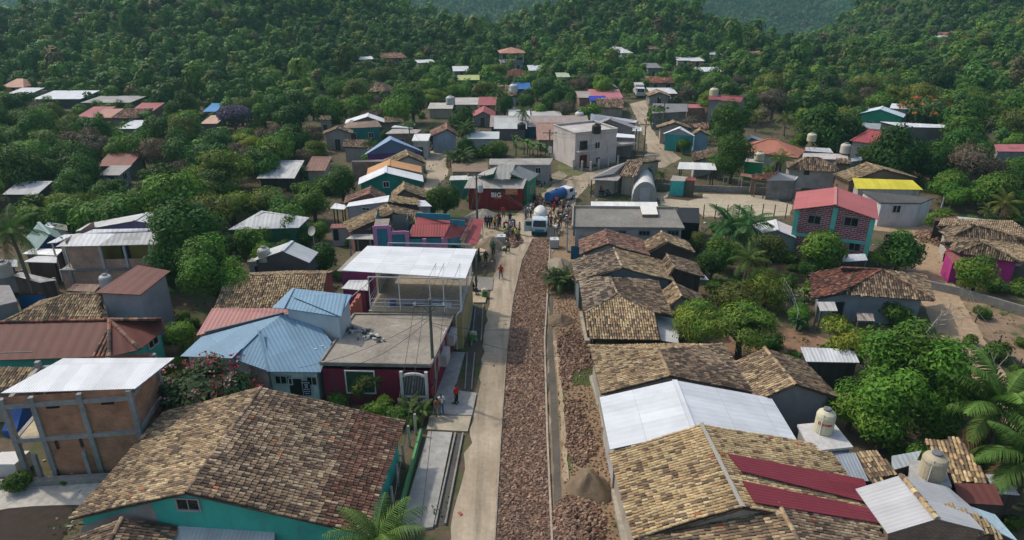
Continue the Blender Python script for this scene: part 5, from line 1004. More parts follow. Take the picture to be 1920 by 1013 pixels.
SH('tile_house','grey streaked roof of the house end at the street bend','the grey roof end at the bend',[(1112,333,3),(1150,326,3.2),(1176,303,4.4),(1148,313,3.4)],'metal:0.34,0.31,0.29,0.3,0.3','plaster:0.36,0.33,0.28')
SH('awning','open shed with a patched grey roof and a red motorbike below','the patched open shed',[(1105,337,2.8),(1158,339,2.6),(1170,325,2.9),(1133,320,3.2)],'metal:0.38,0.34,0.31,0.35,0.35','wood:0.07,0.055,0.05',open_=True,cat='shed')
def quonset():
 a,b=P(1208,378),P(1203,349);ax=(b-a)/np.linalg.norm(b-a);n=np.array([ax[1],-ax[0],0]);L=np.linalg.norm(b-a);w=1.75
 r=thing('arched_shed','white arched plastic shelter beside the sand lot','shelter',a,lm='the white arched shelter');HOUSES.append([(a-n*w)[:2],(a+n*w)[:2],(b+n*w)[:2],(b-n*w)[:2]])
 mb=MB();k=12;V=[]
 for d in(0,L):V+=[a+ax*d+n*w*math.cos(math.pi*i/k)+np.array([0,0,2.9*math.sin(math.pi*i/k)**.8])for i in range(k+1)]
 mb.add(V,[(i,i+1,k+2+i,k+1+i)for i in range(k)],0);mb.build('cover','paint:0.60,0.58,0.55',r,smooth=True)
 mb=MB();mb.poly(V[:k+1]);mb.build('end_wall','paint:0.34,0.33,0.31',r);mb=MB();mb.poly(V[k+1:][::-1]);mb.build('end_wall','paint:0.34,0.33,0.31',r);mb=MB();mb.box(a-ax*.04+(0,0,1.0),(1.4,.06,2.0),ax=[n,ax,(0,0,1)]);mb.build('door','paint:0.42,0.43,0.43',r)
quonset()
SH('shed_house','small turquoise shed with a grey tile roof beside the sand lot','the small turquoise shed',[(1256,339,2.3),(1284,340,2.3),(1290,332,2.7),(1262,329,2.8)],'metal:0.4,0.36,0.3,0.3,0.2','plaster:0.06,0.42,0.38',inset=.12)
SH('shed_house','tiny red roofed hut beside the turquoise shed','the tiny red hut',[(1284,338,2.4),(1305,339,2.4),(1304,333,2.7),(1288,333,2.7)],'metal:0.32,0.08,0.08,0.3,0.1','wood:0.1,0.09,0.06',inset=.12)
SH('porch','wide white roofed open workshop by the big dark tree','the white workshop roof',[(1270,317,3.0),(1344,319,3.0),(1340,306,3.4),(1274,304,3.4)],'metal:0.62,0.62,0.60,0.4,0.05','wood:0.03,0.03,0.03',open_=True,cat='workshop')
h=G('tile_house','sandy tile house above a white roofed teal house on the uphill street','the sandy tile house uphill',(1265,231),(1262,226),(1236,241),4.0,3.0,ef2=(1292,239),roof='tile:tan',wall='plaster:0.35,0.3,0.26',auto=1)
h=G('teal_house','teal house with a white pyramid sheet roof on the uphill street','the white pyramid roof',(1273,241),(1275,238),(1246,249),4.2,3.0,ef2=(1305,250),hipf=True,hipb=True,roof='metal:0.70,0.73,0.76,0.4,0.0',wall='plaster:0.03,0.27,0.27',auto=2)
SH('tile_house','long pink grey tile roof beside the big dark tree','the pink grey tile roof',[(1302,240,3.2),(1330,241,3.2),(1326,231,3.8),(1291,232,3.8)],'tile:rose','plaster:0.3,0.27,0.25')
G('tile_house','small blue gabled house with a tan tile roof by the big dark tree','the small blue gable',(1313,246),(1312,241),(1298,249),3.8,3.0,ef2=(1330,249),roof='tile:tan',wall='plaster:0.2,0.33,0.42')
h=SH('tile_house','brown roof with two tile slopes under the big dark tree','the brown double slope roof',[(1300,303,2.8),(1342,293,2.8),(1346,276,3.7),(1296,288,3.6)],'tile:brown','plaster:0.4,0.38,0.35')
SH('long_house','long grey block building with a dark open front at the uphill street','the long block building',[(1222,213,3.4),(1290,209,3.4),(1288,195,3.5),(1224,194,3.5)],'metal:0.2,0.19,0.19,0.3,0.2','block')
SH('red_roof_house','brick house with a pale red sheet roof beside the long block building','the pale red sheet roof',[(1286,203,3.0),(1329,202,3.0),(1328,195,3.5),(1288,196,3.5)],'metal:0.45,0.16,0.16,0.4,0.05','brick:0.25,0.13,0.1')
h=G('grey_house','grey two storey house with a maroon roof above the dark tree','the maroon roofed two storey house',(1395,182),(1352,178),(1404,187),6.0,5.2,roof='metal:0.25,0.07,0.075,0.4,0.05',wall='plaster:0.26,0.245,0.25',auto=2)
SH('grey_house','taller grey wing with a round window beside the maroon roof','the grey wing',[(1328,187,6.2),(1352,187,6.2),(1353,178,6.6),(1330,178,6.6)],'metal:0.25,0.07,0.075,0.4,0.05','plaster:0.27,0.25,0.26',auto=1)
# ---- east, beyond the sand lot
h=SH('block_house','grey block house with an orange tile lean-to beside the sand lot','the grey block house',[(1438,338,2.9),(1491,338,2.9),(1497,331,3.0),(1456,322,4.0)],'metal:0.58,0.56,0.54,0.3,0.1','block',inset=.1)
SH('tile_house','orange brown tile porch roof beside the grey block house','the orange tile porch',[(1412,337,2.6),(1440,336,3.0),(1462,322,4.0),(1410,327,3.2)],'tile:red','wood:0.15,0.1,0.07',open_=True)
SH('porch','low red brown shelter on posts at the sand lot wall','the low red shelter',[(1387,329,2.5),(1414,334,2.5),(1418,329,2.7),(1390,324,2.7)],'metal:0.28,0.13,0.10,0.3,0.3','wood:0.3,0.26,0.2',open_=True,cat='shelter')
h=G('cream_tile_house','cream walled house with a hipped grey tile roof and dark door','the hipped cream house',(1535,297),(1512,296),(1563,311),4.4,3.0,hipf=True,hipb=True,roof='tile:brown',wall='plaster:0.42,0.39,0.35',big=1.3);opening(h,1513,320,10,15,'door');opening(h,1539,317,9,7,'window')
SH('tile_house','dark tile roof behind the hipped cream house','the dark tile roof behind it',[(1562,308,3),(1594,309,3),(1596,298,3.7),(1568,297,3.7)],'tile:brown','plaster:0.2,0.16,0.13')
h=G('red_roof_house','house with a broad orange red hipped roof and grey walls','the broad orange red roof',(1458,262),(1441,260),(1512,281),4.8,3.0,hipf=True,hipb=True,roof='metal:0.40,0.16,0.105,0.35,0.05',wall='plaster:0.28,0.28,0.28',auto=2)
G('teal_house','small teal gabled house peeking over the broad orange red roof','the small teal gable',(1409,258),(1409,253),(1397,262),4.0,3.2,ef2=(1441,262),roof='metal:0.5,0.52,0.52,0.4,0.1',wall='plaster:0.02,0.2,0.2')
SH('green_house','small bright green house with a pale flat roof','the small green house',[(1395,303,3.0),(1433,306,3.0),(1430,300,3.2),(1400,297,3.2)],'paint:0.42,0.38,0.34','plaster:0.02,0.28,0.10',inset=.15)
SH('shed_house','patched blue white sheet roof beside the broad orange red roof','the patched sheet roof',[(1510,283,3.0),(1563,287,3.0),(1556,278,3.4),(1510,276,3.4)],'metal:0.48,0.5,0.52,0.3,0.4','plaster:0.3,0.28,0.26')
SH('long_house','long pale pinkish roof in front of the patched sheet roof','the long pale roof',[(1504,297,3.0),(1592,300,3.0),(1588,289,3.2),(1506,287,3.2)],'concrete:0.52,0.47,0.44,0.3','plaster:0.35,0.3,0.27',thick=.12)
SH('shed_house','pale blue sheet roof beside the dark trees east of the cream house','the pale blue end roof',[(1592,304,2.6),(1618,300,2.6),(1615,294,2.9),(1590,298,2.9)],'metal:0.42,0.5,0.52,0.4,0.05','plaster:0.3,0.3,0.3')
h=G('green_house','green gabled house with pale blue sheet roof in the eastern trees','the green gabled house',(1650,205),(1655,199),(1612,213),4.6,3.4,ef2=(1700,212),roof='metal:0.52,0.62,0.68,0.4,0.02',wall='plaster:0.03,0.25,0.16',auto=2)
SH('white_roof_house','white sheet roof right behind the green gabled house','the white roof behind the green house',[(1668,203,4.4),(1706,205,4.2),(1716,196,4.4),(1672,194,4.6)],WHITE,'plaster:0.3,0.3,0.3')
SH('porch','white awning along the front of the green gabled house','the green house awning',[(1624,215,2.7),(1690,216,2.7),(1690,211,3.0),(1626,210,3.0)],WHITE,'paint:0.5,0.5,0.48',open_=True,cat='awning')
SH('white_roof_house','very long low white sheet roof in the eastern trees','the very long white roof',[(1690,238,4.2),(1779,240,4.0),(1770,234,4.3),(1650,228,4.6)],WHITE,'plaster:0.14,0.14,0.13',open_=False)
SH('shed_house','pale green wall and grey roof below the very long white roof','the pale green shed',[(1614,240,3.6),(1650,243,3.4),(1652,232,3.8),(1618,230,3.8)],'metal:0.3,0.33,0.33,0.3,0.1','plaster:0.36,0.42,0.38')
h=G('red_roof_house','house with a crimson hipped sheet roof and cream walls, east','the crimson roof',(1650,245),(1632,243),(1680,255),5.6,4.2,hipf=True,hipb=True,roof='metal:0.36,0.075,0.085,0.35,0.02',wall='plaster:0.42,0.39,0.34',auto=2)
SH('red_roof_house','pink red sheet roof at the eastern picture edge above grey wall','the pink red edge roof',[(1868,284,3.2),(1950,285,3.2),(1945,270,3.8),(1864,271,3.8)],'metal:0.42,0.14,0.15,0.4,0.02','plaster:0.25,0.25,0.24')
# ------------------------------------------------------------------ far houses on the rising ground (heights above the local ground)
TAN,GRY,BRK='plaster:0.36,0.31,0.25','plaster:0.25,0.245,0.24','brick:0.24,0.14,0.1'
def far_box(name,label,lm,x0,x1,ytop,ybot,roof,wall,slope=.5,auto=2,gable=False,dep=5.0,over=.4):
 """small far house: pixel span of its eave line, ridge line height, and the foot of its front wall"""
 base=float(hgt(*GP((x0+x1)/2,ybot)[:2]));a,b=GP(x0,ybot),GP(x1,ybot);a[2]=b[2]=base=min(a[2],b[2]);ze=max(2.2,ZAT((a[1]+b[1])/2,ytop)-base-slope)
 ax=(b-a)/np.linalg.norm(b-a);n=np.array([-ax[1],ax[0],0]);L=np.linalg.norm(b-a)
 foot=[a[:2],b[:2],(b+n*dep)[:2],(a+n*dep)[:2]];root=new_house(name,label,'house',lm,foot,base);root['_base']=base
 Z=lambda z:np.array([0,0,z]);o=over
 if gable=='hip':
  q=[a-ax*o-n*o+Z(ze),b+ax*o-n*o+Z(ze),b+ax*o+n*(dep+o)+Z(ze),a-ax*o+n*(dep+o)+Z(ze)];r0,r1=a+ax*L*.35+n*dep/2+Z(ze+slope*1.6),b-ax*L*.35+n*dep/2+Z(ze+slope*1.6)
  put_walls(root,foot,base,[base+ze-.05]*4,wall,sink=1.5);roof_of(root,[[r0,r1,q[1],q[0]],[r1,r0,q[3],q[2]],[r0,q[0],q[3]],[r1,q[2],q[1]]],roof,int(x0),big=2.0)
 elif gable:
  m0,m1=a+ax*L/2-n*o+Z(ze+slope),a+ax*L/2+n*(dep+o)+Z(ze+slope);dz=slope*(2*o/L)
  put_walls(root,foot,base,[base+ze-.05]*4,wall,sink=1.5,extra=[[a+Z(ze-.05),b+Z(ze-.05),a+ax*L/2+Z(ze+slope-.08)]])
  roof_of(root,[[m0,m1,a-ax*o+n*(dep+o)+Z(ze-dz),a-ax*o-n*o+Z(ze-dz)],[m1,m0,b+ax*o-n*o+Z(ze-dz),b+ax*o+n*(dep+o)+Z(ze-dz)]],roof,int(x0),big=2.0)
 else:
  put_walls(root,foot,base,[base+ze-.05,base+ze-.05,base+ze+slope-.05,base+ze+slope-.05],wall,sink=1.5)
  roof_of(root,[[a-ax*o-n*o+Z(ze),b+ax*o-n*o+Z(ze),b+ax*o+n*(dep+o)+Z(ze+slope),a-ax*o+n*(dep+o)+Z(ze+slope)]],roof,int(x0),big=2.0)
 if auto:auto_open(root,base,int(x0+ybot),auto)
 return root
WM,RM,PK='metal:0.58,0.59,0.60,0.5,0.1','metal:0.34,0.10,0.10,0.5,0.05','metal:0.46,0.17,0.18,0.5,0.0'
def pavilion():
 r=far_box('hill_house','two storey grey hill house with an open upper floor under an orange hip roof','the orange roofed hill house',941,981,117,134,'concrete:0.3,0.29,0.28,0.4','plaster:0.27,0.265,0.26',slope=0.05,dep=7)
 b=r['_base'];f=HOUSES[-1];c=np.mean(f,0);z=b+3.2
 z=max(v.co.z for v in[x for x in r.children if x.name.startswith('roof')][0].data.vertices)+b
 for x,y in f:mb=MB();mb.box((x,y,z+1.5),(.35,.35,3.0));mb.build('column','plaster:0.4,0.37,0.34',r)
 for k in(.33,.66):mb=MB();p=np.array(f[0])*(1-k)+np.array(f[1])*k;mb.box((p[0],p[1],z+1.5),(.3,.3,3.0));mb.build('column','plaster:0.4,0.37,0.34',r)
 q=[np.array([*(c+(np.array(p)-c)*1.22),z+2.9])for p in f];t=np.array([*c,z+4.3])
 roof_of(r,[[q[i],q[(i+1)%4],t]for i in range(4)],'metal:0.42,0.20,0.14,0.5,0.05',part='upper_roof')
pavilion()
F_=far_box
F_('grey_house','grey hill house with a white sheet roof beside the orange roofed hill house','the white roofed hill house',994,1018,133,146,WM,GRY,.8,dep=6)
F_('tile_house','grey house with a brown hipped tile roof below the orange roofed hill house','the brown hipped hill house',950,988,143,158,'tile:red',GRY,1.0,gable='hip',dep=7)
F_('grey_house','grey block house with a white roof at the left foot of the hill','the block house on the hill',852,878,131,147,WM,'block',.6,dep=6)
F_('shed_house','open shed with a dull yellow green roof below the block house','the yellow green roof',860,897,153,165,'metal:0.38,0.42,0.16,0.5,0.0','wood:0.12,0.1,0.08',.6,dep=5)
F_('shed_house','thin white roof almost buried in trees left of the block house','the buried white roof',786,815,125,130,WM,GRY,.3,auto=0)
F_('shed_house','white scrap roof on the hill among the dark trees','the white scrap roof',676,699,118,124,WM,GRY,.3,auto=0)
F_('tile_house','brown two part hillside house in the dark trees','the brown hillside house',719,762,107,121,'tile:rose','plaster:0.2,0.14,0.12',.8,dep=7)
F_('tile_house','small dark tile house in the trees above the white gabled roof','the dark tile house in trees',695,728,175,187,'tile:brown',TAN,1.0,gable='hip',dep=6)
F_('white_roof_house','small white roofed house high on the hill road','the upper white roofed house',1153,1171,99,106,WM,GRY,.8)
F_('white_roof_house','pale green house with a white hip roof below the upper white roofed house','the pale green hill house',1166,1184,104,111,WM,'plaster:0.3,0.4,0.36',.6,gable='hip')
F_('tile_house','dark brown roofed house east of the pale green hill house','the dark roof on the hill road',1219,1236,97,104,'tile:brown',GRY,.8)
F_('grey_house','grey box house in the trees beside the hill road','the grey box house in trees',1214,1236,124,146,'metal:0.2,0.19,0.2,0.5,0.1','plaster:0.17,0.165,0.165',.5,dep=7)
F_('shed_house','small pale green roof among brown trees','the pale green roof',1046,1066,151,159,'metal:0.4,0.45,0.3,0.5,0.0',GRY,.5,auto=0)
F_('blue_roof_house','house with a bright blue sheet roof in the middle trees','the bright blue roof',962,992,174,183,'metal:0.03,0.13,0.36,0.5,0.0','plaster:0.03,0.06,0.15',.8,auto=1)
F_('tile_house','tan tile house with a white lean-to in front of the bright blue roof','the tan tile house by blue roof',934,967,182,198,'tile:tan','plaster:0.4,0.39,0.37',1.6,dep=6,auto=1)
F_('tan_house','tan house with a flat pale roof edge and red lower roof','the tan flat roofed house',838,893,198,214,'concrete:0.45,0.42,0.39,0.3','plaster:0.34,0.26,0.18',.3,dep=7)
F_('red_roof_house','house with a small red sheet roof beside the tan flat roofed house','the small red roof',900,928,203,215,RM,'plaster:0.34,0.26,0.18',.9,auto=1)
F_('block_house','grey block gable house with half a red roof in front of the tan house','the grey and red gable',888,925,215,238,RM,'block',1.1,gable=True,dep=6,auto=1)
F_('box_house','square cream house with a thin white flat roof and grey door','the square cream house',957,991,218,240,WM,'plaster:0.36,0.34,0.30',.4,dep=6,auto=1)
F_('long_house','long dark teal house with a rusty sheet roof behind the banana plants','the long teal house',922,1102,241,258,'metal:0.33,0.27,0.24,0.4,0.3','plaster:0.03,0.07,0.11',.9,dep=6)
F_('shed_house','pale grey sheet roof in front of the long teal house','the pale grey sheet roof',930,984,250,262,'metal:0.48,0.49,0.47,0.5,0.05','plaster:0.15,0.14,0.14',1.2,dep=5,auto=0)
F_('tile_house','pinkish corrugated tile roof left of the cream two storey house','the pinkish tile roof',1010,1066,265,284,'metal:0.36,0.22,0.17,0.5,0.35','plaster:0.2,0.15,0.12',1.8,dep=6,auto=0)
F_('greenhouse','long translucent white greenhouse behind the shrubs','the white greenhouse',874,932,269,282,'paint:0.52,0.55,0.54','paint:0.40,0.44,0.42',.3,dep=4,auto=0)
F_('white_roof_house','flat white roof behind the long teal house','the flat white roof',1001,1050,231,240,'concrete:0.45,0.45,0.43,0.3',GRY,.3,auto=0)
F_('red_roof_house','brick and red house block with several pale red sheet roofs','the pale red roofs',1110,1164,183,200,PK,'brick:0.3,0.13,0.1',.8,dep=7,auto=1)
F_('brick_house','small brick tower house at the end of the pale red roofs','the small brick tower',1085,1106,179,198,'metal:0.3,0.2,0.17,0.4,0.1',BRK,.3,dep=6,auto=0)
F_('red_house','coral red walled house in front of the pale red roofs','the coral red house',1126,1165,194,212,PK,'plaster:0.36,0.07,0.06',.5,dep=4,auto=1)
F_('shed_house','small bright blue tarpaulin roof beside the coral red house','the blue tarpaulin roof',1108,1134,199,206,'metal:0.02,0.04,0.38,0.5,0.0',GRY,.5,dep=3,auto=0)
F_('shed_house','dusty grey roof in front of the small brick tower','the dusty grey roof',1086,1106,189,200,'metal:0.36,0.31,0.28,0.5,0.15',BRK,.6,dep=4,auto=0)
F_('tile_house','brown tile roof directly behind the bright white roof','the brown tile roof uphill',1124,1166,209,220,'tile:brown',TAN,1.0,dep=5,auto=0)
F_('block_house','small grey gable by the head of the uphill street','the small grey gable',1132,1155,170,180,'metal:0.22,0.23,0.22,0.5,0.1','block',.8,gable=True,auto=0)
F_('brick_house','brown brick house with a tile roof beside the uphill street','the brown brick house uphill',1218,1262,158,172,'tile:red',BRK,.9,dep=6)
F_('brick_house','unfinished brick house with a thin white roof near the street head','the unfinished white roofed house',1222,1266,176,192,WM,BRK,.4,dep=6)
F_('tile_house','tan tile gable tucked in front of the unfinished white roofed house','the tucked tile gable',1217,1252,186,197,'tile:tan',GRY,.8,gable=True,dep=4,auto=1)
F_('white_roof_house','cluster house with a white roof in the eastern hill trees','the white roof in the eastern trees',1270,1298,115,126,WM,'plaster:0.42,0.36,0.28',.6)
F_('orange_house','ochre walled house in the eastern hill trees','the ochre hill house',1296,1318,118,127,WM,'plaster:0.45,0.26,0.07',.5)
F_('white_roof_house','tiny white roof alone above the ochre hill house','the tiny white roof',1332,1350,109,114,WM,GRY,.4,auto=0)
F_('white_roof_house','long white roof in trees below the ochre hill house','the lower white roof in trees',1308,1350,139,148,WM,TAN,.6,auto=1)
F_('brick_house','brown roofed house alone in the far eastern trees','the lone brown house',1418,1438,105,114,'tile:rose',BRK,.5,auto=1)
F_('hill_house','lone red roofed house high on the far eastern mountain','the lone mountain house',1758,1783,64,72,RM,'plaster:0.4,0.36,0.33',.8,dep=8)
F_('hill_house','pale terrace building just below the lone mountain house','the mountain terrace',1744,1766,72,78,'concrete:0.45,0.45,0.43,0.3','plaster:0.42,0.41,0.38',.3,auto=0)
F_('yellow_house','yellow two storey house with orange tile roof at the western edge','the yellow western house',9,48,162,180,'metal:0.45,0.22,0.15,0.4,0.05','plaster:0.5,0.36,0.12',1.0,gable='hip',dep=7)
F_('white_roof_house','white roofed house below the yellow western house','the white western roof',24,62,186,192,WM,GRY,.5,auto=0)
F_('white_roof_house','long low white roof right of the yellow western house','the long white western roof',70,154,192,203,'metal:0.6,0.63,0.65,0.5,0.0','plaster:0.07,0.07,0.07',.6,dep=8,auto=0)
F_('concrete_frame','unfinished concrete frame building with thin columns, western trees','the concrete frame',160,246,196,210,'concrete:0.36,0.35,0.33,0.3','plaster:0.12,0.11,0.1',.1,dep=8)
F_('red_roof_house','pink house with a red sheet roof in the western trees','the pink western house',150,186,222,240,RM,'plaster:0.38,0.13,0.14',.9,dep=7)
F_('red_roof_house','low orange red roof next to the pink western house','the low orange western roof',180,210,228,240,'metal:0.42,0.2,0.15,0.5,0.1',TAN,.8,dep=5,auto=1)
F_('tile_house','long mottled tile roof east of the pink western house','the mottled western roof',217,262,225,242,'tile:rose','plaster:0.25,0.24,0.24',.8,dep=6)
F_('red_roof_house','dark red roof behind the mottled western roof','the dark red western roof',253,290,215,226,RM,BRK,.7,auto=0)
F_('white_roof_house','small white awning roof below the mottled western roof','the small white western roof',232,258,255,262,WM,GRY,.5,auto=0)
F_('shed_house','rust red roofed shed with a grey annex in the western wood','the rust shed in the wood',194,248,320,336,'metal:0.22,0.085,0.07,0.5,0.25','plaster:0.2,0.18,0.17',1.2,dep=4,auto=0)
F_('shed_house','small grey walled annex in front of the rust shed in the wood','the grey annex',198,228,339,354,'metal:0.34,0.31,0.29,0.5,0.1','plaster:0.24,0.26,0.28',.5,dep=3)
F_('shed_house','pale sheet shelter on a thin wall at the western wood edge','the pale western shelter',22,76,368,392,'metal:0.42,0.43,0.44,0.5,0.1','plaster:0.1,0.1,0.1',.8,dep=3,auto=0)
F_('blue_roof_house','tiny blue roofed house near the purple flowering tree','the tiny blue roof',388,406,219,228,'metal:0.08,0.25,0.5,0.5,0.0',GRY,.8,auto=0)
F_('shed_house','low peach roofed house below the tiny blue roof','the peach roof',384,408,244,252,'metal:0.55,0.36,0.26,0.5,0.0',GRY,.6,auto=0)
F_('shed_house','patched white and rust sheds in a clearing of the western wood','the patched sheds',492,552,343,360,'metal:0.55,0.54,0.52,0.5,0.35','wood:0.05,0.04,0.035',1.2,dep=5,auto=0)
F_('shed_house','rust brown roof east of the patched sheds','the rust roof by patched sheds',580,609,328,345,'metal:0.23,0.12,0.09,0.5,0.3',TAN,1.0,dep=4,auto=0)
F_('white_roof_house','flat cream roof near the street lamp beyond the tan house','the flat cream roof',806,846,211,222,'concrete:0.48,0.46,0.4,0.3',TAN,.3,auto=0)
mb=MB()
for a,b in(((293,318),(330,298)),((330,298),(358,285))):p,q=P(*a),P(*b);mb.beam(p+(0,0,.8),q+(0,0,.8),.5,2.2)
tag(mb.build('yard_wall','concrete:0.40,0.32,0.24,0.6'),'long tan earth wall climbing through the western wood','wall')
h=SH('green_house','dark green walled house with a wide white sheet roof, half under trees','the wide white roof in trees',[(427,431,3.0),(560,427,3.0),(580,408,3.8),(490,395,4.4)],'metal:0.60,0.595,0.58,0.5,0.1','plaster:0.02,0.13,0.08')
h=SH('house','low concrete house whose flat roof carries a cream tank','the low concrete house',[(463,491,3.0),(558,492,3.0),(569,482,3.0),(472,484,3.0)],'concrete:0.36,0.33,0.28,0.4','plaster:0.30,0.30,0.30',inset=.1,thick=.2)
for px,k in((484,'window'),(508,'door'),(538,'window')):opening(h,px,505,13,14,k,'paint:0.4,0.4,0.4','paint:0.02,0.02,0.022',0)
G('grey_roof_house','house with a pale grey gabled sheet roof behind the low concrete house','the pale grey gable',(529,471),(548,452),(485,479),4.4,3.2,ef2=(588,484),roof='metal:0.46,0.49,0.49,0.5,0.05',wall='plaster:0.1,0.1,0.1')
# ------------------------------------------------------------------ water tanks, totes, piles, poles, vehicles
TANKP={}
def tank(px,py,z,h,r,color,label,ribbed=False,text=None):
 p=P(px,py,z);t=thing('water_tank',label,'water tank',p,'water tanks on roofs and stands')
 prof=[(r*.97,0),(r,.05*h)]
 if ribbed:
  for i in range(8):prof+=[(r*.96,h*(.06+.075*i)),(r,h*(.09+.075*i))]
 else:prof+=[(r,.25*h),(r*.985,.27*h),(r*.985,.3*h),(r,.32*h),(r,.68*h)]
 prof+=[(r,.70*h),(r*.88,.80*h),(r*.5,.90*h),(r*.42,.91*h)]
 mb=MB();mb.lathe(prof,p,20);mb.build('body',color,t,smooth=False)
 mb=MB();mb.lathe([(r*.42,.9*h),(r*.42,h*.98),(r*.3,h)],p,16);mb.build('lid','paint:0.16,0.17,0.18' if color != 'paint:0.02,0.02,0.02' else color,t)
 if h>.9 and py>400:mb=MB();mb.tube([p+(-r*.7,-r*.75,0),p+(-r*.7,-r*.75,h*.5),p+(-r*.6,-r*.65,h*.85)],.03,5);mb.build('pipe','paint:0.6,0.6,0.58',t)
 if text:
  cu=bpy.data.curves.new('lettering','FONT');cu.body=text;cu.size=.26;cu.extrude=.01;cu.offset=.008;cu.align_x='CENTER';o=bpy.data.objects.new('lettering',cu);COL.objects.link(o);bpy.context.view_layer.update()
  me=bpy.data.meshes.new_from_object(o.evaluated_get(bpy.context.evaluated_depsgraph_get()));bpy.data.objects.remove(o)
  a0=math.atan2(-p[1],-p[0])+.1
  for v in me.vertices:a=a0+v.co.x/r;rr=r+.012+v.co.z;v.co=(rr*math.cos(a),rr*math.sin(a),h*.42+v.co.y)
  me.materials.append(M('paint:0.42,0.02,0.03'));o=bpy.data.objects.new('lettering',me);COL.objects.link(o);o.parent=t
 return t
CR='paint:0.55,0.52,0.36'
tank(1543,808,3.3,1.75,.58,CR,'cream water tank with red lettering on the concrete hut',text='Durman')
tank(1745,892,3.2,1.7,.68,'paint:0.42,0.36,0.25','tan ribbed water tank on the low concrete block stand',ribbed=True)
tank(497,489,3.0,1.6,.62,'paint:0.46,0.45,0.38','dull cream water tank on the low concrete house')
tank(201,537,3.0,1.3,.55,'paint:0.52,0.5,0.47','pale water tank between the balcony house and rust red tilted roof')
tank(10,517,2.2,1.7,.75,'paint:0.45,0.43,0.38','pale water tank above the brick yard wall at the picture edge')
tank(1118,250,5.9,1.6,.75,'paint:0.02,0.02,0.02','black water tank on the cream two storey house')
tank(1521,265,3.9,1.5,.75,CR,'cream tank behind the broad orange red roof');tank(1423,300,3.2,1.4,.75,CR,'cream tank on the small green house')
t=tank(1584,287,3.4,1.7,.8,'paint:0.5,0.46,0.4','pale tank on a tall stand near the dark eastern trees')
tank(1338,180,6.4,1.8,.9,CR,'white tank on the grey two storey house with maroon roof');tank(845,196,3.4,2.0,1.0,'paint:0.5,0.5,0.48','pale tank on the tan flat roofed house')
tank(963,172,3.4,2.0,1.0,'paint:0.6,0.6,0.6','white tank behind the bright blue roof');tank(978,242,3.3,1.2,.8,'paint:0.02,0.02,0.02','black tank on the long teal house');tank(1086,226,2.0,2.0,.9,'paint:0.6,0.58,0.54','white tank in the shrubs behind the taupe gable')
t=thing('satellite_dish','round satellite dish on a pole beside the pale grey gable','dish',P(593,487));p=P(593,487);mb=MB();mb.tube([p,p+(0,0,3.45)],.04,6);mb.build('pole','paint:0.4,0.4,0.38',t)
mb=MB();c=p+(0,-.1,3.5);ax_=np.array([-.5,-.75,.45]);ax_ /= np.linalg.norm(ax_);u_=np.cross(ax_,[0,0,1.0]);u_ /= np.linalg.norm(u_);v_=np.cross(u_,ax_);a=np.arange(18)*math.pi/9
V=[c]+[c+(u_*math.cos(k)+v_*math.sin(k))*r_+ax_*d for r_,d in((.28,.03),(.56,.12))for k in a];mb.add(V,[(0,1+i,1+(i+1)%18)for i in range(18)]);mb.add(V,[(1+i,19+i,19+(i+1)%18,1+(i+1)%18)for i in range(18)]);mb.build('dish','paint:0.42,0.40,0.35',t)
mb=MB();mb.tube([c-v_*.5+ax_*.1,c+ax_*.6],.02,4);mb.build('arm','paint:0.3,0.3,0.3',t)
def drum(px,py,c,l):
 p=P(px,py);t=thing('barrel',l,'barrel',p);mb=MB();mb.lathe([(.29,0),(.3,.3),(.31,.31),(.3,.33),(.3,.6),(.31,.61),(.3,.63),(.29,.9)],p,14);mb.build('body',c,t);mb=MB();mb.lathe([(.3,.88),(.3,.93),(.26,.93)],p,14);mb.build('rim',c,t)
drum(596,513,'paint:0.02,0.07,0.25','blue plastic barrel in the yard of the pale grey gable')
def tote(px,py,l):
 p=P(px,py);t=thing('water_tote',l,'water tote',p,'caged water totes at the works')
 mb=MB();mb.box(p+(0,0,.62),(1.0,1.0,.95));mb.lathe([(.14,1.1),(.14,1.2)],p,10);mb.build('bladder','paint:0.55,0.57,0.56,0.35',t)
 mb=MB()
 for z in(.15,.38,.61,.84,1.1):
  for a,b in(((-.52,-.52),(.52,-.52)),((.52,-.52),(.52,.52)),((.52,.52),(-.52,.52)),((-.52,.52),(-.52,-.52))):mb.beam(p+(*a,z),p+(*b,z),.03,.03)
 for k in range(5):
  s_=-.52+.26*k
  for q in((s_,-.52),(s_,.52),(-.52,s_),(.52,s_)):mb.beam(p+(*q,.12),p+(*q,1.12),.03,.03)
 mb.build('cage','paint:0.4,0.41,0.42,0.4',t);mb=MB();[mb.beam(p+(-.52,y,.07),p+(.52,y,.07),.12,.12)for y in(-.42,0,.42)];mb.build('pallet','wood',t)
tote(940,458,'caged water tote among the workers, beside the western sand heap');tote(1039,464,'caged water tote on the east edge of the stone street')
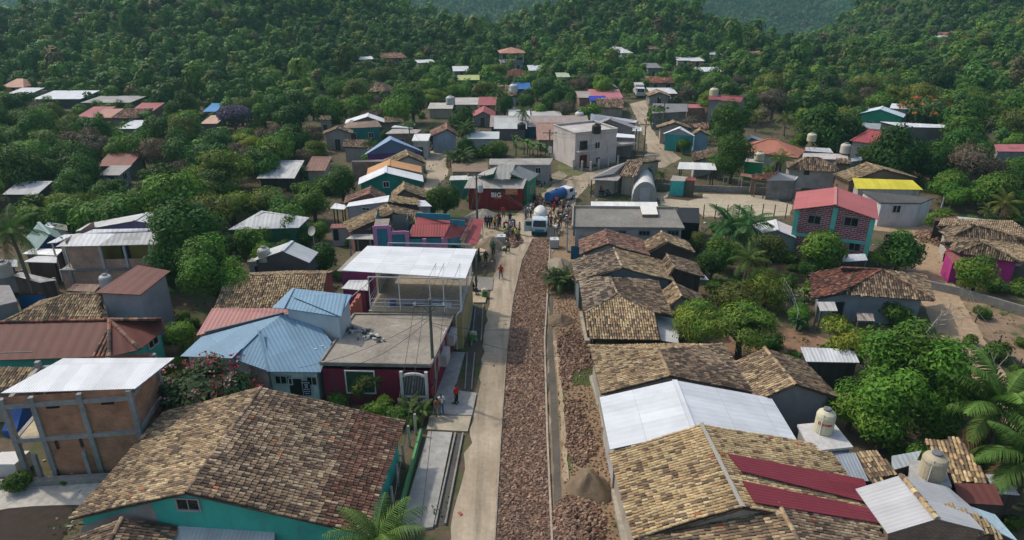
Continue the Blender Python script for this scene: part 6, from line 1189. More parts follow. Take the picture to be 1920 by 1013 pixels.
def heap(px,py,rx,ry,h,label,seed,mat='dirt:0.18,0.135,0.092,0.4',name='sand_heap'):
 c=P(px,py);k,m=40,14;rng=np.random.default_rng(seed);V=[c+(0,0,h*.94)];ph=rng.uniform(0,6.28,8)
 for i in range(1,m+1):
  t=i/m
  for j in range(k):
   a=2*math.pi*j/k;w=1+.10*math.sin(3*a+ph[0])+.07*math.sin(5*a+ph[1]);z=h*(1-math.sqrt(t*t+.015))*1.08*(1+t*(.2*math.sin(3*a+ph[2]+5*t)+.12*math.sin(7*a+ph[3])))+rng.normal(0,.022*h)*min(1,3*t)
   V.append(c+(rx*t*w*math.cos(a),ry*t*w*math.sin(a),max(z,-.02)if i<m else-.05))
 mb=MB();mb.add(V,[(0,1+j,1+(j+1)%k)for j in range(k)]);mb.add(V,[(1+i*k+j,1+(i+1)*k+j,1+(i+1)*k+(j+1)%k,1+i*k+(j+1)%k)for i in range(m-1)for j in range(k)])
 tag(mb.build(name,mat,smooth=True),label,'sand heap','sand heaps along the street')
heap(1103,915,1.5,1.7,1.35,'largest dark sand heap, beside the golden tile roof',1);heap(1051,602,1.35,1.3,.75,'dark sand heap at the end of the rubble beside the hipped house',2)
heap(1050,500,1.4,2.6,1.0,'long grey sand heap below the blue gate',3,'dirt:0.26,0.225,0.175,0.35');heap(922,462,2.0,2.0,1.35,'brown sand heap beside the red porch roof of the turquoise house',4,'dirt:0.25,0.20,0.145,0.35')
heap(905,408,2.2,2.0,1.25,'grey gravel heap below the pole with a transformer',5,'dirt:0.27,0.25,0.215,0.35','gravel_heap')
def bags(px,py,n,label,lab2):
 p=P(px,py);rng=random.Random(n)
 for lv in range(n):
  t=thing('cement_bag',label if lv<n-1 else lab2,'bag',p+(rng.uniform(-.06,.06),rng.uniform(-.06,.06),.16*lv),'cement bags stacked along the walk');mb=MB();w,d,h=.62,.42,.17;q=np.array(t['_off']);g=6
  V=[q+(w*(i/g-.5)*(1-.08*abs(j/g-.5)),d*(j/g-.5)*(1-.08*abs(i/g-.5))*(1),s_*h/2*(1-abs(2*i/g-1)**3)*(1-abs(2*j/g-1)**3)+h/2)for s_ in(1,-1)for i in range(g+1)for j in range(g+1)]
  f=[(i*(g+1)+j,(i+1)*(g+1)+j,(i+1)*(g+1)+j+1,i*(g+1)+j+1)for i in range(g)for j in range(g)];o_=(g+1)**2
  mb.add(V,f+[(d_+o_,c_+o_,b_+o_,a_+o_)for a_,b_,c_,d_ in f]);mb.build('sack','paint:0.07,0.24,0.06' if lv<n-2 else 'paint:0.45,0.38,0.27',t,smooth=True)
  mb=MB();mb.box(q+(0,0,h+.004),(.3,.2,.012));mb.build('print','paint:0.5,0.5,0.42',t)
bags(888,640,6,'green cement bag in the stack by the gutter near the maroon house','tan cement bag topping the stack by the gutter near the maroon house');bags(909,558,6,'green cement bag in the stack by the terrace walk','tan cement bag topping the stack by the terrace walk')
bags(946,470,3,'pale sack dropped beside the western water tote','top pale sack beside the western water tote')
# green wall with posts along the walk
t=thing('fence','low green painted wall with concrete posts along the big tile house yard','fence',P(770,900),lm='the green yard wall');mb=MB();mb.beam(P(746,985)+(0,0,.3),P(790,818)+(0,0,.3),.15,.75);mb.build('wall','plaster:0.10,0.27,0.11',t)
for px,py in((737,955),(747,912),(758,876),(768,838),(780,815)):mb=MB();q=P(px,py);mb.tube([q,q+(0,0,1.75)],.09,8);mb.build('post','concrete:0.4,0.38,0.34,0.4',t)
t=thing('gate','black barred yard gate at the lower end of the green wall','gate',P(745,1000));mb=MB();a,b=P(748,985),P(742,1030)
for k in range(9):q=a+(b-a)*k/8;mb.tube([q,q+(0,0,1.6)],.02,4)
for z in(.2,1.5):mb.tube([a+(0,0,z),b+(0,0,z)],.02,4)
mb.build('bars','paint:0.02,0.02,0.02',t)
# sand lot: low wall and fence posts
t=thing('yard_wall','low block wall along the far side of the sand lot','wall',P(1370,362));mb=MB();mb.beam(P(1230,356)+(0,0,.45),P(1500,366)+(0,0,.45),.2,1.0);mb.build('wall','concrete:0.24,0.225,0.20,0.5',t)
for i in range(10):mb=MB();q=P(1238+29*i,356.4+i*1.07);mb.tube([q,q+(0,0,2.5)],.04,5);mb.build('post','paint:0.25,0.25,0.25',t)
t=thing('fence','wire fence with dark posts on the near side of the sand lot','fence',P(1400,410));fq=[P(1318+i*22,411-(i%2))for i in range(8)]
for q in fq:mb=MB();mb.beam(q,q+(0,0,2.0),.1,.1);mb.build('post','wood:0.05,0.04,0.035',t)
mb=MB();[mb.tube([a+(0,0,z),b+(0,0,z)],.012,4)for a,b in zip(fq,fq[1:])for z in(.5,1.0,1.5,1.9)];mb.build('wire','paint:0.2,0.2,0.2',t)
t=thing('fence','rough wooden stakes with wire beside the eastern lane','fence',P(1850,640));fq=[P(*q)for q in((1800,545),(1812,558),(1828,605),(1868,655),(1905,700))]
for q in fq:mb=MB();mb.tube([q,q+(.1,0,1.4)],[.07,.05],5);mb.build('post','wood:0.06,0.05,0.04',t)
mb=MB();[mb.tube([a+(0,0,z),b+(0,0,z)],.012,4)for a,b in zip(fq,fq[1:])for z in(.6,1.1)];mb.build('wire','paint:0.2,0.2,0.2',t)
t=thing('fence','grey wire mesh fence behind the vine covered tree','fence',P(1480,590));fq=[P(*q)for q in((1465,560),(1477,580),(1484,600),(1490,622))]
for q in fq:mb=MB();mb.tube([q,q+(0,0,2.2)],.04,5);mb.build('post','paint:0.35,0.35,0.34',t)
mb=MB();[mb.tube([a+(b-a)*k+(0,0,.1),a+(b-a)*k+(0,0,2.1)],.012,4)for a,b in zip(fq,fq[1:])for k in(0,.25,.5,.75)];[mb.tube([a+(0,0,z),b+(0,0,z)],.012,4)for a,b in zip(fq,fq[1:])for z in(.1,.6,1.1,1.6,2.1)];mb.build('wire_mesh','paint:0.35,0.35,0.34',t)
# poles and wires
POLES={}
def pole(key,bx,by,ty,label,r=.13,arm=True,mat='concrete:0.13,0.14,0.11,0.5',trafo=False,lamp=False):
 p=GP(bx,by);h=ZAT(p[1],ty)-p[2];t=thing('utility_pole',label,'utility pole',p,'utility poles along the streets');mb=MB();mb.tube([p-(0,0,.3),p+(0,0,h)],[r*1.15,r*.75],8);mb.build('pole',mat,t)
 POLES[key]=p+(0,0,h-.45)
 if arm:
  mb=MB();c=p+(0,-.16,h-.5);mb.beam(c+(-1.1,0,0),c+(1.1,0,0),.1,.12);mb.beam(c+(-.5,0,0),c+(0,0.05,-.6),.05,.05);mb.beam(c+(.5,0,0),c+(0,.05,-.6),.05,.05);mb.build('crossarm','paint:0.13,0.13,0.13',t)
  for x in(-1.05,1.05):mb=MB();mb.lathe([(.05,0),(.09,.05),(.05,.1),(.09,.15),(.04,.25)],c+(x,0,.06),8);mb.build('insulator','paint:0.65,0.64,0.62',t)
 if trafo:mb=MB();mb.lathe([(.32,0),(.34,.05),(.34,.85),(.3,.95),(.1,1.0)],p+(.5,-.3,h-2.6),12);mb.build('transformer','paint:0.45,0.46,0.46',t)
 if lamp:mb=MB();mb.tube([p+(0,0,h-.2),p+(-.6,-.3,h+.3),p+(-1.3,-.5,h+.35)],.04,5);mb.build('lamp_arm','paint:0.4,0.4,0.4',t);mb=MB();mb.box(p+(-1.5,-.55,h+.32),(.5,.22,.14));mb.build('lamp_head','paint:0.5,0.5,0.48',t)
 return t
pole('a',815,745,561,'mossy utility pole in front of the maroon house');pole('b',895,418,322,'utility pole with a grey transformer beside the red shop',trafo=True);pole('c',1029,330,243,'dark pole with a pale meter box at the long cement roof')
pole('d',1206,300,228,'pole at the bend where the street turns uphill');pole('e',1558,402,345,'dark pole in front of the hipped cream house',arm=False);pole('f',1562,300,245,'street lamp pole beside the hipped cream house',arm=False,lamp=True)
pole('g',770,285,230,'pole beside the boxy cream shop');pole('h',699,262,225,'pole in front of the rusty corrugated roof',arm=False);pole('i',1762,402,370,'thin pale pole beside the grey house under yellow roof',arm=False,mat='paint:0.35,0.34,0.3');pole('j',1241,255,180,'pole high on the uphill street')
mb=MB();q=P(1030,330);mb.box(q+(.05,-.25,4.3),(.55,.3,.95));tag(mb.build('meter_box','paint:0.55,0.54,0.5'),'pale meter box fixed on the dark pole','box')
t=thing('utility_pole','white downpipe like mast rising before the white canopy','mast',P(846,585));mb=MB();p=P(846,585);mb.tube([p,p+(0,0,ZAT(p[1],505))],.07,6);mb.build('pole','paint:0.5,0.5,0.5',t);mb=MB();mb.box(p+(0,-.05,ZAT(p[1],512)),(.5,.2,.9));mb.build('rack','paint:0.35,0.34,0.32',t);POLES['m']=p+(0,0,ZAT(p[1],508))
def wire(a,b,sag,label,r=.016):
 a,b=np.asarray(a,float),np.asarray(b,float);k=14;path=[a+(b-a)*i/k-np.array([0,0,sag*4*(i/k)*(1-i/k)])for i in range(k+1)]
 mb=MB();mb.tube(path,r,4);tag(mb.build('wire','paint:0.05,0.05,0.05'),label,'wire','overhead wires')
near=np.array([-5.2,24.0,7.0])
for i,x in enumerate((-1.05,-.35,1.05)):
 wire(POLES['a']+(x,-.16,.3),near+(x,0,0),.5,'overhead wire running from the mossy pole out over the green yard wall')
 wire(POLES['a']+(x,-.16,.3),POLES['b']+(x,-.16,.3),1.4,'long overhead wire between the mossy pole and the transformer pole')
wire(POLES['b']+(0,0,.2),POLES['c'],.9,'overhead wire from the transformer pole to the dark meter box pole');wire(POLES['c'],POLES['d'],1.0,'overhead wire from the meter box pole to the street bend pole');wire(POLES['d'],POLES['j'],1.2,'overhead wire from the street bend pole up the uphill street')
wire(POLES['b']+(-1,0,0),POLES['g'],1.6,'overhead wire from the transformer pole to the cream shop pole');wire(POLES['g'],POLES['h'],.8,'overhead wire between the cream shop pole and the rusty roof pole');wire(POLES['m'],POLES['a']+(0,0,-1),.8,'slack wire from the white mast to the mossy pole')
wire(POLES['a']+(0,0,-1.5),P(1107,590,3.2),1.0,'service wire crossing the stone street to the long hipped tile house');wire(POLES['a']+(0,0,-1.6),P(1110,668,3.4),.9,'service wire crossing the stone street to the brown tile roof')
for a_,b_,l in((POLES['a']+(0,0,-.9),P(560,690,3.4),'service wire from the mossy pole down to the blue roofed house'),(POLES['a']+(0,0,-1.1),P(648,690,3.3),'service wire from the mossy pole to the maroon house front'),(POLES['b']+(0,0,-.6),P(1075,425,4.0),'service wire over the works to the wide flat concrete roof'),(POLES['b']+(.6,0,-.3),P(1100,442,4.2),'service wire over the works to the rosy tile roof'),(POLES['b']+(0,0,-.8),P(875,415,4.6),'service wire from the transformer pole to the turquoise house'),(POLES['c'],P(1080,255,5.6),'service wire from the meter box pole to the cream house'),(POLES['d'],P(1250,240,4.0),'service wire from the bend pole to the sandy tile house'),(POLES['e'],POLES['f'],'wire between the dark pole and the street lamp pole'),(POLES['e'],P(1460,322,4.2),'wire from the dark pole to the grey block house')):wire(a_,b_,.6,l)
# vehicles ---------------------------------------------------------------------------------
def wheel(t,c,r=.42,w=.25,ax=(1,0,0)):
 c=np.asarray(c,float);ax=np.asarray(ax,float);mb=MB();mb.tube([c-ax*w/2,c-ax*w*.42,c+ax*w*.42,c+ax*w/2],[r*.9,r,r,r*.9],16);ty=mb.build('wheel','paint:0.018,0.018,0.018,0.9',t,off=np.zeros(3))
 mb=MB();mb.tube([c-ax*w*.54,c+ax*w*.54],r*.55,12);mb.build('rim','paint:0.35,0.35,0.36,0.4',ty,off=np.zeros(3))
def cab(mb,w,x0,L,h,nose): # side profile extruded across: y is forward
 pr=[(x0,.55),(x0+L,.55),(x0+L,.55+nose),(x0+L*.82,.6+nose),(x0+L*.72,h-.12),(x0+L*.6,h),(x0,h)]
 for s_ in(-1,1):mb.poly([(s_*w/2,y,z)for y,z in(pr if s_<0 else pr[::-1])])
 for i in range(len(pr)):(a,b),(c,d)=pr[i],pr[(i+1)%len(pr)];mb.add([(-w/2,a,b),(w/2,a,b),(w/2,c,d),(-w/2,c,d)],[0,1,2,3])
def flat_truck():pass
def mixer_van():
 t=thing('works_truck','small white and blue truck with a white drum, driver door open, parked on the stones','truck',P(1012,436),world=False,lm='the white and blue truck');t.rotation_euler=(0,0,R(180-4));Z0=np.zeros(3)
 w=1.9;mb=MB();V=lambda pr:pr
 # cab-over body, forward is +y
 pr=[(-.2,.95),(1.55,.95),(1.6,1.25),(1.18,2.0),(1.05,2.1),(-.2,2.1)]
 for s_ in(-1,1):mb.poly([(s_*w/2,y,z)for y,z in(pr if s_<0 else pr[::-1])])
 for i in range(len(pr)):(a,b),(c,d)=pr[i],pr[(i+1)%len(pr)];mb.add([(-w/2,a,b),(w/2,a,b),(w/2,c,d),(-w/2,c,d)],[0,1,2,3])
 mb.build('cab','paint:0.50,0.60,0.64,0.35',t,off=Z0)
 mb=MB();mb.box((0,.72,.68),(w+.02,1.85,.54));mb.build('lower_body','paint:0.02,0.20,0.25,0.4',t,off=Z0);mb=MB();mb.box((0,1.66,.5),(w+.06,.14,.3));mb.build('bumper','paint:0.01,0.03,0.05',t,off=Z0)
 mb=MB();d=np.array([(-.82,1.60,1.30),(.82,1.60,1.30),(.74,1.21,1.99),(-.74,1.21,1.99)])+(0,.015,.01);mb.poly(d);mb.build('windscreen','glass',t,off=Z0)
 for s_ in(-1,1):
  mb=MB();mb.box((s_*.7,1.66,.86),(.3,.05,.16));mb.build('headlight','paint:0.6,0.6,0.55,0.2',t,off=Z0)
  mb=MB();mb.box((s_*(w/2+.14),1.3,1.55),(.16,.05,.3));mb.build('mirror','paint:0.02,0.02,0.02',t,off=Z0)
  for y in(1.0,-2.2):wheel(t,(s_*.82,y,.38),.38)
 mb=MB();q=np.array([(w/2,1.1,.55),(w/2+.95,1.25,.55),(w/2+.95,1.25,1.15),(w/2+.9,1.2,1.95),(w/2,1.1,1.95)]);mb.poly(q);mb.poly((q+(0,-.07,0))[::-1]);[mb.add([q[i],q[i]+(0,-.07,0),q[(i+1)%5]+(0,-.07,0),q[(i+1)%5]],[0,1,2,3])for i in range(5)];dr=mb.build('door','paint:0.36,0.52,0.56,0.4',t,off=Z0)
 mb=MB();mb.box((w/2+.45,1.185,1.55),(.66,.03,.5));mb.build('pane','glass',dr,off=Z0)
 mb=MB();mb.box((0,-1.6,.72),(1.7,3.2,.18));mb.build('chassis','paint:0.04,0.04,0.04',t,off=Z0)
 mb=MB();a,b=np.array([0,-.5,1.75]),np.array([0,-3.1,2.15]);L=(b-a);mb.tube([a,a+L*.06,a+L*.25,a+L*.6,a+L*.9,b],[.25,.62,.86,.88,.6,.34],18);mb.build('drum','paint:0.62,0.61,0.57,0.5',t,off=Z0,smooth=True)
 mb=MB();[mb.box((s_*.6,y,1.2),(.14,.3,.9))for s_ in(-1,1)for y in(-.9,-2.7)];mb.build('drum_support','paint:0.1,0.1,0.1',t,off=Z0)
mixer_van()
def tanker():
 p=P(1046,380);t=thing('water_truck','water tanker truck with a blue tank and white cab heading up the dirt street','truck',p,world=False,lm='the blue tanker truck');t.rotation_euler=(0,0,R(-42));t.scale=(.72,)*3;Z0=np.zeros(3)
 mb=MB();mb.tube([(0,-3.0,1.75),(0,-2.95,1.75),(0,1.6,1.75),(0,1.65,1.75)],[.9,1.05,1.05,.9],20);[mb.tube([(0,y,1.75),(0,y+.08,1.75)],1.08,20)for y in(-1.5,.2)];mb.build('tank','paint:0.02,0.09,0.25,0.4',t,off=Z0)
 mb=MB();mb.lathe([(.3,0),(.3,.14),(.22,.18)],(0,-.6,2.78),12);mb.build('hatch','paint:0.02,0.08,0.22',t,off=Z0)
 mb=MB();mb.box((0,-.2,.72),(1.0,6.6,.25));mb.build('chassis','paint:0.03,0.03,0.03',t,off=Z0)
 mb=MB();cab(mb,2.1,1.8,2.9,2.55,.8);mb.build('cab','paint:0.66,0.67,0.68,0.35',t,off=Z0)
 for s_ in(-1,1):
  mb=MB();mb.box((s_*1.06,2.9,2.05),(.03,1.0,.6));mb.build('side_window','glass',t,off=Z0)
  for y in(3.6,-1.0,-2.2):wheel(t,(s_*.95,y,.5),.5,.32)
  mb=MB();mb.box((s_*.7,4.71,1.1),(.28,.05,.2));mb.build('headlight','paint:0.6,0.6,0.55,0.2',t,off=Z0)
 mb=MB();x0,L,nose,h=1.8,2.9,.8,2.55;mb.poly([(-.92,x0+L*.82+.012,.66+nose),(.92,x0+L*.82+.012,.66+nose),(.85,x0+L*.725+.012,h-.17),(-.85,x0+L*.725+.012,h-.17)]);mb.build('windscreen','glass',t,off=Z0)
 mb=MB();mb.box((0,-3.15,.75),(2.0,.15,.3));mb.build('bumper','paint:0.05,0.05,0.05',t,off=Z0)
tanker()
def car(px,py,rz,body,label,kind):
 t=thing('pickup_truck' if kind=='pickup' else 'delivery_truck' if kind=='truck' else 'car',label,'pickup' if kind=='pickup' else 'truck' if kind=='truck' else 'car',GP(px,py),world=False);t.rotation_euler=(0,0,R(rz));Z0=np.zeros(3)
 pr={'pickup':[(-2.5,.45),(2.4,.45),(2.4,.95),(1.3,1.05),(.7,1.7),(-.5,1.7),(-.6,1.05),(-2.5,1.05)],'car':[(-2.1,.4),(2.1,.4),(2.1,.85),(1.2,.95),(.5,1.45),(-1.0,1.45),(-1.7,.95),(-2.1,.9)],'truck':[(-.4,.6),(1.9,.6),(1.95,1.5),(1.6,2.4),(-.4,2.5)]}[kind];w=2.1 if kind=='truck' else 1.75;mb=MB()
 for s_ in(-1,1):mb.poly([(s_*w/2,y,z)for y,z in(pr if s_<0 else pr[::-1])])
 for i in range(len(pr)):(a,b),(c,d)=pr[i],pr[(i+1)%len(pr)];mb.add([(-w/2,a,b),(w/2,a,b),(w/2,c,d),(-w/2,c,d)],[0,1,2,3])
 mb.build('body',body,t,off=Z0);yz={'pickup':(1.3,1.09,.72,1.66),'car':(1.15,1.0,.53,1.42),'truck':(1.95,1.56,1.65,2.3)}[kind]
 mb=MB();mb.poly([(-w*.43,yz[0]+.02,yz[1]),(w*.43,yz[0]+.02,yz[1]),(w*.4,yz[2]+.03,yz[3]),(-w*.4,yz[2]+.03,yz[3])]);mb.build('windscreen','glass',t,off=Z0)
 if kind=='truck':mb=MB();mb.box((0,-2.6,1.9),(2.2,4.2,2.3));mb.build('cargo_box','paint:0.5,0.48,0.45',t,off=Z0)
 for s_ in(-1,1):
  mb=MB();mb.box((s_*(w/2+.01),.1 if kind != 'truck' else .8,(yz[1]+yz[3])/2),(.02,.9,.4));mb.build('side_window','glass',t,off=Z0)
  for y in((1.5,-1.5)if kind != 'truck' else(1.2,-3.4)):wheel(t,(s_*(w/2-.08),y,.36),.36,.22)
car(1199,182,178,'paint:0.6,0.6,0.58','white boxy truck coming down the top of the uphill street','truck');car(1201,166,95,'paint:0.02,0.025,0.05,0.3','dark blue car crossing the top of the uphill street','car');car(823,262,100,'paint:0.45,0.46,0.46,0.35','grey pickup parked beside the pale blue tile house','pickup');car(213,352,60,'paint:0.55,0.56,0.55,0.35','pale pickup half hidden beside the grey annex in the wood','pickup')
def moto_proto(color):
 mb={};Z0=np.zeros(3);t=thing('motorbike','','motorbike',(0,0,0),'parked motorbikes',world=False)
 for y in(-.65,.65):c=np.array([0,y,.3]);m_=MB();m_.tube([c-(.05,0,0),c+(.05,0,0)],.3,14);wh=m_.build('wheel','paint:0.02,0.02,0.02',t,off=Z0);m_=MB();m_.tube([c-(.06,0,0),c+(.06,0,0)],.17,10);m_.build('rim','paint:0.3,0.3,0.3',wh,off=Z0)
 m_=MB();m_.tube([(0,.1,.62),(0,.2,.78),(0,.45,.84),(0,.55,.8)],[.08,.14,.14,.06],8);m_.build('tank',color,t,off=Z0)
 m_=MB();m_.tube([(0,-.75,.82),(0,-.3,.76),(0,.15,.74)],[.07,.12,.1],8);m_.build('seat','paint:0.02,0.02,0.02',t,off=Z0)
 m_=MB();m_.box((0,.05,.42),(.26,.45,.35));m_.tube([(0,.65,.3),(0,.5,.95)],.04,6);m_.tube([(0,-.65,.3),(0,-.1,.5)],.04,6);m_.build('engine','paint:0.1,0.1,0.1,0.4',t,off=Z0)
 m_=MB();m_.tube([(-.38,.42,1.0),(-.12,.5,.98),(.12,.5,.98),(.38,.42,1.0)],.022,5);m_.build('handlebar','paint:0.1,0.1,0.1',t,off=Z0);return t
m0=moto_proto('paint:0.30,0.02,0.02,0.3');m1=moto_proto('paint:0.03,0.03,0.035,0.3')
ms=[(1118,366,70,0,'red motorbike under the patched open shed'),(1126,368,80,1,'black motorbike under the patched open shed'),(1133,365,60,1,'second black motorbike deeper under the patched open shed'),(796,323,10,1,'black motorbike parked at the sandy tile gable'),(1008,349,40,1,'dark motorbike next to the green house behind the shop, downhill end'),(1013,345,50,0,'red motorbike in the row beside the long cement roof'),(1019,341,45,1,'dark motorbike in the middle of the row beside the long cement roof'),(1026,338,55,1,'dark motorbike at the uphill end of the row'),(806,280,80,1,'motorbike in front of the boxy cream shop'),(112,880,30,1,'blue black motorbike under the open brick bay')]
first={}
for px,py,rz,k,l in ms:
 src=(m0,m1)[k]
 if k not in first:first[k]=1;src.location=P(px,py);src.rotation_euler=(0,0,R(rz));src['label']=l
 else:dup(src,P(px,py),R(rz),l)
# ------------------------------------------------------------------ people
def m_objcol(rough=0.85):
 n=N('cloth');oi=n.new('ShaderNodeObjectInfo');return n.done(n.mix(1.0,oi.outputs['Color'],n.ramp(n.noise(9.0),[(0.3,(0.75,)*3),(0.7,(1.1,)*3)]),'MULTIPLY'),rough)
MATS['cloth']=m_objcol()
MATS['skin']=m_paint(0.22,0.12,0.075,0.6);MATS['hair']=m_paint(0.012,0.009,0.008,0.5)
POSE={ # joint positions, front is -y
'stand':dict(el=((-.25,.03,1.13),(.25,.03,1.13)),wr=((-.26,-.06,.90),(.26,-.06,.90)),kn=((-.11,-.02,.5),(.11,-.02,.5)),an=((-.12,.03,.09),(.12,.03,.09))),
'walk':dict(el=((-.25,.10,1.14),(.25,-.08,1.14)),wr=((-.26,.02,.90),(.26,-.24,.95)),kn=((-.10,-.20,.52),(.10,.04,.5)),an=((-.10,-.24,.10),(.10,.36,.14))),
'reach':dict(el=((-.26,-.14,1.18),(.26,-.12,1.16)),wr=((-.16,-.36,1.12),(.15,-.36,1.05)),kn=((-.13,-.04,.5),(.13,.02,.5)),an=((-.15,0,.09),(.15,.08,.09))),
'bend':dict(ch=(0,-.42,1.10),nk=(0,-.56,1.14),hd=(0,-.68,1.14),tp=(0,-.79,1.12),sh=((-.18,-.50,1.05),(.18,-.50,1.05)),el=((-.22,-.56,.78),(.22,-.56,.78)),wr=((-.16,-.66,.54),(.16,-.64,.56)),kn=((-.14,-.10,.5),(.14,.02,.5)),an=((-.17,0,.09),(.17,.12,.09))),
'sit':dict(pe=(0,.1,.52),wa=(0,.12,.70),ch=(0,.12,.92),nk=(0,.10,1.08),hd=(0,.07,1.20),tp=(0,.07,1.34),sh=((-.18,.11,1.03),(.18,.11,1.03)),el=((-.25,.05,.78),(.25,.05,.78)),wr=((-.15,-.2,.66),(.15,-.2,.66)),hp=((-.1,.08,.5),(.1,.08,.5)),kn=((-.13,-.36,.50),(.13,-.36,.50)),an=((-.13,-.40,.09),(.14,-.44,.09)))}
def person_proto(pose,hat=None):
 d=dict(pe=(0,0,.95),wa=(0,0,1.1),ch=(0,0,1.30),nk=(0,0,1.48),hd=(0,-.015,1.60),tp=(0,-.01,1.72),sh=((-.185,0,1.41),(.185,0,1.41)),hp=((-.095,0,.90),(.095,0,.90)));d.update(POSE[pose])
 V,E,Rr,B=[],[],[],[]
 def v(p,r):V.append(p);Rr.append(r);return len(V)-1
 def e(a,b,nm):E.append((a,b));B.append(nm)
 A=lambda q:np.array(q,float)
 pe,wa,ch,nk,hd,tp=v(d['pe'],(.155,.115)),v(d['wa'],(.14,.105)),v(d['ch'],(.165,.12)),v(d['nk'],(.055,.055)),v(d['hd'],(.088,.10)),v(d['tp'],(.062,.07))
 e(pe,wa,'torso');e(wa,ch,'torso');e(ch,nk,'neck');e(nk,hd,'head');e(hd,tp,'head')
 fwd=A(d['hd'])-A(d['nk']);face=A((0,-1,0))if pose != 'bend' else A((0,-.3,-1));ns=v(tuple(A(d['hd'])+face/np.linalg.norm(face)*.115+A((0,0,-.01))),(.016,.016));e(hd,ns,'head')
 fl=[]
 for s_ in(0,1):
  sh,el,wr=v(d['sh'][s_],(.07,.07)),v(d['el'][s_],(.047,.047)),v(d['wr'][s_],(.032,.032));dr=A(d['wr'][s_])-A(d['el'][s_]);dr /= np.linalg.norm(dr);hn=v(tuple(A(d['wr'][s_])+dr*.08),(.04,.022))
  e(ch,sh,'torso');e(sh,el,'sleeve');e(el,wr,'arm');e(wr,hn,'arm');fl.append((A(d['wr'][s_])+dr*.08,dr,s_))
  hp,kn,an=v(d['hp'][s_],(.095,.095)),v(d['kn'][s_],(.065,.065)),v(d['an'][s_],(.042,.042));to=v(tuple(A(d['an'][s_])+A((0,-.17,-.04))),(.04,.028))
  e(pe,hp,'leg');e(hp,kn,'leg');e(kn,an,'leg');e(an,to,'foot')
 nb=len(V)
 for c,dr,s_ in fl:
  side=np.cross(dr,A((0,1,0)));side /= max(np.linalg.norm(side),1e-6)
  for k,ln in enumerate((.062,.074,.080,.072,.058)):
   off=side*(k-2)*.018;a=v(tuple(c+off-dr*.02),(.009,.009));m=v(tuple(c+off*(1.5 if k else 2.4)+dr*ln*.5),(.0085,.0085));t_=v(tuple(c+off*(1.2 if k else 2.0)+dr*ln+A((0,-.018,0))),(.007,.007));e(a,m,'arm');e(m,t_,'arm')
 me=bpy.data.meshes.new('sk');me.from_pydata([tuple(p)for p in V],E,[]);o=bpy.data.objects.new('sk',me);COL.objects.link(o)
 o.modifiers.new('s','SKIN');sv=me.skin_vertices[0].data
 for i,r in enumerate(Rr):sv[i].radius=r
 sv[0].use_root=True
 for i in range(nb,len(V),3):sv[i].use_root=True
 ms_=o.modifiers.new('u','SUBSURF');ms_.levels=1
 bpy.context.view_layer.update();body=bpy.data.meshes.new_from_object(o.evaluated_get(bpy.context.evaluated_depsgraph_get()));bpy.data.objects.remove(o)
 n=len(body.vertices);co=np.zeros(n*3);body.vertices.foreach_get('co',co);co=co.reshape(-1,3);nr=np.zeros(n*3);body.vertices.foreach_get('normal',nr);nr=nr.reshape(-1,3)
 VV=np.array([A(p)for p in V]);polys=[list(p.vertices)for p in body.polygons];ctr=np.array([co[p].mean(0)for p in polys])
 best=np.full(len(polys),1e9);bi=np.zeros(len(polys),int);tt=np.zeros(len(polys))
 for i,(a,b)in enumerate(E):
  ab=VV[b]-VV[a];t=np.clip(((ctr-VV[a])@ab)/ab.dot(ab),0,1);dist=np.linalg.norm(ctr-VV[a]-t[:,None]*ab,axis=1)-.4*(Rr[a][0]*(1-t)+Rr[b][0]*t);k=dist<best;best[k]=dist[k];bi[k]=i;tt[k]=t[k]
 nm=np.array([B[i]for i in bi])
 def shell(sel,nme,grow):
  ids=sorted({v_ for p,s_ in zip(polys,sel)if s_ for v_ in p});mp={a:i for i,a in enumerate(ids)};m2=bpy.data.meshes.new(nme)
  m2.from_pydata([tuple(co[i]+nr[i]*grow)for i in ids],[],[[mp[v_]for v_ in p]for p,s_ in zip(polys,sel)if s_]);[setattr(f,'use_smooth',True)for f in m2.polygons];return m2
 hd_c=VV[hd];up=VV[tp]-VV[nk];up /= np.linalg.norm(up);bk=-face/np.linalg.norm(face)
 hs=(nm=='head')&(((ctr-hd_c)@up>.035)|(((ctr-hd_c)@bk>.02)&((ctr-hd_c)@up>-.08)))
 out={'body':body,'shirt':shell((nm=='torso')|(nm=='sleeve')|((nm=='leg')&(bi==[i for i,x in enumerate(E)if x[0]==pe][1])&False),'shirt',.014),'trousers':shell(nm=='leg','trousers',.013),'shoes':shell(nm=='foot','shoes',.01),'hair':shell(hs,'hair',.018)}
 body.materials.append(M('skin'));[setattr(f,'use_smooth',True)for f in body.polygons]
 for k in('shirt','trousers','shoes'):out[k].materials.append(M('cloth'))
 out['hair'].materials.append(M('hair'))
 mb=MB();c=hd_c+up*.075;mb.lathe([(.15 if hat != 'x' else .1,0),(.15,.012),(.10,.02),(.095,.08),(.05,.10)],c,12);ob=mb.build('hat','cloth');out['hat']=ob.data;bpy.data.objects.remove(ob);return out
PROTO={k:person_proto(k)for k in POSE}
def person(px,py,pose,rz,shirt,trous,label,hat=None,up=0.0,sc=1.0):
 p=P(px,py,up);t=thing('person',label,'person',p,'people at the street works' if 370<py<500 else None,world=False);t.rotation_euler=(0,0,R(rz));t.scale=(sc,)*3;b=None
 for k in('body','shirt','trousers','shoes','hair')+(('hat',)if hat else()):
  o=bpy.data.objects.new(k,PROTO[pose][k]);COL.objects.link(o);o.parent=t
  o.color=(*{'shirt':shirt,'trousers':trous,'shoes':(.02,.018,.015),'hat':hat or(0,0,0)}.get(k,(1,1,1)),1)
 return t
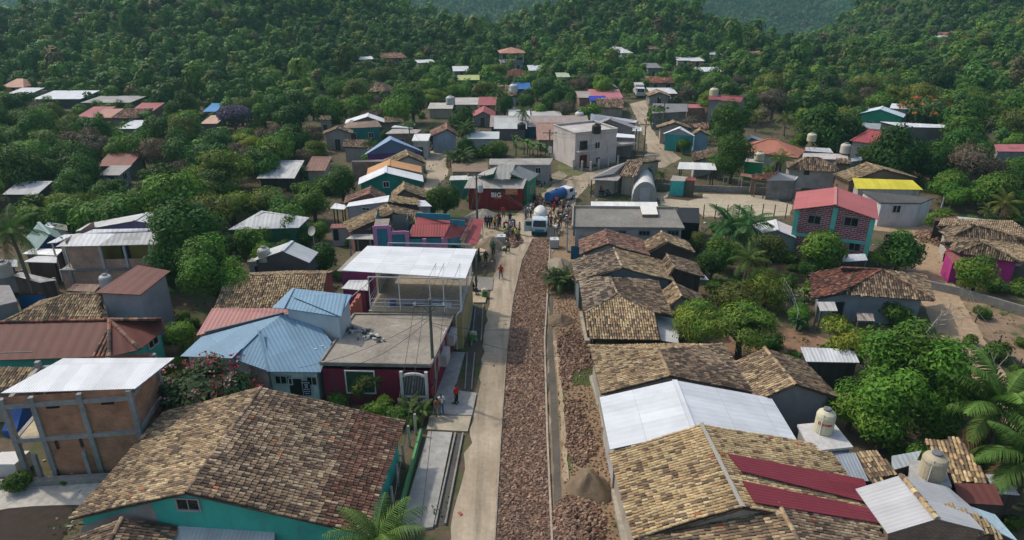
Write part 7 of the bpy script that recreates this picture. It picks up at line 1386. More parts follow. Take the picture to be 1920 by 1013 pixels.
C_=dict(red=(.42,.02,.025),crim=(.35,.03,.06),navy=(.015,.025,.07),blue=(.05,.12,.28),white=(.6,.6,.58),black=(.015,.015,.015),yel=(.5,.33,.04),hi=(.45,.6,.06),green=(.03,.16,.07),tan=(.3,.22,.14),brown=(.13,.08,.05),pink=(.55,.10,.2),orange=(.26,.12,.06),grey=(.18,.18,.18),pale=(.4,.42,.45),jean=(.05,.08,.16),khaki=(.2,.15,.09))
for px,py,po,rz,s_,t_,l,h_,up in[
(939,523,'walk',170,'red','jean','person in red shirt and blue jeans walking alone up the dirt street',None,0),(856,757,'stand',60,'red','black','person in red top and black shorts sweeping the concrete walk',None,.17),
(828,775,'stand',20,'white','blue','person in white top and blue skirt by the green shrubs',None,.17),(821,781,'stand',200,'orange','grey','person with bare shoulders and long grey skirt by the green shrubs',None,.17),(812,757,'stand',90,'red','black','person in red half hidden behind the mossy pole',None,.17),
(863,611,'sit',70,'blue','navy','person in blue jacket sitting on a chair against the ochre terrace wall',None,.16),(888,551,'sit',60,'black','navy','person in black sitting on the walk step below the canopy',None,.17),(881,540,'sit',80,'green','black','person in dark green sitting by the turquoise door below the canopy',None,.17),(893,543,'stand',80,'navy','black','person in navy standing over the two seated people',None,.17),
(898,492,'stand',100,'black','black','person in black leaning in the shade of the porch posts',None,.1),(911,496,'stand',180,'navy','black','person in navy shirt standing beside the porch of the turquoise house',None,.1),(902,500,'sit',80,'black','grey','person in black crouched at the turquoise house porch',None,.1),
(925,478,'stand',200,'green','black','person in green with a cap standing in front of the brown sand heap','green',0),(952,475,'walk',160,'tan','black','person in a tan jacket walking towards the water tote',None,0),
(911,427,'stand',200,'black','black','person in black at the western end of the group behind the sand heap',None,0),(916,428,'stand',170,'navy','black','second dark figure from the red porch roof behind the sand heap',None,0),(921,427,'stand',190,'black','navy','third dark figure from the red porch roof behind the sand heap',None,0),(928,430,'stand',220,'yel','black','person in mustard yellow shirt behind the sand heap',None,0),(933,433,'reach',120,'brown','khaki','person in brown working with a shovel beside the mustard shirt','khaki',0),(937,426,'stand',150,'navy','navy','person in navy overalls between the mustard and red shirts',None,0),(935,421,'stand',170,'red','black','person in dark red shirt in front of the grass strip',None,0),(944,409,'stand',190,'red','jean','person in bright red shirt standing on the rubble near the white kerb',None,.2),
(945,432,'bend',80,'black','black','person in black bending over the rubble',None,0),(953,434,'bend',100,'crim','grey','person in crimson shirt bending with a white sack',None,0),(948,449,'reach',220,'hi','jean','person in lime vest reaching at the western water tote',None,0),(953,452,'reach',260,'blue','brown','person in blue shirt helping at the western water tote',None,0),(965,427,'bend',270,'blue','jean','person in blue bending beside the rubble',None,0),(968,452,'stand',150,'hi','brown','person in a lime safety vest beside the stone street',None,0),(972,453,'stand',130,'tan','brown','person in muddy tan clothes next to the lime safety vest','tan',0),(974,440,'stand',100,'grey','black','person in grey behind the lime safety vest',None,0),
(990,408,'reach',250,'white','grey','person in white shirt at the western side of the white drum',None,0),(995,407,'reach',270,'white','black','person in white reaching up beside the white drum','white',0),(1002,407,'stand',240,'orange','brown','person in orange right behind the truck cab',None,0),(1006,396,'stand',180,'brown','black','person in brown behind the white drum',None,0),(1013,395,'walk',170,'tan','khaki','person in tan walking behind the white drum','khaki',0),(1020,400,'stand',190,'grey','brown','person in grey with a hat behind the white drum','tan',0),(1002,385,'stand',200,'black','black','person in black nearest the tanker wheels on the shop side',None,0),(1012,384,'stand',180,'tan','black','person in tan standing at the rear of the blue tank',None,0),(1023,383,'bend',90,'navy','navy','person in navy bending at the rear of the blue tank',None,0),(1043,388,'stand',150,'pink','black','person in pink shirt beside the blue tank',None,0),(1039,402,'walk',200,'red','brown','person in dark red with a red cap on the rubble','red',.3),
(1028,418,'bend',250,'pink','jean','person in bright pink leaning at the side of the truck',None,0),(1033,426,'stand',200,'brown','black','person in brown shirt and black trousers beside the truck',None,0),(1041,426,'stand',220,'tan','khaki','person in khaki work clothes beside the stone kerb',None,0),(1051,425,'stand',160,'green','crim','person in dark green shirt and maroon trousers with a pale cap','white',0),(1063,408,'stand',180,'white','navy','person in white shirt with a navy backpack near the flat concrete roof',None,0),(1062,428,'reach',200,'pale','grey','person in pale blue passing stones near the blue gate','white',0),(1042,441,'bend',180,'white','grey','person in white stooping over the street edge behind the water tote','white',0),(1057,415,'bend',120,'grey','brown','person in grey stooping on the stone heap',None,.4),
(986,412,'stand',230,'grey','jean','person in grey by the rubble on the shop side of the truck',None,0),(998,401,'reach',200,'pale','black','person in pale shirt pouring beside the white drum',None,0),(1008,390,'stand',150,'crim','black','person in crimson between the white drum and the blue tank',None,0),(1017,391,'reach',180,'brown','jean','person in brown right behind the white drum chute',None,0),(1031,410,'bend',140,'tan','khaki','person in tan bending beside the white drum',None,0),(1036,394,'stand',170,'black','jean','person in black between the blue tank and the rubble',None,0),(1046,412,'bend',60,'navy','brown','person in navy lifting stones from the heap',None,.2),(1048,436,'reach',190,'brown','grey','person in brown laying stones at the street edge',None,0),(1056,398,'stand',200,'khaki','black','person in khaki behind the stone heap',None,.1),(1067,396,'stand',190,'pale','jean','person in pale shirt at the corner of the wide flat roof',None,0),(958,437,'stand',220,'pale','black','person in pale shirt on the rubble west of the truck',None,.2),(962,447,'bend',200,'brown','black','person in brown stooping between the tote and the lime safety vest',None,0),(956,421,'stand',160,'navy','black','person in navy near the pale kerb beside the grass strip',None,0),
(982,368,'stand',200,'hi','green','person in yellow green beside the red shop wall',None,0),(1127,364,'sit',120,'red','black','person in red sitting on a motorbike under the patched open shed',None,.3),(1769,491,'stand',200,'yel','black','person in yellow and black at the pink porch door',None,0)]:
 person(px,py,po,rz,C_[s_],C_[t_],l,C_[h_]if h_ else None,up,0.97 if px%2 else 1.0)
def chair(px,py,rz,c,l,up=.16):
 p=P(px,py,up);t=thing('plastic_chair',l,'chair',p,world=False);t.rotation_euler=(0,0,R(rz));Z0=np.zeros(3)
 mb=MB();mb.box((0,0.05,.42),(.44,.44,.04));mb.build('seat',c,t,off=Z0);mb=MB();mb.box((0,.27,.68),(.42,.04,.48));mb.build('backrest',c,t,off=Z0)
 for x in(-.2,.2):
  for y in(-.14,.25):mb=MB();mb.tube([(x,y,.4),(x*1.1,y*1.15,0)],.02,5);mb.build('leg',c,t,off=Z0)
chair(863,610,70,'paint:0.03,0.03,0.035','black chair under the seated person in blue jacket');chair(868,590,60,'paint:0.16,0.05,0.03','brown chair beside the terrace wall, behind the person in blue jacket');chair(862,592,100,'paint:0.2,0.07,0.04','reddish chair closest to the terrace wall')
t=thing('broom','broom held low by the sweeping person','broom',P(850,757,.17));p=P(851,757,.17);mb=MB();mb.tube([p+(0,0,.05),p+(.25,.05,1.1)],.014,5);mb.build('handle','wood',t);mb=MB();mb.box(p+(0,0,.05),(.32,.1,.1));mb.build('bristles','paint:0.06,0.05,0.04',t)
# ------------------------------------------------------------------ trees and plants
def crown(seed,n,ls,K=16,cr=.42,H=.85,zc=1.2,fill=.55,base=(.06,.12,.03),droop=0.0,flat=0.0,asp=1.7,tri=False,var=.22,smooth=False):
 """leaf faces of a crown of radius 1 whose middle is at height zc"""
 r=np.random.default_rng(seed);d=r.normal(size=(K,3));d[:,2]=d[:,2]*.9+.15;d /= np.linalg.norm(d,axis=1)[:,None];cc=d*r.uniform(fill,1.14,(K,1))*(1-cr*.8);cc=cc*r.uniform(.82,1.15,3);cc[:,2]*= H
 crs=cr*r.uniform(.65,1.25,K);pk=crs**2/(crs**2).sum();k=r.choice(K,n,p=pk);u=r.normal(size=(n,3));u[:,2]+=.25;u /= np.linalg.norm(u,axis=1)[:,None]
 rad=crs[k]*r.uniform(.55,1.08,n);pos=cc[k]+u*rad[:,None]*np.array([1,1,max(.45,H)*(1-flat)]);pos[:,2]-= droop*r.random(n)**2*np.clip(np.hypot(pos[:,0],pos[:,1]),0,1)
 out=pos/np.maximum(np.linalg.norm(pos,axis=1),1e-3)[:,None];nn=u*.75+out*.55+r.normal(size=(n,3))*(.22 if smooth else .38)+np.array([0,0,.25]);nn /= np.linalg.norm(nn,axis=1)[:,None]
 a=np.cross(nn,r.normal(size=(n,3)));a /= np.linalg.norm(a,axis=1)[:,None];b=np.cross(nn,a);s=ls*r.uniform(.6,1.4,(n,1));p=pos+np.array([0,0,zc])
 if tri:V=np.stack([p+a*s*asp*.8,p-a*s*.5+b*s*.75,p-a*s*.5-b*s*.75],1)
 else:V=np.stack([p+a*s*asp,p+b*s*.6+nn*s*.12,p-a*s*asp*.8,p-b*s*.6+nn*s*.12],1)
 ck=r.uniform(1-var,1+var,(K,1));yel=r.normal(0,.10,(K,1));c=np.array(base)*ck[k]*r.uniform(.7,1.3,(n,1));c[:,0]*= 1+yel[k][:,0]+r.normal(0,.08,n);return V.reshape(-1,3),V.shape[1],np.clip(c,.004,1),cc+np.array([0,0,zc])
def trunk(mb,zc,cc,seed,r0=.09,nb=6,fork=.45,lean=.06):
 r=np.random.default_rng(seed);f=np.array([r.normal(0,lean),r.normal(0,lean),zc*fork]);mb.tube([(0,0,-.15),f*.5+(r.normal(0,.02),r.normal(0,.02),0),f],[r0*1.25,r0,r0*.85],7)
 for i in r.choice(len(cc),min(nb,len(cc)),replace=False):m=f*.45+cc[i]*.55+r.normal(0,.05,3);mb.tube([f,m,cc[i]],[r0*.6,r0*.36,r0*.12],5)
PT={}
def tree_proto(key,name,kind,seed,n,ls,bark='bark',tr=True,**kw):
 V,q,c,cc=crown(seed,n,ls,**kw);t=thing(name,'','tree' if 'shrub' not in name and 'bush' not in name else 'shrub',(0,0,0),world=False);Z0=np.zeros(3)
 mb=MB();mb.add(V,np.arange(len(V)).reshape(-1,q),0,c);mb.build('crown','leaf',t,off=Z0)
 if tr:mb=MB();trunk(mb,kw.get('zc',1.2),cc,seed);mb.build('trunk',bark,t,off=Z0)
 PT.setdefault(key,[]).append([t,False,kw.get('zc',1.2),1.0]);return t
for s_ in range(3):
 tree_proto('mango','mango_tree',0,10+s_,5200,.048,K=26,cr=.40,H=.92,zc=1.12,base=(.044,.105,.014))
 tree_proto('broad','broadleaf_tree',0,20+s_,4200,.052,K=18,cr=.44,H=.80,zc=1.15,base=(.085,.168,.018))
 tree_proto('acacia','acacia_tree',0,30+s_,4800,.036,K=15,cr=.42,H=.50,zc=1.15,base=(.13,.172,.022),flat=.35,droop=.25,asp=2.2)
 tree_proto('shrub','shrub',0,40+s_,1500,.085,K=9,cr=.55,H=.75,zc=.55,base=(.072,.142,.018))
for s_ in range(2):
 tree_proto('dry','dry_tree',0,50+s_,2600,.034,K=20,cr=.36,H=.75,zc=1.15,base=(.115,.088,.062),bark='bark:0.16,0.13,0.11',asp=2.4)
 tree_proto('olive','broadleaf_tree',0,55+s_,3800,.042,K=18,cr=.42,H=.72,zc=1.15,base=(.105,.142,.028))
tree_proto('vine','vine_covered_tree',0,61,6500,.036,K=13,cr=.48,H=1.0,zc=1.05,base=(.13,.165,.02),droop=.9,asp=2.4)
tree_proto('bigtree','mango_tree',0,62,12000,.031,K=26,cr=.33,H=1.1,zc=1.25,fill=.4,base=(.068,.155,.016));tree_proto('bigdark','mango_tree',0,63,11000,.034,K=34,cr=.36,H=.95,zc=1.15,base=(.042,.105,.013))
tree_proto('spread','acacia_tree',0,65,9000,.028,K=26,cr=.36,H=.5,zc=1.25,base=(.12,.18,.026),flat=.3,droop=.35,asp=2.4)
def flowers(t,n,cols,seed,zc,H,R_=1.0,ls=.05,name='blossom'):
 r=np.random.default_rng(seed);d=r.normal(size=(n,3));d[:,2]=np.abs(d[:,2])*.8;d /= np.linalg.norm(d,axis=1)[:,None];k=r.integers(0,max(3,n//12),n);cl=r.normal(size=(k.max()+1,3));cl[:,2]=np.abs(cl[:,2])-.2;cl /= np.linalg.norm(cl,axis=1)[:,None];p=(cl[k]*.98+d*.12)*R_;p[:,2]=p[:,2]*H+zc
 a=r.normal(size=(n,3));a /= np.linalg.norm(a,axis=1)[:,None];b=np.cross(a,r.normal(size=(n,3)));b /= np.linalg.norm(b,axis=1)[:,None];V=np.stack([p+a*ls,p+b*ls,p-a*ls,p-b*ls],1);mb=MB();mb.add(V.reshape(-1,3),np.arange(n*4).reshape(-1,4),0,np.array(cols)[r.integers(0,len(cols),max(3,n//12)+1)[k]]);mb.build(name,'leaf',t,off=np.zeros(3))
t=tree_proto('bougain','flowering_bush',0,71,6000,.05,K=20,cr=.42,H=.62,zc=.75,base=(.06,.085,.03));flowers(t,520,[(.42,.19,.24),(.45,.27,.31),(.33,.04,.06),(.30,.03,.05),(.44,.24,.27)],3,.75,.66,1.0,.027)
t=tree_proto('jacaranda','jacaranda_tree',0,73,1500,.05,K=16,cr=.42,H=.55,zc=1.15,base=(.12,.10,.11));flowers(t,2600,[(.19,.14,.25),(.23,.17,.29),(.15,.12,.19)],4,1.2,.55,.98,.055)
t=tree_proto('gingerbush','flowering_bush',0,75,3000,.05,K=16,cr=.42,H=.5,zc=.8,base=(.08,.12,.03));flowers(t,240,[(.35,.10,.03),(.4,.16,.04)],5,.8,.5,1.0,.05)
t=tree_proto('plumeria','flowering_bush',0,76,2200,.06,K=12,cr=.46,H=.75,zc=.8,base=(.06,.11,.03));flowers(t,120,[(.6,.58,.5),(.55,.5,.45)],6,.8,.75,1.0,.05)
def strip(mb,path,w,col,side=None,mat=0):
 path=np.asarray(path);k=len(path);w=np.broadcast_to(w,k);V=[]
 for i in range(k):
  d=path[min(i+1,k-1)]-path[max(i-1,0)];s_=np.cross(d,[0,0,1.0])if side is None else np.asarray(side,float);s_=s_/max(np.linalg.norm(s_),1e-6);V+=[path[i]-s_*w[i]/2,path[i]+s_*w[i]/2]
 mb.add(V,[(2*i,2*i+1,2*i+3,2*i+2)for i in range(k-1)],mat,col)
def palm_proto(key,name,seed,h=6.0,nf=18,fl=3.0,stems=1,base=(.075,.125,.03),yel=.25,label_cat='palm',trunk_r=.17,lw=.06,nl=26):
 r=np.random.default_rng(seed);t=thing(name,'',label_cat,(0,0,0),world=False);Z0=np.zeros(3);mc=MB();mt=MB()
 for st in range(stems):
  ox,oy=(r.normal(0,.5),r.normal(0,.5))if stems>1 else(0,0);hh=h*r.uniform(.7,1.05)if stems>1 else h;lean=np.array([r.normal(0,.12)*hh*.3,r.normal(0,.1)*hh*.3,hh]);o0=np.array([ox,oy,0])
  mt.tube([o0-(0,0,.2),o0+lean*.35+(.05,0,0),o0+lean*.7,o0+lean],[trunk_r*1.3,trunk_r,trunk_r*.85,trunk_r*.8],8);top=o0+lean;m=nf if stems==1 else max(6,nf//stems+3)
  for i in range(m):
   a=i*2.39996+r.normal(0,.15);el=math.radians(78-105*(i+.5)/m+r.normal(0,5));L=fl*r.uniform(.85,1.1);p=top.copy();path=[p.copy()];k=9
   for j in range(k):e_=el-(j/k)**1.3*math.radians(70+18*(i/m));p=p+L/k*np.array([math.cos(a)*math.cos(e_),math.sin(a)*math.cos(e_),math.sin(e_)]);path.append(p.copy())
   path=np.array(path);y_=max(0,(i/m-.55))*2*yel;c=np.array(base)*r.uniform(.8,1.2)*(1-y_)+np.array((.22,.18,.04))*y_
   if i>m-3 and yel>.1:c=np.array((.15,.10,.05))
   mc.tube(path,np.linspace(.03,.008,k+1),4,0,c*1.2,cap=False);tt=np.linspace(.12,1,nl);X=np.stack([np.interp(tt*k,np.arange(k+1),path[:,q])for q in range(3)],1);T=np.gradient(X,axis=0);T /= np.linalg.norm(T,axis=1)[:,None]
   sd=np.array([-math.sin(a),math.cos(a),0]);ll=L*.27*np.sin(np.pi*(.18+.78*tt))**.7
   for sg in(-1,1):
    dr=sd*sg*.85+T*.55+np.array([0,0,-.42]);dr /= np.linalg.norm(dr,axis=1)[:,None];dr=dr+r.normal(0,.06,dr.shape);W_=T*lw/2;V=np.stack([X-W_,X+W_,X+dr*ll[:,None]*.6+W_*.9,X+dr*ll[:,None]+np.array([0,0,-.10])*ll[:,None],X+dr*ll[:,None]*.6-W_*.9],1);mc.add(V.reshape(-1,3),np.arange(len(tt)*5).reshape(-1,5),0,c*r.uniform(.8,1.25,(len(tt),1)))
 mc.build('crown','leaf',t,off=Z0);mt.build('trunk','bark:0.15,0.125,0.10',t,off=Z0);PT.setdefault(key,[]).append([t,False,h,fl]);return t
palm_proto('coconut','coconut_palm',81);palm_proto('coconut','coconut_palm',82,nf=20);palm_proto('youngpalm','coconut_palm',83,h=2.6,nf=14,fl=3.4,yel=.4);palm_proto('goldpalm','coconut_palm',84,h=4.5,nf=16,fl=3.0,base=(.13,.15,.03),yel=.7)
palm_proto('nearpalm','coconut_palm',85,h=4.2,nf=22,fl=4.0,base=(.075,.135,.026),nl=50,lw=.085);palm_proto('areca','areca_palm',86,h=1.5,nf=44,fl=1.9,stems=7,base=(.07,.105,.032),yel=.15,trunk_r=.05);palm_proto('yuccapalm','feathery_palm',87,h=3.0,nf=34,fl=2.6,stems=5,base=(.05,.13,.035),yel=.0,trunk_r=.06)
def banana_proto(seed,key='banana'):
 r=np.random.default_rng(seed);t=thing('banana_plant','','banana plant',(0,0,0),world=False);mc,mt=MB(),MB()
 for st in range(4):
  o=np.array([r.normal(0,.7),r.normal(0,.7),0]);hh=r.uniform(1.2,2.2);mt.tube([o-(0,0,.1),o+(0,0,hh)],[.13,.08],7)
  for i in range(7):
   a=i*2.4+r.normal(0,.2);el=math.radians(r.uniform(35,85));L=r.uniform(1.3,2.0);p=o+np.array([0,0,hh]);path=[p];k=7
   for j in range(k):e_=el-(j/k)*math.radians(75);p=p+L/k*np.array([math.cos(a)*math.cos(e_),math.sin(a)*math.cos(e_),math.sin(e_)]);path.append(p)
   strip(mc,path,[.06,.3,.46,.5,.48,.42,.3,.05],np.array((.075,.15,.03))*r.uniform(.8,1.25),side=(-math.sin(a),math.cos(a),.15))
 mc.build('crown','leaf',t,off=np.zeros(3));mt.build('trunk','bark:0.13,0.14,0.08',t,off=np.zeros(3));PT.setdefault(key,[]).append([t,False,2.2,2.2])
banana_proto(91);banana_proto(92)
def bare_proto(seed,key='bare',depth=5):
 r=np.random.default_rng(seed);t=thing('bare_tree','','tree',(0,0,0),world=False);mb=MB();bb=MB()
 def grow(p,d,L,rad,k,m):
  pa=[p]
  for j in range(3):d=d+r.normal(0,.13,3);d /= np.linalg.norm(d);p=p+d*L/3;pa.append(p)
  m.tube(pa,np.linspace(rad,rad*.62,4),6 if k>3 else 4)
  if k>0:
   for _ in range(r.integers(2,4)):e_=d+r.normal(0,.55,3)+np.array([0,0,.12]);grow(p,e_/np.linalg.norm(e_),L*r.uniform(.62,.85),rad*.58,k-1,bb)
 grow(np.array([0,0,-.1]),np.array([.1,0,1.0]),.62,.05,depth,mb);mb.build('trunk','bark:0.30,0.27,0.24',t,off=np.zeros(3));bb.build('crown','bark:0.30,0.27,0.24',t,off=np.zeros(3));PT.setdefault(key,[]).append([t,False,1.1,1.0])
bare_proto(95,depth=4);bare_proto(97,depth=4)
PLACED=[] # (x, y, radius)
NEED=[] # trees that still need their label
def put(kind,p,r,tint=None,label=None,variant=None):
 L=PT[kind];pr=L[variant%len(L)]if variant is not None else random.choice(L);s=r/pr[3];rz=random.uniform(0,6.28)
 if kind in('coconut','youngpalm','goldpalm','nearpalm','areca','yuccapalm','banana'):s=r/pr[3]
 sc=(s,s,s*random.uniform(.92,1.1))
 if not pr[1]:pr[1]=True;t=pr[0];t.location=[float(a)for a in p];t.rotation_euler=(0,0,rz);t.scale=sc
 else:t=dup(pr[0],p,rz,sc=sc)
 k=1.15*(tint if tint is not None else random.uniform(.8,1.22));w=random.uniform(-.14,.14)
 for c in t.children:
  if c.name.startswith('crown'):c.color=(max(.2,k*(1+w)),k,max(.2,k*(1-w*.5)),1)
 PLACED.append((p[0],p[1],r*.8));t['label']=label or ''
 if not label:NEED.append((t,kind,p,r,pr[2]*s))
 return t
MAN=[]
def T(kind,px,py,w,tint=None,label=None,variant=None):
 """tree whose crown is centred on the pixel and w pixels wide"""
 pr=PT[kind][0];dep=60.0
 for _ in range(5):r=w*dep/FPX/2;p=GP(px,py,pr[2]*r/pr[3]);dep=PX(p)[2]
 p[2]=float(hgt(p[0],p[1]));MAN.append((px,py,w/2,PX(p)[2]));return put(kind,p,r,tint,label,variant)
# west side
for a in[('bigdark',345,455,165,1.0),('bigtree',392,512,140,1.05),('broad',285,560,66,.9),('banana',283,545,60,1),('broad',340,630,62,1.2),('shrub',360,655,40,1.1),('bougain',385,728,190,1.0),('coconut',32,440,130,1.0),
  ('mango',640,338,72,1.0),('mango',545,430,66,1.0),('broad',510,432,52,1.05),('mango',575,440,50,.95),('broad',470,448,70,.95),('mango',832,372,74,.9),('shrub',800,395,40,.9),('shrub',660,455,26,1.0),('olive',690,722,75,.75),('shrub',745,775,60,1.0),('areca',778,768,60,1.1),('shrub',640,745,52,1.0),('shrub',700,770,50,.95),('shrub',770,790,34,1.2),('broad',720,762,50,1.0),
  ('coconut',695,1030,230,1.3),('bougain',737,975,36,.8),('coconut',655,205,44,1.2),('coconut',872,238,52,.9),('coconut',936,178,48,.9),('banana',985,268,46,1),('banana',1010,275,40,1),('banana',968,262,30,1),('mango',1038,250,30,.7),('broad',1062,272,34,1.3),('coconut',694,268,34,.8),('coconut',710,270,28,.8),('areca',858,290,52,.95),('shrub',930,280,50,.9),('shrub',905,285,36,.9),('shrub',885,372,22,.8),('shrub',975,382,20,.8),('shrub',940,386,22,.8),('jacaranda',440,218,60,1.0),('coconut',978,215,40,.9),('shrub',470,700,60,.9),('shrub',120,905,16,1),('shrub',30,905,60,.7),('shrub',655,566,34,1.15),('banana',668,556,30,1.2),('shrub',1093,312,12,.6),('shrub',1115,312,12,.6),('shrub',800,764,20,1.1)]:T(*a)
# east side
for a in[('areca',1047,518,62,.9),('shrub',1078,536,26,1.1),('spread',1395,600,140,1.0),('vine',1438,545,80,.95),('spread',1315,605,120,1.1),('acacia',1590,635,120,1.0),('bigtree',1705,705,210,1.0),('broad',1600,755,110,1.05),('broad',1655,790,120,1.0),('mango',1770,690,120,.8),('nearpalm',1880,775,240,1.35),('nearpalm',1935,850,230,1.15),('yuccapalm',1388,418,110,1.0),('coconut',1398,480,92,1.0),('mango',1335,495,62,.8),('broad',1355,470,70,.75),('olive',1440,470,80,.6),('broad',1540,470,105,.95),('mango',1520,500,60,.8),('broad',1652,480,44,1.5),('mango',1690,462,92,1.0),('broad',1830,512,78,1.0),('acacia',1812,530,40,1.1),('shrub',1870,535,50,.9),('shrub',1915,540,44,.9),('shrub',1680,590,66,.8),('bare',1745,590,130,1),('bare',1865,690,100,1),('broad',1500,590,44,1.3),('plumeria',1500,570,40,1.0),('banana',1505,545,40,1.1),('shrub',1450,640,50,.8),('shrub',1300,560,34,1.0),('yuccapalm',1502,600,36,1.1),('shrub',1340,540,40,.7),('olive',1310,450,46,.7),('shrub',1350,425,40,.7),
  ('bigdark',1365,235,98,.95),('bigdark',1372,297,86,.95),('broad',1345,310,46,.9),('goldpalm',1420,215,44,1.0),('goldpalm',1475,222,44,1.0),('coconut',1462,295,60,1.15),('mango',1545,235,110,.7),('mango',1590,255,80,.7),('mango',1565,270,60,.75),('broad',1500,262,40,.8),('mango',1685,285,110,.75),('mango',1640,290,70,.75),('dry',1830,300,110,1.0),('mango',1755,300,90,.8),('broad',1780,345,70,.9),('broad',1790,365,60,1.1),('goldpalm',1880,385,70,1.0),('goldpalm',1850,395,40,.9),('banana',1700,325,40,1),('banana',1725,335,30,1),('gingerbush',1735,208,90,1.0),('dry',1450,185,70,1.0),('mango',1760,150,60,.45),('bare',1578,155,40,1),('dry',1385,150,34,1.0),('shrub',1540,325,40,.9),('broad',1545,330,36,.9),('coconut',1240,325,36,.9),('coconut',1215,322,28,.9),('shrub',1270,265,30,.8),('broad',1282,272,30,.7),('shrub',1235,220,60,.7),('broad',1190,138,30,1.5),('broad',1130,160,50,1.3),('dry',1090,155,44,1.0),('bare',1850,235,40,1),('broad',1905,270,50,1.2),('shrub',1905,405,50,.6),('mango',1860,420,40,.7),('shrub',1700,405,16,.8),('shrub',1870,660,60,.7),('shrub',1820,640,30,.8),('shrub',1840,850,90,.9),('shrub',1770,790,90,.8),('shrub',1690,850,50,1.1),('shrub',1570,700,60,.8),('shrub',1900,980,40,.8),('shrub',1765,720,70,.7)]:T(*a)
t=[c for c in COL.objects if c.name=='x']
# papaya-like slender tree beside the ribbed white shed
T('yuccapalm',1502,598,40,1.2)
# houses as seen in the picture, so that no filled-in tree hides one
HP=[]
for f in HOUSES:
 q=[PX((x,y,float(hgt(x,y))+z))for x,y in f for z in(0.8,3.6)];HP.append((min(a[0]for a in q),max(a[0]for a in q),min(a[1]for a in q),max(a[1]for a in q),min(a[2]for a in q)))
MN=np.array(MAN);HP=np.array(HP);HC=np.array([np.mean(f,0)for f in HOUSES]);RB=[(min(a[0]for a in x),max(a[0]for a in x),min(a[1]for a in x),max(a[1]for a in x),min(a[0]for a in w),max(a[0]for a in w),min(a[1]for a in w),max(a[1]for a in w))for x,w in ROADS]
def blocked(p,r,zc,shrink=.12):
 q=PX((p[0],p[1],p[2]+zc));rp=r*FPX/q[2]
 w,h=HP[:,1]-HP[:,0],HP[:,3]-HP[:,2];x0,x1,y0,y1=HP[:,0]+w*shrink,HP[:,1]-w*shrink,HP[:,2]+h*shrink*.3,HP[:,3]-h*np.where(HP[:,4]>110,.62,.40);dx=np.maximum(np.maximum(x0-q[0],q[0]-x1),0);dy=np.maximum(np.maximum(y0-q[1],q[1]-y1),0)
 if np.any((np.hypot(MN[:,0]-q[0],MN[:,1]-q[1])<.62*(rp+MN[:,2]))&(q[2]<MN[:,3])):return True
 if np.any((dx*dx+dy*dy<(rp*.95)**2)&(q[2]<HP[:,4]+2)):return True
 for i_ in np.nonzero((np.abs(HC[:,0]-p[0])<14)&(np.abs(HC[:,1]-p[1])<14))[0]:
  f=HOUSES[i_];c=HC[i_]
  d_=max(np.linalg.norm(np.array(a)-c)for a in f)
  A=np.array([c+(np.array(a)-c)*(1+.6/d_)for a in f])
  if inside(np.array([p[0]]),np.array([p[1]]),A[:,0],A[:,1])[0]:return True
 for(px,w_),b in zip(ROADS,RB):
  if(q[0]+rp<b[0]or q[0]-rp>b[1]or q[1]+rp<b[2]or q[1]-rp>b[3])and not(b[4]<p[0]<b[5]and b[6]<p[1]<b[7]):continue
  A=np.array(px,float);X=np.array([q[0]+a*rp*.8 for a in(0,-1,1,0,0)]);Y=np.array([q[1]+a*rp*.8 for a in(0,0,0,-1,1)])
  if inside(X,Y,A[:,0],A[:,1]).any():return True
  A=np.array(w_);
  if inside(np.array([p[0]]),np.array([p[1]]),A[:,0],A[:,1])[0]:return True
 return False
def fill(poly,n,kinds,rr,gap=.75,tint=(.75,1.2)):
 A=np.array(poly,float);got=0;tries=0
 while got<n and tries<n*25:
  tries+=1;x,y=random.uniform(A[:,0].min(),A[:,0].max()),random.uniform(A[:,1].min(),A[:,1].max())
  if not inside(np.array([x]),np.array([y]),A[:,0],A[:,1])[0]:continue
  k=random.choice(kinds);r=random.uniform(*rr)*(.5 if k=='shrub' else .8 if k in('dry','banana')else 1);pr=PT[k][0];zc=pr[2]*r/pr[3];p=GP(x,y,zc);p[2]=float(hgt(p[0],p[1]))
  if any((p[0]-a)**2+(p[1]-b)**2<(gap*(r+c))**2 for a,b,c in PLACED)or blocked(p,r,zc):continue
  put(k,p,r,random.uniform(*tint));got+=1
 return got
mix_=['broad','broad','mango','mango','olive','acacia','shrub','dry']
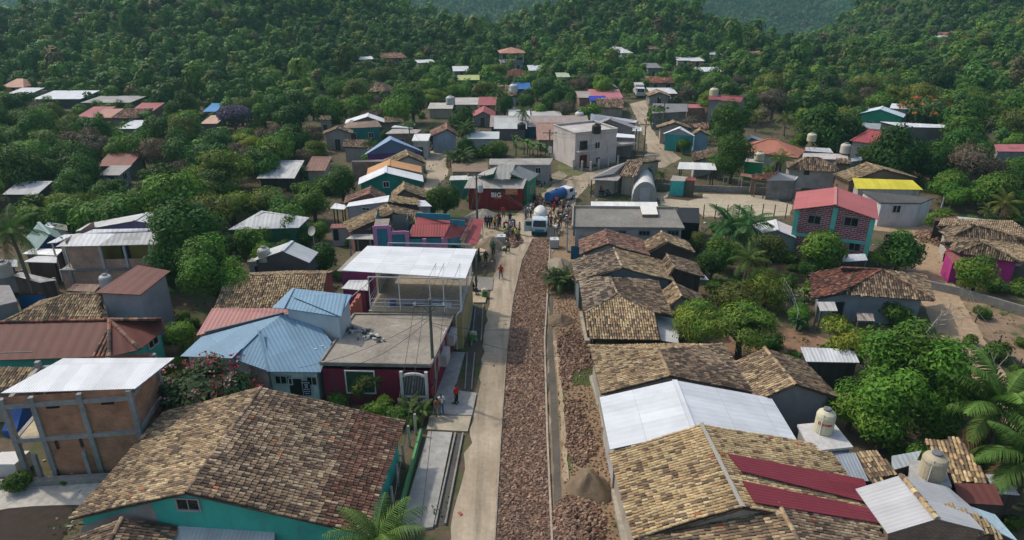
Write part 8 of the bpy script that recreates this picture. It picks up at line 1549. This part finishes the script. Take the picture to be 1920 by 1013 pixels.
nfill=[fill([(-40,250),(180,245),(420,250),(640,255),(640,320),(600,400),(440,415),(300,400),(130,425),(60,420),(-40,400)],130,mix_,(2.4,4.8),gap=.6),
fill([(-40,195),(300,200),(640,200),(640,260),(-40,260)],45,mix_,(2.6,4.2)),fill([(560,140),(1080,130),(1180,180),(1080,230),(900,240),(640,215)],70,mix_,(2.0,3.8)),fill([(640,225),(900,260),(860,300),(640,300)],14,['broad','shrub','mango'],(1.2,2.4)),
fill([(1210,130),(1600,150),(1920,180),(1920,330),(1600,250),(1250,230)],75,mix_,(2.2,4.2)),fill([(1380,270),(1920,290),(1920,420),(1640,330),(1400,320)],26,['broad','mango','shrub','olive'],(1.5,3.2)),
fill([(1300,430),(1480,440),(1560,500),(1500,620),(1320,560)],24,['broad','shrub','olive','shrub'],(1.2,2.4),tint=(.6,1.0)),fill([(1420,640),(1680,640),(1860,760),(1900,960),(1620,850),(1540,760)],26,['shrub','shrub','broad'],(1.2,2.4),tint=(.65,1.1)),fill([(420,395),(660,400),(640,520),(430,470)],14,['broad','shrub','mango'],(1.0,2.0)),fill([(1760,560),(1920,590),(1920,760),(1860,700)],4,['shrub'],(1.2,2.2),tint=(.6,.9)),fill([(300,560),(380,600),(370,680),(310,690)],6,['shrub'],(1.0,2.0)),fill([(1640,420),(1920,380),(1920,430),(1750,420)],8,['shrub','broad'],(1.2,2.2))]
print('FILL',nfill,len(NEED))
# prototypes that were never placed
for L in PT.values():
 for pr in L:
  if not pr[1]:
   for c in list(pr[0].children):bpy.data.objects.remove(c)
   bpy.data.objects.remove(pr[0])
LOOK={'mango':('dense dark green tree','deep green rounded tree'),'bigdark':('very large dark green tree',),'bigtree':('very large glossy green tree',),'broad':('mid green leafy tree','fresh green loose tree'),'olive':('olive green thin tree',),'acacia':('feathery yellow green tree',),'spread':('spreading feathery yellow green tree',),'vine':('tree smothered in hanging yellow green vines',),'dry':('brown half bare tree',),'shrub':('low green shrub',),'bougain':('sprawling bush with pink and red blossom',),'jacaranda':('purple flowering tree',),'gingerbush':('bush with rusty red blossom',),'plumeria':('bush with white blossom',),'coconut':('coconut palm',),'youngpalm':('young coconut palm with arching fronds',),'goldpalm':('yellowish coconut palm',),'nearpalm':('broad coconut palm with long drooping fronds',),'areca':('clumped bushy palm',),'yuccapalm':('feathery many stemmed palm',),'banana':('clump of banana plants',),'bare':('pale leafless tree',)}
def label_trees():
 lm=np.array([(a,b)for a,b,_ in LANDMARKS]);used=set();order=sorted(NEED,key=lambda q:-q[3]*FPX/PX(q[2])[2])
 for t,kind,p,r,zc in order:
  q=PX((p[0],p[1],p[2]+zc));d=np.hypot(lm[:,0]-q[0],(lm[:,1]-q[1])*1.3);near=np.argsort(d)[:9];look=LOOK[kind][int(p[0]*3)%len(LOOK[kind])];big=''
  if kind in('broad','mango','olive','acacia','dry'):big='tall ' if r>3.3 else 'small ' if r<1.9 else ''
  cand=[]
  def rel(j):
   dx,dy=lm[j,0]-q[0],lm[j,1]-q[1];return 'beside' if abs(dx)>2.2*abs(dy)else('behind' if dy>0 else 'in front of')
  for j in near[:3]:cand.append(f'{big}{look} {rel(j)} {LANDMARKS[j][2]}')
  for a in range(4):
   for b in range(a+1,6):cand.append(f'{big}{look} between {LANDMARKS[near[a]][2]} and {LANDMARKS[near[b]][2]}')
  lab=next((c for c in cand if c not in used and len(c.replace('-',' ').split())<=16),None)
  if lab is None:lab=f'{look} in the dense wood around the outer houses';t['group']=f'{look}s in the dense wood'
  else:used.add(lab);t['group']={'shrub':'shrubs in yards and verges'}.get(kind,'trees among the houses')
  t['label']=lab
label_trees()
# the wood beyond the houses: one mass
def forest():
 r=np.random.default_rng(5);lod={}
 base=[(.090,.18,.022),(.058,.135,.020),(.13,.215,.026),(.075,.16,.030),(.135,.17,.03),(.14,.11,.05)]
 for L_,n,ls in((0,420,.13),(1,170,.20),(2,80,.30),(3,40,.42)):lod[L_]=[crown(300+i,n,ls,K=(9,7,11,6,5,8)[i],cr=(.5,.55,.42,.5,.55,.45)[i],smooth=True,H=(.8,.95,.6,1.15,.75,.5)[i],zc=(1,1.1,1,1.35,.9,1.2)[i],base=(1,1,1),tri=True,asp=1.5,var=.18)[0:3:2]for i in range(6)]
 PLc=np.array(PLACED);Vs,Cs=[],[];nt=0
 y=100.0
 low=np.full(120,2000.0)
 while y<1330:
  sp=3.3 if y<330 else 3.6 if y<520 else 5.8;xs=np.arange(-.86*y-20,.86*y+20,sp)
  for x in xs:
   px,py=x+r.uniform(-.5,.5)*sp,y+r.uniform(-.5,.5)*sp;h=float(hgt(px,py));rad=min(5.5,2.0*math.exp(r.normal(0,.36)))*(1.0 if y<330 else 1.12 if y<520 else 1.25)*1;p=(px,py,h-.3*rad)
   q=PX((px,py,h+rad));
   if q[1]<-40 or abs(q[0]-960)>1130:continue
   bi=int(min(119,max(0,q[0]//17+3)))
   if q[1]>low[bi]+22:continue
   low[bi]=min(low[bi],PX((px,py,h+.3*rad))[1])
   if y<172 and not(px<-38-.06*y or px>62):continue
   if y<330 and blocked(np.array([px,py,h]),rad,rad):continue
   if y<300 and np.any((PLc[:,0]-px)**2+(PLc[:,1]-py)**2<(rad*.5+PLc[:,2]*.75)**2):continue
   if 1545<q[0]<1735 and 178<q[1]<204 and y<260:continue
   L_=0 if y<270 else 1 if y<430 else 2 if y<600 else 3;V,c=lod[L_][r.integers(6)];a=r.uniform(0,6.28);ca,sa=math.cos(a),math.sin(a);s=rad;sz=rad*r.uniform(.85,1.25)
   W_=np.empty_like(V);W_[:,0]=(V[:,0]*ca-V[:,1]*sa)*s+px;W_[:,1]=(V[:,0]*sa+V[:,1]*ca)*s+py;W_[:,2]=V[:,2]*sz+h-.25*rad;Vs.append(W_)
   b=1.0*np.array(base[r.choice(6,p=[.28,.26,.16,.17,.08,.05])])*r.uniform(.75,1.25)*(1+.20*math.sin(px/23)*math.sin(py/31)+.14*math.sin(px/9+py/13));Cs.append(c*b);nt+=1
  y+=sp*.95
 V=np.concatenate(Vs);C=np.concatenate(Cs);mb=MB();mb.add(V,np.arange(len(V)).reshape(-1,3),0,C);stuff(mb.build('forest','leaf'));print('FOREST',nt,len(C))
forest()
# weeds and low growth on open ground between the houses
def weeds():
 r=np.random.default_rng(9);n=5200;P_=[]
 while len(P_)<n:
  x,y=r.uniform(-120,120),r.uniform(26,200);q=PX((x,y,0))
  if abs(q[0]-960)>1000 or r.random()>.25+.75*(snoise(np.array([x]),np.array([y]),4,.12)[0]>-.1):continue
  if(np.hypot(HC[:,0]-x,HC[:,1]-y)<3.2).any():continue
  if any(b[4]<x<b[5]and b[6]<y<b[7]and inside(np.array([x]),np.array([y]),np.array(w_)[:,0],np.array(w_)[:,1])[0]for(_,w_),b in zip(ROADS,RB)):continue
  if-1.5<x<3.2 and y<85 or-9<x<8 and y<90 and r.random()<.75:continue
  P_.append((x,y,float(hgt(x,y))))
 P_=np.array(P_);k=9;m=n*k;c=np.repeat(P_,k,0);s=np.repeat(r.uniform(.15,.6,n),k);pos=c+np.stack([r.normal(0,1,m)*s*.8,r.normal(0,1,m)*s*.8,r.random(m)*s*.8],1)
 a=r.normal(size=(m,3));a[:,2]=np.abs(a[:,2]);a /= np.linalg.norm(a,axis=1)[:,None];b=np.cross(a,r.normal(size=(m,3)));b /= np.linalg.norm(b,axis=1)[:,None];w=(s*r.uniform(.25,.5,m))[:,None]
 V=np.stack([pos+a*w,pos+b*w*.6,pos-b*w*.6],1);col=np.array([(.06,.10,.025),(.08,.105,.035),(.11,.10,.05)])[np.repeat(r.integers(0,3,n),k)]*r.uniform(.7,1.3,(m,1));mb=MB();mb.add(V.reshape(-1,3),np.arange(m*3).reshape(-1,3),0,col);stuff(mb.build('weeds','leaf'))
weeds()
def litter():
 r=np.random.default_rng(21);mb=MB();n=0
 while n<900:
  x,y=r.uniform(-60,70),r.uniform(30,130)
  if-.6<x<2.6 and y<85 or(np.hypot(HC[:,0]-x,HC[:,1]-y)<3.0).any()or r.random()>.35+.65*(snoise(np.array([x]),np.array([y]),8,.2)[0]>.2):continue
  s=r.uniform(.04,.22);c=[(.5,.5,.48),(.2,.15,.1),(.12,.1,.08),(.3,.27,.22),(.08,.15,.3),(.4,.1,.08)][r.choice(6,p=[.2,.25,.2,.25,.05,.05])];mb.box((x,y,.03+s*.1),(s*r.uniform(.8,2.5),s,s*r.uniform(.2,.6)),col=c,rz=r.uniform(0,3));n+=1
 stuff(mb.build('litter','vc'))
litter()
# ------------------------------------------------------------------ humid air over the valley
def haze():
 m=bpy.data.materials.new('haze');m.use_nodes=True;n=m.node_tree.nodes;n.clear();o=n.new('ShaderNodeOutputMaterial');v=n.new('ShaderNodeVolumePrincipled')
 v.inputs['Color'].default_value=(0.24,0.46,0.50,1);v.inputs['Density'].default_value=0.00042;v.inputs['Anisotropy'].default_value=0.2;m.node_tree.links.new(v.outputs[0],o.inputs['Volume'])
 mb=MB();mb.box((0,680,50.0),(2500,1540,300.0));stuff(mb.build('haze',m))
haze()
